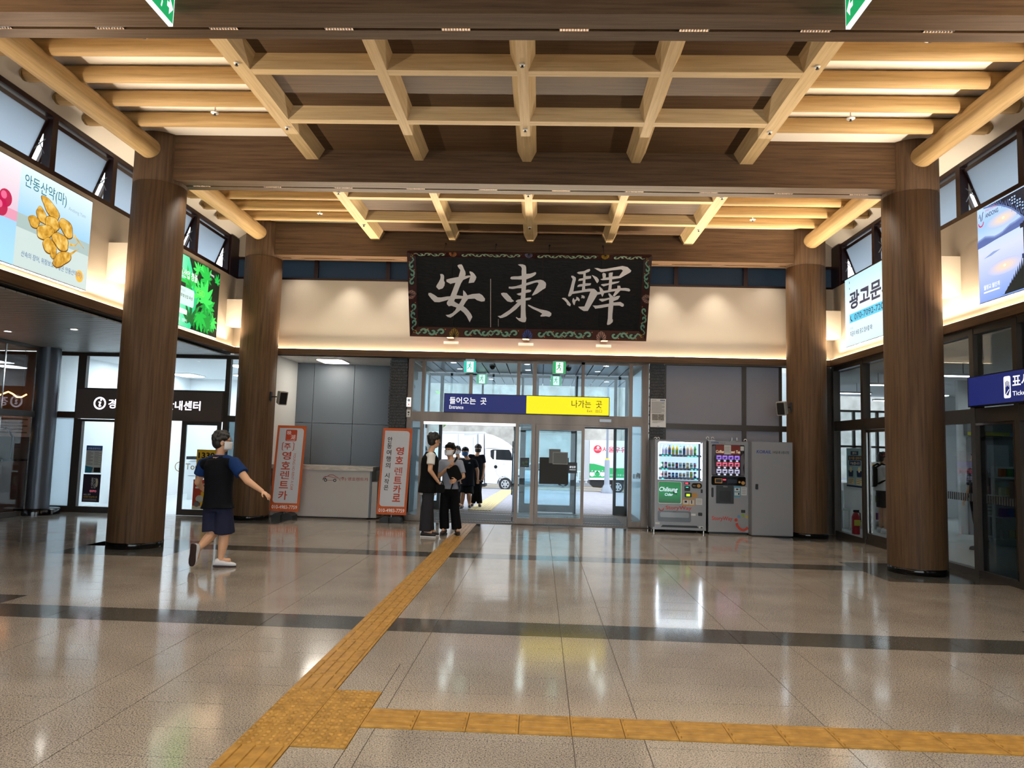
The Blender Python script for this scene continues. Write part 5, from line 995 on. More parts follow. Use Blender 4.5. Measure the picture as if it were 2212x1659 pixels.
def fbar(o0, o1, i0, i1):
    vs = [SP(*o0, FD), SP(*o1, FD), SP(*i1, .0), SP(*i0, .0), SP(*o0, -.05), SP(*o1, -.05), SP(*i1, -.05), SP(*i0, -.05)]
    return MB().add(vs, [(0, 1, 2, 3), (7, 6, 5, 4), (0, 4, 5, 1), (1, 5, 6, 2), (2, 6, 7, 3), (3, 7, 4, 0)]).build('frame_board', 'board_frame', board)
fb = [fbar((OU0, OV0), (OU1, OV0), (IU0, IV0), (IU1, IV0)), fbar((OU1, OV1), (OU0, OV1), (IU1, IV1), (IU0, IV1)), fbar((OU0, OV1), (OU0, OV0), (IU0, IV1), (IU0, IV0)), fbar((OU1, OV0), (OU1, OV1), (IU1, IV0), (IU1, IV1))]
for i, nm in enumerate(('character', 'character', 'character')):
    polys, hole = CALLI[i]; a = Art(SB0, SU, SV)
    for j, pl_ in enumerate(polys):
        a.poly([(u/1000, v/1000) for u, v in pl_], 'brush_white', 1, hole=[(u/1000, v/1000) for u, v in hole][::-1] if (hole and j == 1) else None, thick=.008)
    a.build(nm, board)
# light through the gaps between planks, painted as pale lines
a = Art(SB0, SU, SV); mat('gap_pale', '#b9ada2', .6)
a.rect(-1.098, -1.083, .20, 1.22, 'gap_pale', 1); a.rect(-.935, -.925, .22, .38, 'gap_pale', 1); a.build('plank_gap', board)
mat('scroll_green', '#7fb09c', .5); mat('scroll_pale', '#b9d6b4', .5); mat('lotus_gold', '#a3873a', .5); mat('lotus_orange', '#d98b55', .5); mat('lotus_violet', '#8f8fb5', .5); mat('lotus_yellow', '#d8a92a', .5); mat('lotus_blue', '#4a63b8', .5); mat('lotus_pink', '#c69a8f', .5); mat('scroll_black', '#0d0f0d', .5)
def lotus(a, x, y, s, m):
    for an, l in ((-1.25, .62), (-.75, .8), (-.3, .95), (.3, .95), (.75, .8), (1.25, .62), (0, 1.05)):
        d = PI/2+an; L = s*l; dx, dy = math.cos(d), math.sin(d); wd = L*.26
        pts = [(x, y-s*.4), (x+dx*L*.5-dy*wd, y-s*.4+dy*L*.6+dx*wd), (x+dx*L, y-s*.4+dy*L), (x+dx*L*.5+dy*wd, y-s*.4+dy*L*.6-dx*wd)]
        a.poly(pts, m, 4); a.line([pts[0], ((pts[0][0]+pts[2][0])/2, (pts[0][1]+pts[2][1])/2), pts[2]], s*.06, 'scroll_black', 5)
def spiral(a, x, y, r, a0, turns, m, wd, lay=3):
    n = 16; a.line([(x+r*(1-.8*k/n)*math.cos(a0+turns*k/n), y+r*(1-.8*k/n)*math.sin(a0+turns*k/n)) for k in range(n+1)], wd, m, lay, False)
def scroll(a, x0, x1, hgt, m, lot, mid=True):
    L = x1-x0; n = max(2, int(L/(hgt*1.0))); n += n % 2; st = L/n; yc = hgt*.5
    for k in range(n):
        cx = x0+st*(k+.5); up = k % 2 == 0; sgn = 1 if up else -1; r = hgt*.40
        mirror = 1 if k < n/2 else -1
        if mid and abs(cx-(x0+x1)/2) < st*.6: continue
        a.poly(circ(cx, yc, st*.48, 16, hgt*.34), 'scroll_black', 2)
        spiral(a, cx, yc, r, (PI if mirror > 0 else 0)-.2*sgn, sgn*mirror*-5.2, m, hgt*.22)
        a.line([(cx-mirror*r, yc), (cx-mirror*(r+st*.25), yc-sgn*hgt*.28), (cx-mirror*(st*.95), yc-sgn*hgt*.1)], hgt*.18, m, 3)
        a.poly(circ(cx+st*.45, yc+sgn*hgt*.33, hgt*.07, 8), 'lotus_orange', 4)
    if mid: lotus(a, (x0+x1)/2, yc-.02, hgt*1.1, lot)
def border(o, i_, u, length, m, lots, parent):
    oo = SP(*o, FD); ii = SP(*i_, 0); v = (ii-oo); vv = v-u*v.dot(u)
    a = Art(oo, u, vv) if True else None
    if a.n.dot(SN) < 0: a.n = -a.n
    wd = vv.length; a.o = oo+vv*.08; segs = lots; L = length
    sh = .16; seg = (L-2*sh)/len(segs)
    for k, lt in enumerate(segs): scroll(a, sh+seg*k+.04, sh+seg*(k+1)-.04, wd*.84, m, lt)
    for x in (.09, L-.09): spiral(a, x, wd*.38, wd*.2, 0, 5, 'lotus_gold', wd*.08)
    return a.build('painted_scroll', parent)
border((OU0, OV0), (IU0, IV0), SU, OU1-OU0, 'scroll_green', ['lotus_gold', 'lotus_blue', 'lotus_pink'], fb[0])
border((OU0, OV1), (IU0, IV1), SU, OU1-OU0, 'scroll_pale', ['lotus_orange', 'lotus_violet', 'lotus_yellow'], fb[1])
border((OU0, OV0), (IU0, IV0), SV, SLEN, 'scroll_green', ['lotus_pink'], fb[2]); border((OU1, OV0), (IU1, IV0), SV, SLEN, 'scroll_green', ['lotus_pink'], fb[3])
for u in (-1.95, -.35, 1.3):
    p = SP(u, .0, -.02); bx('support_bracket', 'wood_dark_x', board, u-.07, u+.07, p.y-.08, 15.45, p.z-.045, p.z-.005); bx('bracket_plate', 'white', board, u-.16, u+.16, 15.41, 15.45, p.z-.15, p.z-.10)
for u in (-2.05, -1.0, .1, 1.2):
    p = SP(u, OV1-.02, -.02); MB().tube([p, (u, 14.76, 5.78)], .004, 6).build('hanging_wire', 'black', board); MB().lathe([(.001, 0), (.018, 0), (.018, .03), (.001, .03)], (u, 14.775, 5.77), 10).build('wire_anchor', 'black', board)
# ================================================================ RENTAL DESK AND BANNERS
noisy('marble', '#cfcac2', '#a9a39b', 5, .25, stretch=(1, 1, 3)); mat('desk_white', '#b9b6b2', .45)
ds = thing('rental_counter', 'white car rental counter with a marble top and red lettering', 'counter', (-4.7, 15.9, 0))
bx('body', 'desk_white', ds, -5.74, -3.62, 15.62, 16.2, .03, 1.02); bx('marble_top', 'marble', ds, -5.75, -3.55, 15.57, 16.22, 1.02, 1.11); bx('side_shelf', 'desk_white', ds, -3.62, -3.46, 15.66, 16.2, .03, .79); bx('plinth', 'frame_grey', ds, -5.7, -3.66, 15.66, 16.2, 0, .03); bx('end_panel', 'panel_grey', ds, -3.62, -3.58, 15.62, 15.66, .03, 1.02)
mat('print_red', '#a02a20', .5); p = at(697, 1037, 15.61); a = Art((p.x, 15.619, p.z), (1, 0, 0), (0, 0, 1))
a.line([(0, .02), (.03, .07), (.09, .08), (.15, .115), (.22, .115), (.28, .08), (.33, .06), (.335, .03)], .012, 'print_red', 1); a.line([(.03, .05), (.1, .085), (.2, .07), (.3, .045)], .01, 'print_red', 1); a.line([(.0, .0), (.02, .035), (.06, .04), (.09, .0)], .012, 'print_black', 1); a.line([(.09, .0), (.23, .0)], .008, 'print_red', 1)
for x in (.06, .26): a.poly(circ(x, .0, .034, 18), 'print_black', 2, hole=circ(x, 0, .018, 18)[::-1])
a.text('(주) 영호렌트카', .36, -.01, .085, 'print_red', 1, .02, width=.62); a.build('lettering', ds)
mat('banner_orange', '#c65a20', .6); mat('banner_white', '#c9ccd4', .6); mat('banner_text', '#b8401a', .6); mat('banner_navy', '#23202c', .6)
def banner(x, y, lab, draw):
    t = thing('banner_stand', lab, 'banner', (x, y, 0), 'orange banner stands')
    u = Vector((1, 0, 0)); v = Vector((.03, .05, 1)).normalized(); o = Vector((x-.31, y, .15)); n_ = u.cross(v)
    def q(a_, b_, d): return o+u*a_+v*b_+n_*d
    MB().add([q(a_, b_, d) for d in (0, -.006) for a_, b_ in ((0, 0), (.62, 0), (.62, 1.8), (0, 1.8))], [(0, 1, 2, 3), (7, 6, 5, 4), (0, 4, 5, 1), (1, 5, 6, 2), (2, 6, 7, 3), (3, 7, 4, 0)]).build('banner_sheet', 'banner_orange', t)
    a = Art(o, u, v); pts = [(.045, .17), (.045, 1.745), (.5, 1.745)]+[(.5+.07*math.sin(k*PI/10), 1.675+.07*math.cos(k*PI/10)) for k in range(6)]+[(.57, .17)]
    pts = [(.115, .17)]+[(.115-.07*math.sin(k*PI/10), .24-.07*math.cos(k*PI/10)) for k in range(6)]+pts[1:]
    a.poly(pts[::-1], 'banner_white', 1); a.text('010-4983-7759', .31, .05, .075, 'ink_white', 2, .012, width=.54, align='CENTER'); draw(a); a.build('banner_print', t)
    pole = MB().tube([q(.31, 1.79, -.03), q(.31, -.05, -.03)], .012, 8); pole.tube([q(.0, 1.79, -.01), q(.62, 1.79, -.01)], .006, 6); pole.tube([q(0, .01, -.01), q(.62, .01, -.01)], .006, 6); pole.build('pole', 'alu', t)
    b_ = MB()
    for s_ in (-1, 1):
        b_.prism([(x+s_*.03, 0), (x+s_*.22, 0), (x+s_*.215, .07), (x+s_*.15, .115), (x+s_*.06, .12), (x+s_*.03, .08)], y-.12, y+.22, 'xz')
    b_.box(x-.05, x+.05, y-.02, y+.12, 0, .1); b_.build('weight_base', mat('base_grey', '#2c2f33', .6), t)
def bn1(a):
    a.poly(rrect(.19, .43, 1.47, 1.71, .025), 'banner_text', 2); a.text('映', .215, 1.60, .09, 'ink_white', 3, .0); a.text('湖', .30, 1.505, .1, 'ink_white', 3, .0); a.rect(.22, .4, 1.485, 1.49, 'ink_white', 3)
    for ch_, b_, h_ in (('주', 1.29, .13), ('영', 1.075, .17), ('호', .87, .17), ('렌', .67, .17), ('트', .475, .15), ('카', .235, .19)): a.text(ch_, .25, b_, h_, 'banner_text', 2, .018, align='CENTER', width=.19 if ch_ != '주' else .14)
    a.line([(.165, 1.44), (.14, 1.42), (.14, 1.29), (.165, 1.27)], .016, 'banner_text', 2); a.line([(.36, 1.44), (.385, 1.42), (.385, 1.29), (.36, 1.27)], .016, 'banner_text', 2)
    a.text('YOUNG HO RENT A CAR', .395, 1.22, .055, 'banner_text', 2, 0, width=.78, rot=-PI/2)
def bn2(a):
    for i, ch_ in enumerate('안동여행의'): a.text(ch_, .16, 1.50-.135*i, .115, 'banner_navy', 2, .015, align='CENTER', width=.10)
    for i, ch_ in enumerate('시작은'): a.text(ch_, .16, .755-.125*i, .105, 'banner_navy', 2, .015, align='CENTER', width=.10)
    for ch_, b_ in (('영', 1.24), ('호', 1.05), ('렌', .82), ('트', .64), ('카', .45), ('로', .27)): a.text(ch_, .39, b_, .165 if ch_ != '트' else .15, 'banner_text', 2, .025, align='CENTER', width=.165)
banner(-5.32, 15.26, 'orange and white banner with a square seal, beside the far left column', bn1)
banner(-3.05, 15.22, 'orange and white banner with two columns of lettering, beside the slab pillar', bn2)
# ================================================================ VENDING MACHINES AND LOCKER
VF = 14.95
vm = thing('drinks_machine', 'grey drinks vending machine with a lit window and a green panel', 'vending machine', (2.85, 15.25, 0))
def rr(nm, m, p, x0, x1, z0, z1, y0, y1, r=.02): return MB().bevbox(x0, x1, y0, y1, z0, z1, r).build(nm, m, p)
cb_ = MB(); WX0, WX1, WZ0, WZ1 = 2.40, 3.285, 1.03, 1.81
cb_.box(2.29, 2.31, 15.0, 15.58, .06, 1.83); cb_.box(3.34, 3.36, 15.0, 15.58, .06, 1.85); cb_.box(2.31, 3.34, 15.55, 15.58, .06, 1.85); cb_.box(2.29, 3.36, 15.0, 15.58, 1.83, 1.85); cb_.box(2.31, 3.34, 15.05, 15.55, .06, .98); cb_.build('cabinet', 'vm_side', vm)
dr = MB(); y0_, y1_ = VF, VF+.05
for q in ((2.335, WX0, .10, 1.85), (WX1, 3.36, .10, 1.85), (WX0, WX1, .10, WZ0), (WX0, WX1, WZ1, 1.85)): dr.box(q[0], q[1], y0_, y1_, q[2], q[3])
dr.prism([(2.29, y1_), (2.335, y0_), (2.335, y1_)], .10, 1.85, 'xy'); vdoor = dr.build('front_door', 'vm_grey', vm)
MB().box(2.30, 3.36, VF-.005, VF+.05, .055, .10).build('skirt', 'vm_grey', vm); MB().prism([(2.46, .102), (3.22, .102), (3.18, .145), (2.5, .145)], VF-.004, VF+.001, 'xz').build('kick_slot', 'black', vm)
for x in (2.33, 3.32): MB().cyl((x, VF+.03, 0), (x, VF+.03, .06), .02, n=10).build('foot', 'steel_bright', vm)
for x in (2.36, 3.30): MB().cyl((x, 15.5, 0), (x, 15.5, .06), .02, n=10).build('foot', 'steel_bright', vm)
glow('vm_back', '#bfd8f5', 1.15); bx('lit_back', 'vm_back', vm, WX0+.005, WX1-.005, 15.30, 15.32, WZ0, WZ1)
glow('vm_tube', '#eaf4ff', 18); bx('lamp_tube', 'vm_tube', vm, WX0+.03, WX1-.03, VF+.06, VF+.08, WZ1-.02, WZ1); bx('lamp_tube', 'vm_tube', vm, WX0+.005, WX0+.02, VF+.06, VF+.08, WZ0+.02, WZ1-.02); bx('lamp_tube', 'vm_tube', vm, WX1-.02, WX1-.005, VF+.06, VF+.08, WZ0+.02, WZ1-.02)
fr2 = MB(); inn = rrect(WX0+.012, WX1-.012, WZ0+.012, WZ1-.012, .03); out_ = [(WX0, WZ0), (WX1, WZ0), (WX1, WZ1), (WX0, WZ1)]
MB().bevbox(WX0, WX1, VF+.004, VF+.008, WZ0, WZ1, .03).build('window_glass', 'glass_clear', vm)
mat('tray_blue', '#33518f', .4); glow('btn_green', '#22e0b0', 1.6)
SH = [(1.555, 10), (1.285, 10), (1.095, 10)]
btn = {0: (0, 1, 2, 7, 8, 9), 1: (0, 1, 8, 9), 2: (0, 9)}
for i, (z, n) in enumerate(SH):
    sh_ = bx('shelf', 'tray_blue', vm, WX0+.01, WX1-.01, VF+.05, 15.28, z-.012, z); bx('button_rail', 'vm_side', vm, WX0+.01, WX1-.01, VF+.015, VF+.045, z-.04, z-.012)
    for k in range(10):
        bx('button', 'btn_green' if k in btn[i] else 'black', vm, 2.475+.0735*k, 2.515+.0735*k, VF+.010, VF+.016, z-.034, z-.018)
def bottle(x, z, body, cap, lab_, hh=.2, r=.026):
    t = thing('drink_bottle', lab_, 'bottle', (x, VF+.10, z), 'drinks in the vending machine window')
    MB().lathe([(.001, 0), (r*.92, .002), (r, .012), (r, hh*.55), (r*.96, hh*.62), (r*.45, hh*.84), (r*.4, hh*.9), (.001, hh*.9)], (x, VF+.10, z), 14).build('body', body, t); MB().lathe([(r*.44, hh*.88), (r*.46, hh), (.001, hh)], (x, VF+.10, z), 12).build('cap', cap, t); MB().lathe([(r*1.02, hh*.2), (r*1.02, hh*.48)], (x, VF+.10, z), 14).build('label', cap, t)
def can(x, z, body, band, lab_, hh=.118, r=.028):
    t = thing('drink_can', lab_, 'can', (x, VF+.10, z), 'drinks in the vending machine window')
    MB().lathe([(.001, 0), (r*.8, .0), (r, .01), (r, hh-.012), (r*.85, hh-.002), (r*.8, hh), (.001, hh-.004)], (x, VF+.10, z), 14).build('body', body, t); MB().lathe([(r*1.01, hh*.3), (r*1.01, hh*.68)], (x, VF+.10, z), 14).build('label', band, t)
dc = dict(clear='#cfd3ea', lilac='#b9a6d8', brown='#8a5a2a', blue='#2a4fb0', green='#1f7a3f', lime='#6fae3a', teal='#1d8f86', black='#14141a', peach='#d9a878', pink='#d8a9b0', purple='#7a2f80', white='#dfe6ea', navy='#1c2f7a', yellow='#d6b52e', red='#b02a34', sky='#5aa6dc', grey='#9aa3ad')
for k, c in dc.items(): mat('drink_'+k, c, .3)
top = [('clear', 'lilac'), ('clear', 'lilac'), ('brown', 'blue'), ('yellow', 'lime'), ('yellow', 'lime'), ('white', 'teal'), ('black', 'navy'), ('peach', 'pink'), ('peach', 'pink'), ('green', 'lime')]
midr = [('green', 'white'), ('purple', 'pink'), ('white', 'green'), ('white', 'green'), ('navy', 'red'), ('white', 'sky'), ('grey', 'black'), ('yellow', 'white'), ('white', 'teal'), ('sky', 'red')]
low = [('white', 'red'), ('white', 'red'), ('purple', 'white'), ('blue', 'sky'), ('blue', 'sky'), ('white', 'brown'), ('white', 'brown'), ('white', 'grey'), ('yellow', 'lime'), ('navy', 'white')]
for k in range(10):
    x = 2.497+.0735*k
    b_, c_ = top[k]; bottle(x, 1.555, 'drink_'+b_, 'drink_'+c_, '%s bottle, %s label, %s from left, top shelf of the drinks machine' % (b_, c_, ordinal(k)), .2 if k not in (5, 6) else .185, .028)
    b_, c_ = midr[k]; can(x, 1.285, 'drink_'+b_, 'drink_'+c_, '%s can, %s band, %s from left, middle shelf of the drinks machine' % (b_, c_, ordinal(k)), .118 if k < 2 else .11)
    b_, c_ = low[k]; can(x, 1.095, 'drink_'+b_, 'drink_'+c_, '%s can, %s band, %s from left, lowest shelf of the drinks machine' % (b_, c_, ordinal(k)), .12 if k in (0, 1, 7, 8, 9) else .095)
gp_ = MB().bevbox(2.405, 2.872, VF-.012, VF, .572, 1.01, .03).build('green_panel_frame', 'white', vm); zramp('cider_green', .57, 1.0, [(0, '#0b4a2c'), (.5, '#15854a'), (1, '#0f7a40')], .75)
a = Art((2.405, VF-.013, .572), (1, 0, 0), (0, 0, 1)); a.poly(rrect(.006, .452, .012, .432, .025), 'cider_green'); glow('cider_white', '#dff2ff', 1); glow('cider_star', '#0b5a30', .5); a.poly([(.33+(.085 if k % 2 == 0 else .035)*math.sin(k*PI/5), .235+(.085 if k % 2 == 0 else .035)*math.cos(k*PI/5)) for k in range(10)], 'cider_star', 2)
a.text('Chilsung', .02, .215, .115, 'cider_white', 3, .012, width=.37, shear=.25); a.text('Cider', .13, .155, .055, 'cider_white', 3, .01, width=.17, shear=.25); a.build('lit_panel', gp_)
a = Art((2.335, VF-.001, 0), (1, 0, 0), (0, 0, 1)); mat('korail_blue', '#1c2f8a', .4); mat('story_orange', '#b8381a', .5); mat('stk_orange', '#b8863a', .6); mat('stk_white', '#c4c6c4', .6)
a.text('KORAIL', .36, 1.822, .02, 'korail_blue', 1, .03, width=.13); a.text('코레일유통', .51, 1.822, .016, 'print_black', 1, 0, width=.09)
a.text('StoryWay', .22, .435, .095, 'story_orange', 1, .022, width=.52); a.line([(.135+.045*math.cos(t_), .475+.045*math.sin(t_)) for t_ in [PI+PI*k/12 for k in range(13)]], .02, 'story_orange', 1); a.poly(circ(.085, .495, .01, 10), 'stk_orange'); a.poly(circ(.185, .495, .01, 10), 'stk_orange')
a.rect(.55, .80, .535, .68, 'stk_orange'); a.rect(.565, .68, .56, .655, 'stk_white', 2); a.rect(.69, .785, .56, .655, 'stk_white', 2); a.rect(.60, .645, .60, .64, 'print_black', 3); a.rect(.73, .75, .58, .65, 'print_black', 3); a.rect(.825, .95, .565, .69, 'stk_white'); a.rect(.74, .85, .705, .795, 'stk_orange')
for k in range(4): a.rect(.84, .935, .665-.025*k, .672-.025*k, 'print_grey', 2)
a.rect(.72, .82, .345, .385, 'stk_white'); a.rect(.02, .105, .155, .195, 'stk_white'); a.rect(.89, .97, .10, .14, 'stk_white'); a.rect(.92, .96, .10, .125, 'print_black', 2); a.build('front_print', vdoor)
def pad(nm, m, x0, x1, z0, z1, d=.012, r=.012): return MB().bevbox(x0, x1, VF-d, VF+.001, z0, z1, r).build(nm, m, vm)
glow('led_disp', '#ff2a3a', 2.2); glow('lcd_green', '#a8ff20', 1.3)
b_ = pad('display_box', 'black', 2.93, 3.04, .965, 1.01); bx('digits', 'led_disp', b_, 2.945, 3.0, VF-.0135, VF-.012, .975, 1.0)
b_ = pad('bill_slot', 'black', 2.93, 3.04, .835, .93, .02); bx('slot_light', 'btn_green', b_, 2.955, 3.005, VF-.0215, VF-.02, .90, .912)
b_ = pad('coin_panel', 'black_gloss', 3.07, 3.275, .89, .995, .015, .045); MB().cyl((3.21, VF-.02, .942), (3.21, VF-.014, .942), .035, n=20).build('return_knob', 'stk_orange', b_); bx('coin_slot', 'stk_orange', b_, 3.095, 3.15, VF-.017, VF-.015, .935, .95)
b_ = pad('card_reader', 'black', 2.935, 3.07, .71, .80, .02); bx('lcd', 'lcd_green', b_, 2.965, 3.035, VF-.0215, VF-.02, .73, .775)
pad('lock_tab', 'black', 3.255, 3.29, .80, .875); b_ = pad('door_lock', 'black', 3.205, 3.285, .345, .41); 
fl = MB().bevbox(2.405, 3.06, VF-.02, VF+.0, .215, .425, .03).build('delivery_flap', mat('flap', '#5d6063', .25, .3), vm); MB().bevbox(2.44, 3.02, VF-.03, VF-.019, .30, .40, .03).build('flap_lip', mat('flap2', '#85888a', .2, .3), fl); bx('flap_notch', 'black', fl, 2.69, 2.77, VF-.022, VF-.019, .405, .415)
for x in (2.36, 2.42): MB().tube([(x+.025*math.cos(k*PI/6), 15.1, 1.875+.025*math.sin(k*PI/6)) for k in range(13)], .006, 6).build('eye_bolt', 'steel_bright', vm)
# coffee machine
cv = thing('coffee_machine', 'grey coffee vending machine with twelve lit buttons, between drinks machine and locker', 'vending machine', (3.8, 15.25, 0)); DX0, DX1 = 3.41, 4.20
bx('cabinet', 'vm_side', cv, DX0, DX1, VF+.04, 15.58, .03, 1.85); cd = MB().bevbox(DX0, DX1, VF, VF+.04, .04, 1.85, .01).build('front_door', 'vm_grey', cv); bx('plinth', 'black', cv, DX0+.02, DX1-.02, VF+.03, 15.5, 0, .04)
q = lambda zx, zy: (DX0+(zx-140)*.001244, 1.85-(zy-145)*.001251)
def qbox(nm, m, zx0, zx1, zy0, zy1, d0, d1, p=cv, r=.008): x0, z1 = q(zx0, zy0); x1, z0 = q(zx1, zy1); return MB().bevbox(x0, x1, VF-d1, VF-d0, z0, z1, min(r, (z1-z0)*.45)).build(nm, m, p)
mat('coffee_panel', '#22181c', .25); win = qbox('display_panel', 'coffee_panel', 190, 715, 200, 700, -.001, .006, cv, .02)
a = Art((DX0, VF-.007, 0), (1, 0, 0), (0, 0, 1)); mat('coffee_red', '#7a2418', .5); glow('coffee_text', '#ead7b0', .7); mat('figure_grey', '#54505a', .5)
def qr(zx0, zx1, zy0, zy1, m, lay=1): x0, z1 = q(zx0, zy0); x1, z0 = q(zx1, zy1); a.rect(x0-DX0, x1-DX0, z0, z1, m, lay)
qr(255, 645, 205, 360, 'coffee_red', 1); x, z = q(255, 335); a.text('Coffee & Sweet Tea', x-DX0, z, .06, 'coffee_text', 2, .012, width=.485, shear=.2)
for pts in ([(192, 230), (245, 215), (250, 330), (225, 420), (240, 560), (255, 680), (195, 690)], [(650, 380), (700, 330), (712, 480), (690, 560), (712, 690), (650, 690)]): a.poly([(q(*p_)[0]-DX0, q(*p_)[1]) for p_ in pts][::-1], 'figure_grey', 1)
qr(388, 497, 205, 355, 'stk_white', 3); qr(650, 705, 220, 290, 'stk_white', 3)
for k in range(5): qr(400, 480-8*(k % 2), 230+20*k, 236+20*k, 'print_grey', 4)
a.build('panel_print', win); bc = [glow('cb_violet', '#9a70e0', .85), glow('cb_red', '#e0607a', .85), glow('cb_pale', '#b9b8d8', .85)]; mat('cup_dark', '#2a1a3a', .4); glow('cb_white', '#cfd6e6', .9)
for r_i, zy in enumerate((405, 515, 625)):
    for c_i, zx in enumerate((305, 400, 497, 595)):
        b_ = qbox('select_button', ['cb_violet', 'cb_red', 'cb_pale'][r_i], zx-39, zx+39, zy-33, zy+33, .006, .014, cv, .01); a = Art((0, VF-.0145, 0), (1, 0, 0), (0, 0, 1)); cx, cz = q(zx-5, zy+5); a.poly([(cx-.03, cz+.005), (cx+.02, cz+.018), (cx+.035, cz), (cx+.01, cz-.02), (cx-.02, cz-.018)], 'cup_dark', 1); a.build('button_print', b_); b2 = qbox('price_tag', 'cb_white', zx-18, zx+18, zy+42, zy+66, .006, .010, cv, .005)
bn = qbox('control_band', 'black_gloss', 185, 730, 705, 850, -.001, .018, cv, .03); qbox('bill_frame', 'stk_orange', 238, 355, 740, 818, .018, .022, bn); qbox('bill_slot', 'black', 250, 343, 752, 806, .022, .024, bn); qbox('digits', 'led_disp', 368, 415, 752, 768, .018, .02, bn, .004); qbox('card_slot', mat('slot_navy', '#141a2c', .3), 440, 590, 750, 810, .018, .02, bn)
for zx, zy, rr_, m_ in ((630, 792, .022, 'stk_orange'), (688, 805, .036, 'stk_orange')): x, z = q(zx, zy); MB().cyl((x, VF-.018, z), (x, VF-.024, z), rr_, n=18).build('knob', m_, bn)
cd_ = qbox('cup_bay', mat('bay_dark', '#202124', .4), 260, 540, 855, 1140, -.001, .02, cv, .01); qbox('cup_door', 'black', 320, 490, 935, 1110, .02, .026, cd_, .01); qbox('spout', 'vm_side', 370, 440, 862, 880, .02, .028, cd_)
qbox('pull_handle', 'black', 185, 220, 890, 1045, -.001, .008, cv, .02); qbox('door_lock', 'black', 660, 725, 1232, 1280, -.001, .008)
a = Art((DX0, VF-.001, 0), (1, 0, 0), (0, 0, 1)); mat('stk_cyan', '#4a90ae', .6); qr(545, 650, 858, 1032, 'stk_cyan', 1); qr(555, 640, 885, 940, 'stk_white', 2); qr(555, 640, 958, 1005, 'stk_white', 2); qr(580, 615, 895, 920, 'print_black', 3); qr(612, 635, 965, 995, 'print_black', 3); qr(660, 750, 872, 1000, 'stk_white', 1)
for k in range(4): qr(672, 738, 885+28*k, 893+28*k, 'print_grey', 2)
x, z = q(182, 172); a.text('KORAIL', x-DX0, z-.01, .03, 'korail_blue', 1, .02, width=.155); x, z = q(320, 180); a.text('코레일유통', x-DX0, z, .018, 'print_black', 1, 0, width=.11); x, z = q(195, 1425); a.text('StoryWay', x-DX0, z, .1, 'story_orange', 1, .022, width=.41)
mat('dot_blue', '#5a86b0', .5); mat('dot_green', '#7a9a40', .5); mat('dot_yellow', '#b09a48', .5)
for zx, zy, m_ in ((580, 1395, 'story_orange'), (625, 1340, 'dot_blue'), (690, 1318, 'dot_green'), (750, 1342, 'dot_yellow')): x, z = q(zx, zy); a.poly(circ(x-DX0, z, .033, 18), m_, 1)
a.line([(q(zx, zy)[0]-DX0, q(zx, zy)[1]) for zx, zy in ((588, 1445), (600, 1485), (630, 1525), (665, 1548), (700, 1552), (735, 1540), (766, 1508))], .05, 'story_orange', 1); a.build('front_print', cd)
for x, f_ in ((3.41, 0), (3.51, 0), (3.90, 1), (4.0, 1)):
    if f_: MB().tube([(x, 15.05, 1.86), (x, 15.05, 1.93)], .008, 6).build('eye_bolt', 'steel_bright', cv)
    else: MB().tube([(x+.028*math.cos(k*PI/6), 15.05, 1.905+.028*math.sin(k*PI/6)) for k in range(13)], .007, 6).build('eye_bolt', 'steel_bright', cv)
for x0 in (3.37, 3.86): bx('top_bracket', 'steel_bright', cv, max(x0, DX0), x0+.19, 15.02, 15.09, 1.85, 1.87)
MB().tube([(4.17+.028*math.cos(k*PI/6), 15.05, 1.88+.028*math.sin(k*PI/6)) for k in range(13)], .007, 6).build('eye_bolt', 'steel_bright', cv)
# locker
LF = 14.70
lk = thing('storage_cabinet', 'tall plain grey storage cabinet at the right end of the vending row', 'cabinet', (4.7, 15.25, 0)); bx('body', 'vm_side', lk, 4.20, 5.0, LF+.02, 15.14, .02, 1.86); ld = MB().bevbox(4.203, 4.997, LF, LF+.02, .03, 1.85, .006).build('door', 'vm_grey', lk); bx('plinth', 'black', lk, 4.23, 4.97, LF+.05, 15.1, 0, .02)
p = at(1634.6, 1051, LF); MB().bevbox(p.x-.025, p.x+.025, LF-.015, LF, p.z-.05, p.z+.05, .01).build('latch', 'black', ld); p = at(1634, 979, LF); a = Art((p.x, LF-.001, p.z), (1, 0, 0), (0, 0, 1)); a.text('KORAIL', 0, 0, .062, 'korail_blue', 1, .02, width=.29, shear=.15); a.text('코레일유통 상품보관함', 0.31, .0, .055, 'print_black', 1, .012, width=.33); a.build('lettering', ld)
# ================================================================ OUTSIDE
mat('paver', '#8f8f96', .8); mat('asphalt', '#5f6266', .85); noisy('concrete', '#aaa8a3', '#918f89', 1.2, .85); mat('truck_white', '#c3c7d0', .3); mat('tyre', '#17181a', .8); mat('rim', '#b9bcc0', .3, .7); mat('truck_glass', '#15171b', .1); mat('milk_green', '#1e8a4c', .4); mat('milk_red', '#b81f33', .4); mat('post_grey', '#6b7480', .4, .3); mat('band_yellow', '#e0b02a', .5); mat('tactile_out', '#a08f5c', .7)
m_ = MATS['paver']; N_, L_ = nt(m_); g_ = node(m_, 'ShaderNodeNewGeometry'); b_ = node(m_, 'ShaderNodeTexBrick'); b_.inputs['Scale'].default_value = 2.6; b_.inputs['Color1'].default_value = col4('#7c7c84'); b_.inputs['Color2'].default_value = col4('#6a6a73'); b_.inputs['Mortar'].default_value = col4('#55555e'); b_.inputs['Mortar Size'].default_value = .012; L_.new(g_.outputs['Position'], b_.inputs[0]); L_.new(b_.outputs[0], N_['Principled BSDF'].inputs['Base Color'])
def gz(y): return 0 if y < 19 else (-.5*(y-19)/19 if y < 38 else -.5)
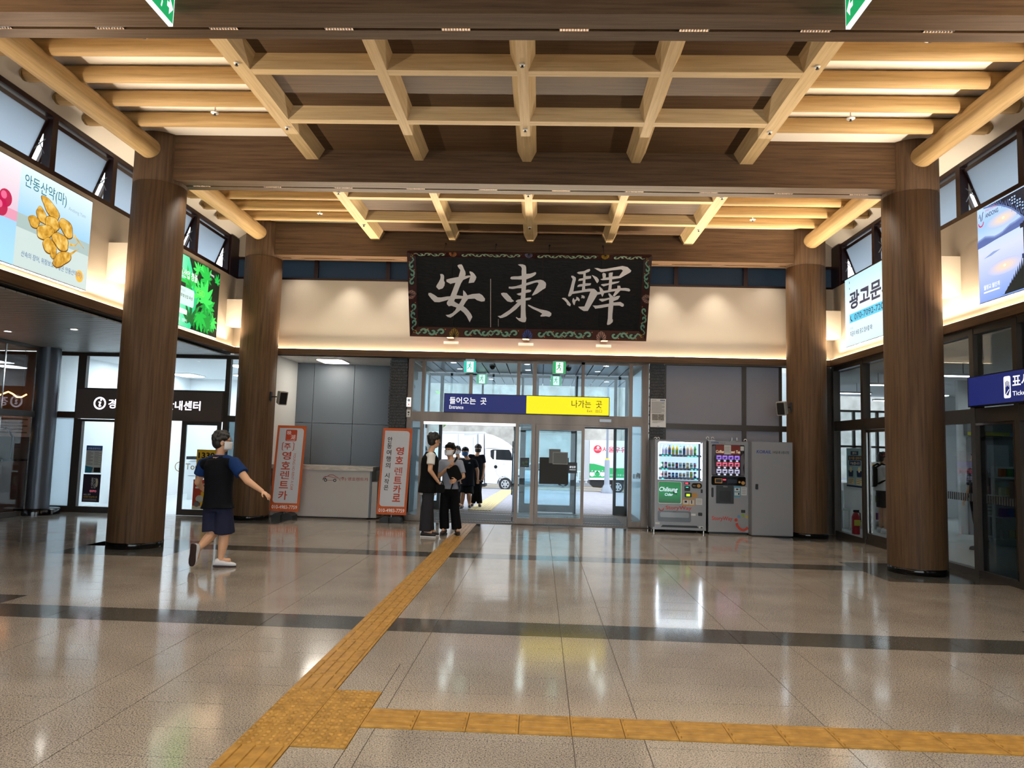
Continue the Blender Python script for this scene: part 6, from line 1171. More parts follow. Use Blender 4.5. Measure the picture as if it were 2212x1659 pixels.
def slope(nm, m, x0, x1, y0, y1, dz=0):
    n = max(1, int((y1-y0)/2)); ys = [y0+(y1-y0)*k/n for k in range(n+1)]; vs = []; fs = []
    for y in ys: vs += [(x0, y, gz(y)+dz), (x1, y, gz(y)+dz), (x0, y, gz(y)-.3), (x1, y, gz(y)-.3)]
    for k in range(n): o_ = 4*k; fs += [(o_, o_+1, o_+5, o_+4), (o_+2, o_+6, o_+7, o_+3), (o_, o_+4, o_+6, o_+2), (o_+1, o_+3, o_+7, o_+5)]
    fs += [(0, 2, 3, 1), (4*n, 4*n+1, 4*n+3, 4*n+2)]
    return MB().add(vs, fs).build(nm, m)
struct(slope('ground_plaza', 'paver', -40, 40, 18.7, 36.6, -.004)); struct(slope('ground_road', 'asphalt', -60, 60, 36.75, 62, -.12)); struct(slope('trim_kerb', 'concrete', -40, 40, 36.6, 36.75, .0)); struct(slope('ground_far', 'paver', -60, 60, 62, 90, 0))
yl = thing('road_line', 'yellow painted line along the road outside', 'road marking', (0, 41, -.5)); bx('paint', 'band_yellow', yl, -40, 40, 41, 41.15, -.619, -.612); yl2 = thing('road_line', 'second yellow line on the road, farther from the doors', 'road marking', (0, 43, -.5)); bx('paint', 'band_yellow', yl2, -40, 40, 43.5, 43.65, -.619, -.612)
ot = thing('tactile_path', 'pale yellow tactile paving leading across the plaza outside', 'tactile paving', (-1.4, 19, 0))
og = gy.copy(); og.materials.clear(); og.materials.append(MATS['tactile_out'])
for k in range(56):
    y = 18.85+.3*k
    for j in (-.15, .15): o = link('guide_tile', og); o.location = (-1.5+.012*k*0+j, y, gz(y)+.0); setpar(o, ot)
# viaduct beyond the road
for i, x in enumerate((-21, -7, 4.3, 15)):
    t = thing('viaduct_pier', 'tall pale concrete viaduct pier beyond the road, %s from the left' % ordinal(i), 'pier', (x, 54, -.5)); MB().lathe([(1.7, -.5), (1.7, 9.5)], (x, 54, 0), 32).build('shaft', 'concrete', t); MB().box(x-3, x+3, 52, 56, 9.2, 10.2).build('cap', 'concrete', t)
vd = thing('viaduct_deck', 'pale concrete viaduct deck high above the road', 'viaduct', (0, 54, 10.2)); bx('deck', 'concrete', vd, -60, 60, 49, 59, 10.2, 11.4); bx('parapet', 'concrete', vd, -60, 60, 49, 49.3, 11.4, 12.4)
fw_ = struct(bx('wall_far', 'concrete', None, -60, 60, 74, 74.4, -.5, 13))
fn = thing('road_fence', 'low white railing along the far side of the road', 'fence', (0, 47, -.5)); rail_me = MB().box(-.03, .03, -.02, .02, 0, .75).mesh('picket', 'truck_white')
for k in range(60): o = link('picket', rail_me); o.location = (-5+.25*k, 47, -.5); setpar(o, fn)
for z in (.05, .6): bx('rail', 'truck_white', fn, -5.2, 10, 46.97, 47.03, z-.5+.1, z-.5+.16)
def z6(x, y, Y): return at(1000+x*.17179, 900+y*.17179, Y)
def prof(pts, Y): return [((p_ := z6(x, y, Y)).x, p_.z) for x, y in pts]
TY = 38.0
tk1 = thing('box_truck', 'white box truck with a rounded cab parked outside the left door', 'truck', (-3, TY+.9, -.5))
MB().prism(prof([(-420, 185), (262, 190), (262, 842), (-420, 842)], TY), TY+.05, TY+1.9, 'xz').build('cargo_box', 'truck_white', tk1)
a = Art((0, TY+.049, 0), (1, 0, 0), (0, 0, 1)); mat('truck_line', '#9aa0aa', .5)
for q_ in ([(-420, 205), (255, 208)], [(-60, 215), (-60, 760)], [(190, 215), (190, 800)], [(130, 260), (130, 800)]): a.line(prof(q_, TY), .05, 'truck_line')
a.line(prof([(15, 225), (180, 225), (180, 800)], TY), .08, 'truck_line'); a.build('box_trim', tk1)
MB().prism(prof([(272, 205), (350, 225), (450, 268), (560, 335), (610, 382), (622, 402), (272, 402)], TY), TY+.1, TY+1.75, 'xz').build('wind_deflector', 'truck_white', tk1)
cabp = [(275, 400), (330, 396), (600, 402), (632, 470), (650, 560), (664, 640), (668, 760), (655, 846), (628, 846)]+[(530+105*math.cos(t_), 850-105*math.sin(t_)) for t_ in [k*PI/8 for k in range(1, 8)]]+[(425, 846), (275, 835)]
cab_ = MB().prism(prof(cabp, TY), TY+.1, TY+1.7, 'xz').build('cab', 'truck_white', tk1)
a = Art((0, TY+.099, 0), (1, 0, 0), (0, 0, 1)); a.poly(prof([(345, 425), (378, 412), (582, 418), (612, 470), (622, 552), (435, 542), (372, 536), (346, 505)], TY)[::-1], 'truck_glass', 1); a.rect(*[q_ for q_ in (z6(405, 0, TY).x, z6(428, 0, TY).x)], z6(0, 545, TY).z, z6(0, 415, TY).z, 'truck_white', 2)
c_ = z6(410, 632, TY); a.poly(circ(c_.x, c_.z, .09, 16), 'truck_glass', 1); a.line(prof([(415, 560), (415, 700), (430, 730), (480, 775)], TY), .02, 'truck_line', 1); a.line(prof([(500, 600), (525, 592), (528, 612)], TY), .03, 'truck_line', 1); a.build('side_glazing', cab_)
MB().prism(prof([(-420, 842), (275, 842), (275, 885), (-420, 885)], TY), TY+.2, TY+1.6, 'xz').build('chassis', 'black', tk1)
def wheel(p, cx, cy, Y, r, nm='wheel'):
    c_ = z6(cx, cy, Y); w_ = MB().cyl((c_.x, Y+.05, c_.z), (c_.x, Y+.28, c_.z), r, n=28).build(nm, 'tyre', p); MB().cyl((c_.x, Y+.04, c_.z), (c_.x, Y+.06, c_.z), r*.66, n=24).build('rim', 'rim', w_)
    mb = MB()
    for k in range(6): t_ = k*PI/3; mb.cyl((c_.x+r*.42*math.cos(t_), Y+.03, c_.z+r*.42*math.sin(t_)), (c_.x+r*.42*math.cos(t_), Y+.045, c_.z+r*.42*math.sin(t_)), r*.13, n=10)
    mb.build('rim_holes', 'tyre', w_)['kind'] = 'stuff'
wheel(tk1, 530, 850, TY, .33); wheel(tk1, -200, 850, TY, .33)
tk2 = thing('milk_truck', 'white and green milk delivery truck parked outside the right door', 'truck', (4, TY+.9, -.5))
MB().prism(prof([(1595, 295), (2400, 312), (2400, 800), (1590, 796)], TY), TY+.05, TY+1.9, 'xz').build('cargo_box', 'truck_white', tk2); MB().prism(prof([(1530, 292), (1592, 297), (1588, 796), (1535, 790)], TY), TY+.0, TY+1.9, 'xz').build('corner_post', 'rim', tk2)
a = Art((0, TY+.049, 0), (1, 0, 0), (0, 0, 1)); a.poly(prof([(1592, 590), (1650, 592), (1720, 610), (1820, 640), (1920, 650), (2050, 648), (2390, 600), (2390, 772), (1592, 768)], TY)[::-1], 'milk_green', 1)
c_ = z6(1695, 410, TY); a.poly(circ(c_.x, c_.z, .21, 24), 'milk_red', 1); a.poly(circ(c_.x+.02, c_.z+.09, .07, 16), 'truck_white', 2); p_ = z6(1655, 425, TY); a.text('서울우유', p_.x, p_.z, .07, 'truck_white', 2, .01, width=.32)
p_ = z6(1752, 448, TY); a.text('서울우유', p_.x, p_.z, .3, 'milk_red', 2, .02, width=1.25)
for cx in (1625, 1690, 1755):
    c_ = z6(cx, 722, TY); a.poly(circ(c_.x, c_.z, .13, 20), 'truck_white' if cx != 1690 else 'milk_green', 3); a.poly([(c_.x-.07, c_.z+.09), (c_.x+.07, c_.z+.09), (c_.x, c_.z+.2)], 'truck_white' if cx != 1690 else 'milk_green', 3)
c_ = z6(1690, 722, TY); a.rect(c_.x-.13, c_.x+.13, c_.z-.1, c_.z+.17, 'truck_white', 2); p_ = z6(1840, 745, TY); a.text('나100% 우유 사랑', p_.x, p_.z, .1, 'truck_white', 2, 0, width=.9); a.build('livery', tk2)
MB().prism(prof([(1600, 800), (2400, 806), (2400, 860), (1780, 855), (1740, 900), (1640, 890), (1600, 850)], TY), TY+.2, TY+1.6, 'xz').build('chassis', 'black', tk2); wheel(tk2, 1945, 885, TY, .32); wheel(tk2, 2330, 885, TY, .32)
lp = thing('lamp_post', 'grey lamp post with a yellow ring in front of the milk truck', 'lamp post', (3, 35.5, -.43)); LY = 35.5; c_ = z6(1808, 940, LY); zt = z6(1808, 555, LY).z; zb = gz(LY)
MB().lathe([(.30, zb), (.30, zb+.06), (.15, zb+.38), (.13, zb+.42), (.12, zt), (.10, zt+.05)], (c_.x, LY, 0), 20).build('base', 'post_grey', lp); MB().lathe([(.098, zt), (.098, zt+.12)], (c_.x, LY, 0), 20).build('reflective_ring', 'band_yellow', lp); MB().lathe([(.06, zt+.1), (.05, 7.5)], (c_.x, LY, 0), 16).build('pole', 'post_grey', lp)
MB().tube([(c_.x, LY, 7.4), (c_.x, LY+.5, 7.8), (c_.x, LY+1.4, 7.9)], .04, 8).build('arm', 'post_grey', lp)
def car(x, y, m, lab):
    t = thing('car', lab, 'car', (x, y, -.5)); z0 = -.62
    body = [(x-2.1, z0+.3), (x-2.1, z0+.75), (x-1.9, z0+.85), (x-1.2, z0+.92), (x-.6, z0+1.4), (x+.6, z0+1.42), (x+1.25, z0+.95), (x+2.0, z0+.82), (x+2.15, z0+.6), (x+2.15, z0+.3)]
    MB().prism(body, y, y+1.6, 'xz').build('body', m, t); MB().prism([(x-1.1, z0+.93), (x-.55, z0+1.34), (x+.55, z0+1.36), (x+1.1, z0+.95)], y-.005, y+1.605, 'xz').build('side_windows', 'truck_glass', t)
    for dx in (-1.3, 1.3): MB().cyl((x+dx, y-.02, z0+.32), (x+dx, y+.2, z0+.32), .32, n=24).build('wheel', 'tyre', t); MB().cyl((x+dx, y-.03, z0+.32), (x+dx, y-.015, z0+.32), .2, n=20).build('rim', 'rim', t)
car(.1, 43.2, 'truck_white', 'white car passing on the road, seen through the sliding door'); car(5.6, 44.0, mat('car_grey', '#4a4d52', .3, .5), 'dark grey car on the road beside the milk truck')
for i, (x, y) in enumerate(((-9.5, 30), (-7.2, 33), (-12, 35))):
    t = thing('street_tree', 'leafy green tree on the plaza outside, %s of three' % ordinal(i), 'tree', (x, y, gz(y))); MB().cyl((x, y, gz(y)), (x, y, 2.6), .13, .09, n=10).build('trunk', mat('bark', '#5a4838', .9), t)
    random.seed(i); mb = MB()
    for k in range(900):
        v = Vector((random.gauss(0, .8), random.gauss(0, .8), random.gauss(0, .75))); c_ = Vector((x, y, 3.6))+v; u_ = Vector((random.uniform(-1, 1), random.uniform(-1, 1), random.uniform(-.6, .6))).normalized()*.16; w_ = u_.orthogonal().normalized()*.07; mb.add([c_-u_, c_+w_, c_+u_, c_-w_], [(0, 1, 2, 3)])
    mb.build('foliage', noisy('leaf', '#6fae3c', '#3f7d2a', 3, .6), t)['kind'] = 'stuff'
# ================================================================ PEOPLE
PEND = []
def union(mb, name, mats, voxel, parent, smooth=6):
    me = mb.mesh(name, mats); o = bpy.data.objects.new(name, me); COL.objects.link(o)
    r = o.modifiers.new('r', 'REMESH'); r.mode = 'VOXEL'; r.voxel_size = voxel; r.use_smooth_shade = True
    s_ = o.modifiers.new('s', 'SMOOTH'); s_.iterations = smooth; s_.factor = .5
    PEND.append((o, name, mats, parent))
def flush():
    dg = bpy.context.evaluated_depsgraph_get()
    done = [(bpy.data.meshes.new_from_object(o.evaluated_get(dg)), o, name, mats, parent) for o, name, mats, parent in PEND]
    for me, o, name, mats, parent in done:
        old = o.data; bpy.data.objects.remove(o); bpy.data.meshes.remove(old); me.name = name; me.materials.clear(); me.materials.append(MATS[mats])
        me.polygons.foreach_set('use_smooth', [True]*len(me.polygons)); link(name, me, parent)
def basis(fwd, up=Vector((0, 0, 1))):
    f = Vector(fwd).normalized(); r = f.cross(up).normalized(); u = r.cross(f).normalized(); return r, f, u
def hand(mb, wr, d, palm_n, s=1.0, curl=.5):
    d = Vector(d).normalized(); n = Vector(palm_n); n = (n-d*n.dot(d)).normalized(); sd = d.cross(n)
    pc = wr+d*.045*s; R = Matrix((sd, d, n)).transposed()
    mb.ell(pc, (.040*s, .052*s, .016*s), 12, 8, 0, R)
    for k, (o_, l) in enumerate(((-.034, .062), (-.0115, .073), (.0115, .068), (.034, .053))):
        b0 = wr+d*.082*s+sd*o_*s; d1 = (d+n*curl*.5).normalized(); b1 = b0+d1*l*.5*s; d2 = (d+n*curl*1.5).normalized(); b2 = b1+d2*l*.5*s
        mb.capsule(b0, b1, .0084*s, .0077*s, 8); mb.capsule(b1, b2, .0077*s, .0066*s, 8)
    t0 = wr+d*.03*s-sd*.032*s; t1 = t0+(d*.6-sd*.8+n*.3).normalized()*.034*s; t2 = t1+(d*.9-sd*.2+n*.5).normalized()*.028*s
    mb.capsule(t0, t1, .0115*s, .010*s, 8); mb.capsule(t1, t2, .010*s, .008*s, 8)
def shoe(parent, an, d, up, m, sole, L=.27, nm='shoe'):
    d = Vector(d).normalized(); up = Vector(up); up = (up-d*up.dot(d)).normalized(); sd = d.cross(up); base = an-up*.085
    rings = []
    for t_, w_, h_ in ((-.075, .022, .05), (-.06, .034, .085), (-.02, .037, .105), (.03, .038, .095), (.08, .042, .07), (.13, .045, .055), (.17, .038, .045), (.192, .018, .03)):
        rings.append((base+d*t_+up*(.02+h_*.42), sd*w_, up*h_*.5))
    s_ = MB().loft(rings, 14).build(nm, m, parent)
    pts = [(-.082, .02), (-.07, .036), (-.02, .04), (.05, .04), (.12, .047), (.17, .041), (.198, .018)]
    poly_ = pts+[(a_, -b_) for a_, b_ in pts[::-1]]; vs = [base+d*a_+sd*b_ for a_, b_ in poly_]+[base+d*a_+sd*b_+up*.022 for a_, b_ in poly_]; n = len(poly_)
    MB().add(vs, [tuple(range(n)), tuple(range(2*n-1, n-1, -1))]+[(i, i+n, (i+1) % n+n, (i+1) % n) for i in range(n)]).build('sole', sole, s_)
    lc_ = MB()
    for k in range(4): q0 = base+d*(.035+.022*k)+up*(.098-.012*k); lc_.tube([q0-sd*.022, q0+up*.006, q0+sd*.022], .004, 6)
    lc_.build('laces', 'ink_white', s_)['kind'] = 'stuff'
def person(lab, J, fwd, face, cloth, skin='skin', hairm='hair', vox=.009, sw=1.0, hs=1.0, hands=('relax', 'relax'), hairstyle='short'):
    t = thing('person', lab, 'person', (J['hip'].x, J['hip'].y, 0)); r, f, u = basis(fwd)
    mb = MB(); hip, nk = J['hip'], J['neck']; sp = nk-hip; rt = (J['shR']-J['shL']); shw = rt.length/2; rt = rt.normalized(); fw2 = Vector((0, 0, 1)).cross(rt).normalized()
    def ring(k, wx, wy, dz=0, fo=0): return (hip+sp*k+Vector((0, 0, dz))+fw2*fo, rt*wx, fw2*wy)
    tr = [(-.12, .115, .10, 0), (.0, .155, .115, 0), (.2, .142, .105, .0), (.4, .14, .105, .01), (.62, .158, .112, .012), (.8, .165, .105, .005), (.92, .14, .08, 0), (1.0, .06, .06, 0)]
    mb.loft([ring(k, w_*sw, d_*sw, 0, fo) for k, w_, d_, fo in tr], 18)
    for s_ in 'LR':
        mb.capsule(J['sh'+s_], J['el'+s_], .050*sw, .040*sw); mb.capsule(J['el'+s_], J['wr'+s_], .040*sw, .027); mb.capsule(J['hip'+s_], J['kn'+s_], .074*sw, .056*sw)
        ca = J['kn'+s_].lerp(J['an'+s_], .3); mb.capsule(J['kn'+s_], ca, .055*sw, .056*sw); mb.capsule(ca, J['an'+s_], .056*sw, .034); mb.capsule(J['an'+s_], J['an'+s_]+Vector(J.get('ft'+s_, f))*.10-Vector((0, 0, .02 if 'ft'+s_ not in J else 0)), .034, .03)
        hd = J.get('hd'+s_, (J['wr'+s_]-J['el'+s_])); hand(mb, J['wr'+s_], hd, J.get('hn'+s_, fw2), 1.0, J.get('cu'+s_, .45))
        mb.capsule(J['sh'+s_], hip+sp*.86, .06*sw, .08*sw)
    hc = J['head']; fr, ff, fu = [q_*hs for q_ in basis(face)]; R = Matrix((fr, ff, fu)).transposed()
    mb.capsule(nk-sp.normalized()*.03, hc-fu*.06-ff*.01, .056, .052)
    mb.ell(hc+fu*.02, (.074, .094, .098), 16, 12, 0, R); mb.ell(hc-fu*.055+ff*.022, (.055, .066, .062), 14, 10, 0, R)
    mb.capsule(hc+ff*.085+fu*.01, hc+ff*.108-fu*.028, .010, .014, 8); mb.ell(hc+ff*.082-fu*.062, (.024, .012, .010), 10, 6, 0, R)
    for s_ in (-1, 1): mb.ell(hc+fr*.075*s_-ff*.008-fu*.01, (.010, .022, .032), 10, 8, 0, R)
    union(mb, 'body', skin, vox, t, 4)
    for s_ in (-1, 1): MB().ell(hc+fr*.031*s_+ff*.083+fu*.012, (.011, .007, .006), 8, 6, 0, R).build('eye', 'black_gloss', t)
    hb = MB()
    if hairstyle != 'none':
        hb.ell(hc+fu*.045-ff*.020, (.086, .104, .088), 18, 12, 0, R)
        hb.ell(hc+fu*.0-ff*.045, (.08, .07, .085), 16, 10, 0, R)
        rs_ = random.Random(5)
        for k in range(60):
            an_ = rs_.uniform(0, 2*PI); el_ = rs_.uniform(-.25, 1.4); q_ = hc+fu*(.045+.088*math.sin(el_))+fr*.086*math.cos(el_)*math.cos(an_)+ff*(.104*math.cos(el_)*math.sin(an_)-.02)
            if ff.dot(q_-hc) > .05*hs*hs and fu.dot(q_-hc) < .06*hs*hs: continue
            hb.ell(q_, (rs_.uniform(.012, .022),)*3, 8, 6)
        if hairstyle == 'mop':
            for k in range(10): an_ = k*.63; hb.ell(hc+fu*(.055+.01*math.sin(k*2))+fr*.072*math.cos(an_)+ff*(.075*math.sin(an_)+.0), (.034, .034, .034), 10, 8, 0, R)
            hb.ell(hc+fu*.062+ff*.055, (.07, .045, .034), 12, 8, 0, R)
        union(hb, 'hair', hairm, .009, t, 3)
    # clothes
    top_ = cloth['top']; sm = MB(); g = cloth.get('gap', .018)
    k0 = cloth.get('hem', -.08); rows = [(k0, .158*cloth.get('hemw', 1.05), .122)]+[(k, w_, d_) for k, w_, d_, fo in tr[1:] if k > k0+.05]
    sm.loft([ring(k, (w_*sw+g), (d_*sw+g)) for k, w_, d_ in rows if k < .93]+[ring(.93, .115*sw, .075*sw), ring(.985, .066, .062)], 20)
    slv = cloth.get('sleeve', .62)
    for s_ in 'LR':
        sm.capsule(J['sh'+s_], hip+sp*.86, .068*sw, .09*sw)
        if slv > 0: e_ = J['sh'+s_].lerp(J['el'+s_], slv); sm.ell(J['sh'+s_], (.066*sw,)*3); sm.cyl(J['sh'+s_], e_, .066*sw, .07*sw, 16)
    union(sm, cloth.get('topname', 'shirt'), top_, .011, t, 4)
    pm = MB(); pr_ = cloth.get('legr', (.10, .085, .075)); pl_ = cloth.get('leg', 2.0)
    pm.loft([ring(-.16, .13*sw, .115*sw), ring(-.05, .168*sw, .132*sw), ring(.06, .165*sw, .128*sw), ring(.14, .155*sw, .118*sw)], 18)
    for s_ in 'LR':
        if pl_ <= 1: e_ = J['hip'+s_].lerp(J['kn'+s_], pl_); pm.ell(J['hip'+s_], (pr_[0]*sw*.72,)*3); pm.cyl(J['hip'+s_], e_, pr_[0]*sw*.8, pr_[1]*sw, 18)
        else: pm.capsule(J['hip'+s_], J['kn'+s_], pr_[0]*sw, pr_[1]*sw); pm.cyl(J['kn'+s_], J['kn'+s_].lerp(J['an'+s_], pl_-1), pr_[1]*sw, pr_[2]*sw, 18)
    union(pm, cloth.get('botname', 'trousers'), cloth['bottom'], .012, t, 4)
    for s_ in 'LR': shoe(t, J['an'+s_], J.get('ft'+s_, f), J.get('up'+s_, (0, 0, 1)), cloth['shoe'], cloth['sole'])
    return t, hc, (fr, ff, fu)
def mask(t, hc, B, m):
    fr, ff, fu = B; mb = MB(); n = 10; vs = []; fs = []
    for i in range(n+1):
        th = -1.35+2.7*i/n
        for j in range(6):
            v = -.085+.092*j/5; w_ = (.082-.0*abs(v)) * (1-.18*max(0, -v-.05)/.035); vs.append(hc+fr*w_*1.03*math.sin(th)+ff*(.104*math.cos(th)+.012*(1-abs(th)))+fu*v)
    for i in range(n):
        for j in range(5): fs.append((i*6+j, i*6+j+1, (i+1)*6+j+1, (i+1)*6+j))
    mb.add(vs, fs, 0, True); o = mb.build('face_mask', m, t); so = o.modifiers.new('s', 'SOLIDIFY'); so.thickness = .003
    MB().tube([hc+fr*.08+ff*.03-fu*.01, hc+fr*.088-ff*.01+fu*.015], .0025, 6).tube([hc-fr*.08+ff*.03-fu*.01, hc-fr*.088-ff*.01+fu*.015], .0025, 6).build('mask_strap', m, t)
def cap(t, hc, B, m):
    fr, ff, fu = B; R = Matrix((fr, ff, fu)).transposed(); mb = MB(); vs = []; n = 20
    for j in range(7):
        ph = j*PI/2/6
        for i in range(n): th = 2*PI*i/n; vs.append(hc+fu*(.045+.085*math.sin(ph))+fr*.093*math.cos(ph)*math.cos(th)+ff*(.108*math.cos(ph)*math.sin(th)-.012))
    mb.add(vs, [(j*n+i, j*n+(i+1) % n, (j+1)*n+(i+1) % n, (j+1)*n+i) for j in range(6) for i in range(n)], 0, True); o = mb.build('cap', m, t); so = o.modifiers.new('s', 'SOLIDIFY'); so.thickness = .006
    pts = [hc+fu*.05+ff*(.085+.085*math.cos(a_))+fr*.078*math.sin(a_) for a_ in [-1.5+3.0*k/10 for k in range(11)]]; vs = pts+[p_+fu*.008 for p_ in pts]; n = 11
    MB().add(vs, [tuple(range(n)), tuple(range(2*n-1, n-1, -1))]+[(i, i+n, (i+1) % n+n, (i+1) % n) for i in range(n)]).build('visor', m, o)
mat('cloth_navy', '#0e0f14', .85); mat('cloth_blue', '#16305e', .85); mat('cloth_shorts', '#23263a', .85); mat('cloth_black', '#0c0c0e', .85); mat('cloth_charcoal', '#2c2c30', .85); mat('cloth_white', '#d8d6d2', .85); mat('cloth_grey', '#8d93a0', .85); mat('cloth_beige', '#9a938a', .85); mat('shoe_white', '#cfcfd2', .6); mat('sole_white', '#d8d8d8', .6); mat('sole_dark', '#2a1714', .7); mat('shoe_black', '#131316', .6); mat('mask_white', '#dfdfe2', .8); mat('mask_blue', '#2f5d8a', .8); mat('mask_black', '#17171a', .8); mat('cloth_tee', '#15161b', .85)
for k_ in list(MATS):
    if k_.startswith('cloth_'): MATS[k_].node_tree.nodes['Principled BSDF'].inputs['Specular IOR Level'].default_value = .12
# man walking away on the left
Yb = 9.25
J = dict(head=at(480, 955, Yb), neck=at(475, 985, Yb), shL=at(440, 1003, Yb+.12), shR=at(506, 1001, Yb-.12), elL=at(428, 1041, Yb+.16), elR=at(535, 1039, Yb-.2), wrL=at(437, 1056, Yb+.36), wrR=at(566, 1061, Yb-.22), hip=at(470, 1088, Yb), hipL=at(456, 1096, Yb+.04), hipR=at(485, 1096, Yb-.04), knL=at(459, 1153, Yb+.02), knR=at(485, 1157, Yb+.02), anL=at(427, 1192, Yb-.18), anR=at(476, 1209, Yb-.02))
J['ftR'] = Vector((.93, .36, -.06)); J['ftL'] = Vector((-.10, .12, -.98)); J['upL'] = Vector((.35, .93, .1)); J['hnR'] = Vector((-.3, .2, -.9)); J['cuR'] = .6
J['anR'].z = .088; J['anL'].z = max(J['anL'].z, .24)
t, hc, B = person('man in a dark navy polo and shorts walking away past the near left column', J, (.5, .87, 0), (.85, .5, -.03), dict(top='cloth_navy', bottom='cloth_shorts', hem=-.10, hemw=1.22, gap=.032, sleeve=.5, leg=.90, legr=(.105, .112, .09), shoe='shoe_white', sole='sole_dark', botname='shorts', topname='polo_shirt'), hairm='hair_grey', vox=.005, sw=1.14, hs=1.1)
mb = MB()
for s_ in 'LR': e_ = J['sh'+s_].lerp(J['el'+s_], .60); mb = MB().ell(J['sh'+s_]+Vector((0, 0, .004)), (.079,)*3); mb.cyl(J['sh'+s_], e_, .079, .086, 16); mb.capsule(J['sh'+s_], J['neck'].lerp(J['sh'+s_], .45)+Vector((0, 0, .0)), .075, .062); union(mb, 'raglan_sleeve', 'cloth_blue', .011, t, 4)
fr, ff, fu = B; mask(t, hc, B, 'mask_white'); MB().tube([hc+fr*.082-ff*.03+fu*.02, hc+fr*.085+ff*.05+fu*.022, hc+fr*.06+ff*.105+fu*.022, hc-fr*.06+ff*.105+fu*.022], .003, 6).build('glasses', 'black', t)
mb = MB(); nk = J['neck']; mb.tube([nk+Vector((.07*math.cos(a_), .07*math.sin(a_), .0+.0*a_)) for a_ in [k*PI/8 for k in range(17)]], .015, 8); mb.build('collar', 'cloth_blue', t)
# young man in a black vest
Yb = 13.0
J = dict(head=at(938, 952, Yb), neck=at(930, 975, Yb), shL=at(925, 985, Yb+.17), shR=at(932, 985, Yb-.17), elL=at(930, 1018, Yb+.24), elR=at(929, 1016, Yb-.22), wrL=at(945, 1041, Yb+.2), wrR=at(946, 1040, Yb-.12), hip=at(925, 1056, Yb), hipL=at(924, 1060, Yb+.1), hipR=at(926, 1060, Yb-.1), knL=at(924, 1106, Yb+.08), knR=at(922, 1106, Yb-.1), anL=at(925, 1148, Yb+.07), anR=at(918, 1150, Yb-.08))
for k in ('anL', 'anR'): J[k].z = .088
J['ftL'] = Vector((.97, .2, 0)); J['ftR'] = Vector((.98, -.1, 0))
t, hc, B = person('young man in a black vest over a white tee facing the cap-wearing woman', J, (.98, .15, 0), (.75, .66, -.02), dict(top='cloth_white', bottom='cloth_charcoal', hem=-.16, hemw=1.1, sleeve=.6, leg=1.93, legr=(.105, .10, .105), shoe='shoe_black', sole='sole_white', topname='white_tee'), hairstyle='mop', vox=.005, sw=1.05, hs=1.12)
hip, nk = J['hip'], J['neck']; sp = nk-hip; rt = (J['shR']-J['shL']).normalized(); fw2 = Vector((0, 0, 1)).cross(rt)
mb = MB(); mb.loft([(hip+sp*k, rt*w_, fw2*d_) for k, w_, d_ in ((-.10, .232, .18), (.08, .222, .17), (.22, .205, .158), (.4, .195, .152), (.65, .205, .158), (.82, .195, .145), (.93, .13, .10), (.99, .085, .08))], 22); union(mb, 'knit_vest', 'cloth_black', .011, t, 4)
for k in ('anL', 'anR'): MB().lathe([(.098, .10), (.102, .16), (.095, .165), (.09, .10)], (J[k].x, J[k].y, .015), 18).build('trouser_cuff', mat('cuff', '#4c4c50', .85), t)
hb_ = thing('shoulder_bag', 'small black bag held between the vest man and the woman', 'bag', tuple(J['wrR']+Vector((.02, .0, -.25)))); pb = J['wrR']+Vector((.03, .02, -.10)); MB().bevbox(pb.x-.09, pb.x+.09, pb.y-.03, pb.y+.03, pb.z-.1, pb.z+.05, .04).build('bag_body', 'cloth_black', hb_); MB().tube([pb+Vector((-.06, 0, .05)), pb+Vector((-.02, 0, .11)), pb+Vector((.05, 0, .1)), pb+Vector((.07, 0, .05))], .008, 6).build('strap', 'cloth_black', hb_)
# woman with cap and crossbody bag
Yb = 13.42
J = dict(head=at(972, 973, Yb), neck=at(974, 992, Yb), shL=at(994, 1000, Yb+.02), shR=at(955, 999, Yb), elL=at(1001, 1030, Yb-.02), elR=at(948, 1029, Yb-.03), wrL=at(985, 1037, Yb-.19), wrR=at(970, 1009, Yb-.2), hip=at(971, 1060, Yb), hipL=at(980, 1063, Yb), hipR=at(962, 1063, Yb), knL=at(983, 1107, Yb-.02), knR=at(959, 1107, Yb-.02), anL=at(987, 1148, Yb), anR=at(960, 1149, Yb))
for k in ('anL', 'anR'): J[k].z = .085
J['ftL'] = Vector((.25, -.97, 0)); J['ftR'] = Vector((-.15, -.98, 0)); J['cuL'] = .9; J['cuR'] = 1.3; J['hnR'] = Vector((0, .4, .9)); J['hnL'] = Vector((0, .9, .2))
t, hc, B = person('woman in a black cap and white mask holding a black crossbody bag', J, (.05, -1, 0), (-.45, -.89, 0), dict(top='cloth_grey', bottom='cloth_black', hem=.06, sleeve=.75, leg=1.94, legr=(.10, .095, .10), shoe='sole_dark', sole='black', topname='grey_tee', gap=.014), vox=.005, sw=.92, hs=1.06)
cap(t, hc, B, 'cloth_black'); mask(t, hc, B, 'mask_white')
cbg = thing('crossbody_bag', 'black crossbody bag worn across the chest of the woman', 'bag', tuple(J['hip']+Vector((0, -.2, .2)))); c_ = at(981, 1022, Yb-.17); M = Matrix.Translation(c_) @ Matrix.Rotation(-.45, 4, 'Y'); MB().bevbox(-.11, .11, -.04, .04, -.15, .13, .05, 0, M).build('bag_body', 'cloth_black', cbg)
MB().tube([c_+Vector((-.06, -.02, .12)), at(983, 996, Yb-.13), at(987, 988, Yb+.02), at(986, 1000, Yb+.14)], .016, 8).build('strap', 'cloth_black', cbg); MB().tube([c_+Vector((.0, .0, -.12)), c_+Vector((-.05, .02, -.3)), c_+Vector((.02, .02, -.42))], .012, 8).build('loose_strap', 'cloth_black', cbg)
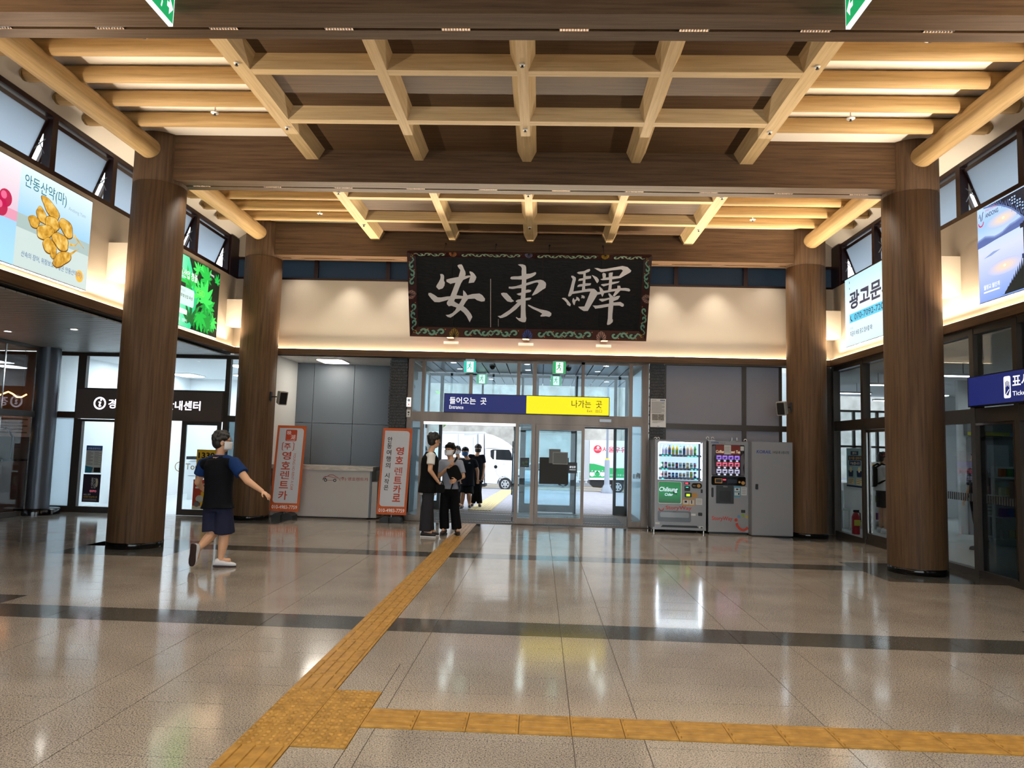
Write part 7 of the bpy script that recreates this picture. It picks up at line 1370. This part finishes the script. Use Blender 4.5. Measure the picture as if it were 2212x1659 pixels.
# three people walking in through the vestibule
def walker(lab, Yb, hx, hy, ny, shx, shy, hipx, hipy, kn, an, hand_, cloth, face=(-.05, -1, 0), sw=1.0, **k):
    J = dict(head=at(hx, hy, Yb), neck=at((shx[0]+shx[1])/2+1, ny, Yb), shR=at(shx[0], shy, Yb), shL=at(shx[1], shy+1, Yb), hip=at(hipx, hipy, Yb), hipR=at(hipx-5, hipy+2, Yb), hipL=at(hipx+5, hipy+2, Yb), knR=at(kn[0][0], kn[0][1], Yb-.05), knL=at(kn[1][0], kn[1][1], Yb-.08), anR=at(an[0][0], an[0][1], Yb), anL=at(an[1][0], an[1][1], Yb))
    J['wrL'] = at(hand_[1][0], hand_[1][1], Yb-.05); J['wrR'] = at(hand_[0][0], hand_[0][1], Yb-.05); J['elL'] = J['shL'].lerp(J['wrL'], .52)+Vector((.03, .06, 0)); J['elR'] = J['shR'].lerp(J['wrR'], .52)+Vector((-.03, .06, 0))
    J['ftR'] = Vector((-.1, -1, 0)); J['ftL'] = Vector((.15, -1, 0)); lo = min(J['anR'].z, J['anL'].z)
    for q_ in ('anR', 'anL'): J[q_].z = gz(J[q_].y)+.088+(.0 if J[q_].z < lo+.02 else .03)
    return person(lab, J, (0, -1, 0), face, cloth, vox=.01, sw=sw, **k)
t, hc, B = walker('man in a black polo and shorts with a blue mask walking in', 18.9, 1005, 977, 990, (994, 1025), 997, 1009, 1043, ((1000, 1068), (1013, 1070)), ((998, 1093), (1014, 1091)), ((996, 1035), (1032, 1035)), dict(top='cloth_tee', bottom='cloth_black', hem=-.12, sleeve=.6, leg=.85, legr=(.11, .105, .09), shoe='shoe_black', sole='sole_white', topname='polo_shirt', botname='shorts'), skin='skin_tan', sw=1.1)
cap(t, hc, B, 'cloth_black'); mask(t, hc, B, 'mask_blue')
a = Art(at(1012, 1001, 18.70), (1, 0, 0), (0, 0, 1)); [a.poly([(.018*k, 0), (.018*k+.014, 0), (.018*k+.004-.012, .02+.012*k), (.018*k-.006, .014+.012*k)], 'ink_white', 1) for k in range(3)]; a.build('chest_logo', t)
t, hc, B = walker('tall man in a black tee and trousers with a black mask walking in last', 20.0, 1033, 970, 982, (1016, 1043), 986, 1030, 1037, ((1027, 1063), (1034, 1063)), ((1020, 1084), (1036, 1086)), ((1014, 1030), (1043, 1028)), dict(top='cloth_tee', bottom='cloth_black', hem=-.08, sleeve=.6, leg=1.92, legr=(.09, .08, .08), shoe='shoe_black', sole='sole_white', topname='black_tee'), hairstyle='mop')
mask(t, hc, B, 'mask_black')
t, hc, B = walker('person in a beige tee and white mask half hidden behind the woman', 19.6, 988, 974, 988, (976, 1001), 993, 988, 1036, ((984, 1062), (992, 1062)), ((984, 1086), (993, 1087)), ((974, 1028), (1002, 1028)), dict(top='cloth_beige', bottom='cloth_charcoal', hem=-.08, sleeve=.6, leg=1.92, legr=(.09, .08, .075), shoe='shoe_black', sole='sole_white', topname='beige_tee'), face=(-.3, -.95, 0))
mask(t, hc, B, 'mask_white')
# shopper with a red cap, seen through the shop door
Yb = 16.2; sx = at(1906, 1100, Yb).x
J = dict(head=Vector((sx+.03, Yb, 1.60)), neck=Vector((sx, Yb, 1.43)), shL=Vector((sx+.0, Yb+.18, 1.38)), shR=Vector((sx, Yb-.18, 1.38)), elL=Vector((sx+.05, Yb+.22, 1.12)), elR=Vector((sx+.05, Yb-.22, 1.12)), wrL=Vector((sx+.28, Yb+.18, 1.05)), wrR=Vector((sx+.28, Yb-.16, 1.08)), hip=Vector((sx, Yb, .95)), hipL=Vector((sx, Yb+.09, .93)), hipR=Vector((sx, Yb-.09, .93)), knL=Vector((sx+.03, Yb+.1, .5)), knR=Vector((sx+.03, Yb-.1, .5)), anL=Vector((sx, Yb+.1, .088)), anR=Vector((sx, Yb-.1, .088)))
t, hc, B = person('shopper in a red cap and pale shirt with a dark backpack inside the shop', J, (1, 0, 0), (1, .1, 0), dict(top='cloth_white', bottom='cloth_charcoal', hem=-.1, sleeve=.6, leg=.9, legr=(.1, .1, .09), shoe='shoe_white', sole='sole_white', botname='shorts', topname='pale_shirt'), vox=.011)
cap(t, hc, B, mat('cap_red', '#8a1f2c', .8)); bpk = thing('backpack', 'dark backpack worn by the shopper with the red cap', 'backpack', (sx-.2, Yb, 1.0)); MB().bevbox(sx-.33, sx-.155, Yb-.15, Yb+.15, .98, 1.42, .07).build('pack_body', 'cloth_black', bpk); MB().bevbox(sx-.36, sx-.32, Yb-.1, Yb+.1, 1.0, 1.2, .02).build('front_pocket', 'cloth_charcoal', bpk)
for s_ in (-1, 1): MB().tube([(sx-.16, Yb+s_*.1, 1.40), (sx-.04, Yb+s_*.11, 1.475), (sx+.12, Yb+s_*.11, 1.40), (sx+.15, Yb+s_*.12, 1.2), (sx-.15, Yb+s_*.16, 1.05)], .02, 8).build('strap', 'cloth_black', bpk)
# dark-clothed person behind the ticket-lobby glass
fx, fy = 7.95, 13.75
J = dict(head=Vector((fx+.05, fy, 1.63)), neck=Vector((fx+.05, fy, 1.46)), shL=Vector((fx+.05, fy+.19, 1.4)), shR=Vector((fx+.05, fy-.19, 1.4)), elL=Vector((fx+.06, fy+.24, 1.12)), elR=Vector((fx+.06, fy-.24, 1.12)), wrL=Vector((fx-.05, fy+.22, .9)), wrR=Vector((fx-.05, fy-.22, .9)), hip=Vector((fx+.05, fy, .97)), hipL=Vector((fx+.05, fy+.09, .95)), hipR=Vector((fx+.05, fy-.09, .95)), knL=Vector((fx+.1, fy+.1, .52)), knR=Vector((fx+.02, fy-.1, .52)), anL=Vector((fx+.2, fy+.1, .088)), anR=Vector((fx+.02, fy-.1, .088)))
person('person in black clothes standing behind the glass at the right edge', J, (-1, 0, 0), (-1, 0, 0), dict(top='cloth_black', bottom='cloth_black', hem=-.1, sleeve=.9, leg=1.93, legr=(.1, .09, .09), shoe='shoe_black', sole='sole_dark', topname='black_top'), vox=.012)
flush()
# ---- hanging exit signs under the nearest beam
for x, sg_, lab in ((-3.47, 1, 'green exit sign hanging at the top edge, left of the ceiling grid'), (2.63, -1, 'green exit sign hanging at the top edge, right of the ceiling grid')):
    t = thing('exit_sign', lab, 'exit sign', (x, 6.05, 5.55), 'green running-man exit signs'); y0, y1, z0, z1 = 5.62, 6.25, 5.36, 5.66
    bx('housing', 'exit_white', t, x-.02, x+.02, y0, y1, z0, z1)
    for s_ in (-1, 1):
        a = Art((x+s_*.021, y0 if s_ > 0 else y1, z0), (0, s_, 0), (0, 0, 1)); w = y1-y0; h = z1-z0; a.rect(.012, w-.012, .018, h-.012, 'exit_green', 1); running_man(a, w*.62, h*.32, h*1.35, 'exit_white', 2)
        a.line([(w*.93, h*.5), (w*.80, h*.5)], .05, 'exit_white', 2); a.poly([(w*.86, h*.78), (w*.97, h*.5), (w*.86, h*.22)], 'exit_white', 2); a.line([(w*.1, h*.5), (w*.25, h*.5)], .05, 'exit_white', 2); a.poly([(w*.16, h*.78), (w*.05, h*.5), (w*.16, h*.22)], 'exit_white', 2); a.build('lit_face', t)
    for y in (5.75, 6.12): MB().cyl((x, y, z1), (x, y, SIDE_Z if y < 5.9 else SIDE_Z), .008, n=8).build('hanger', 'alu', t)
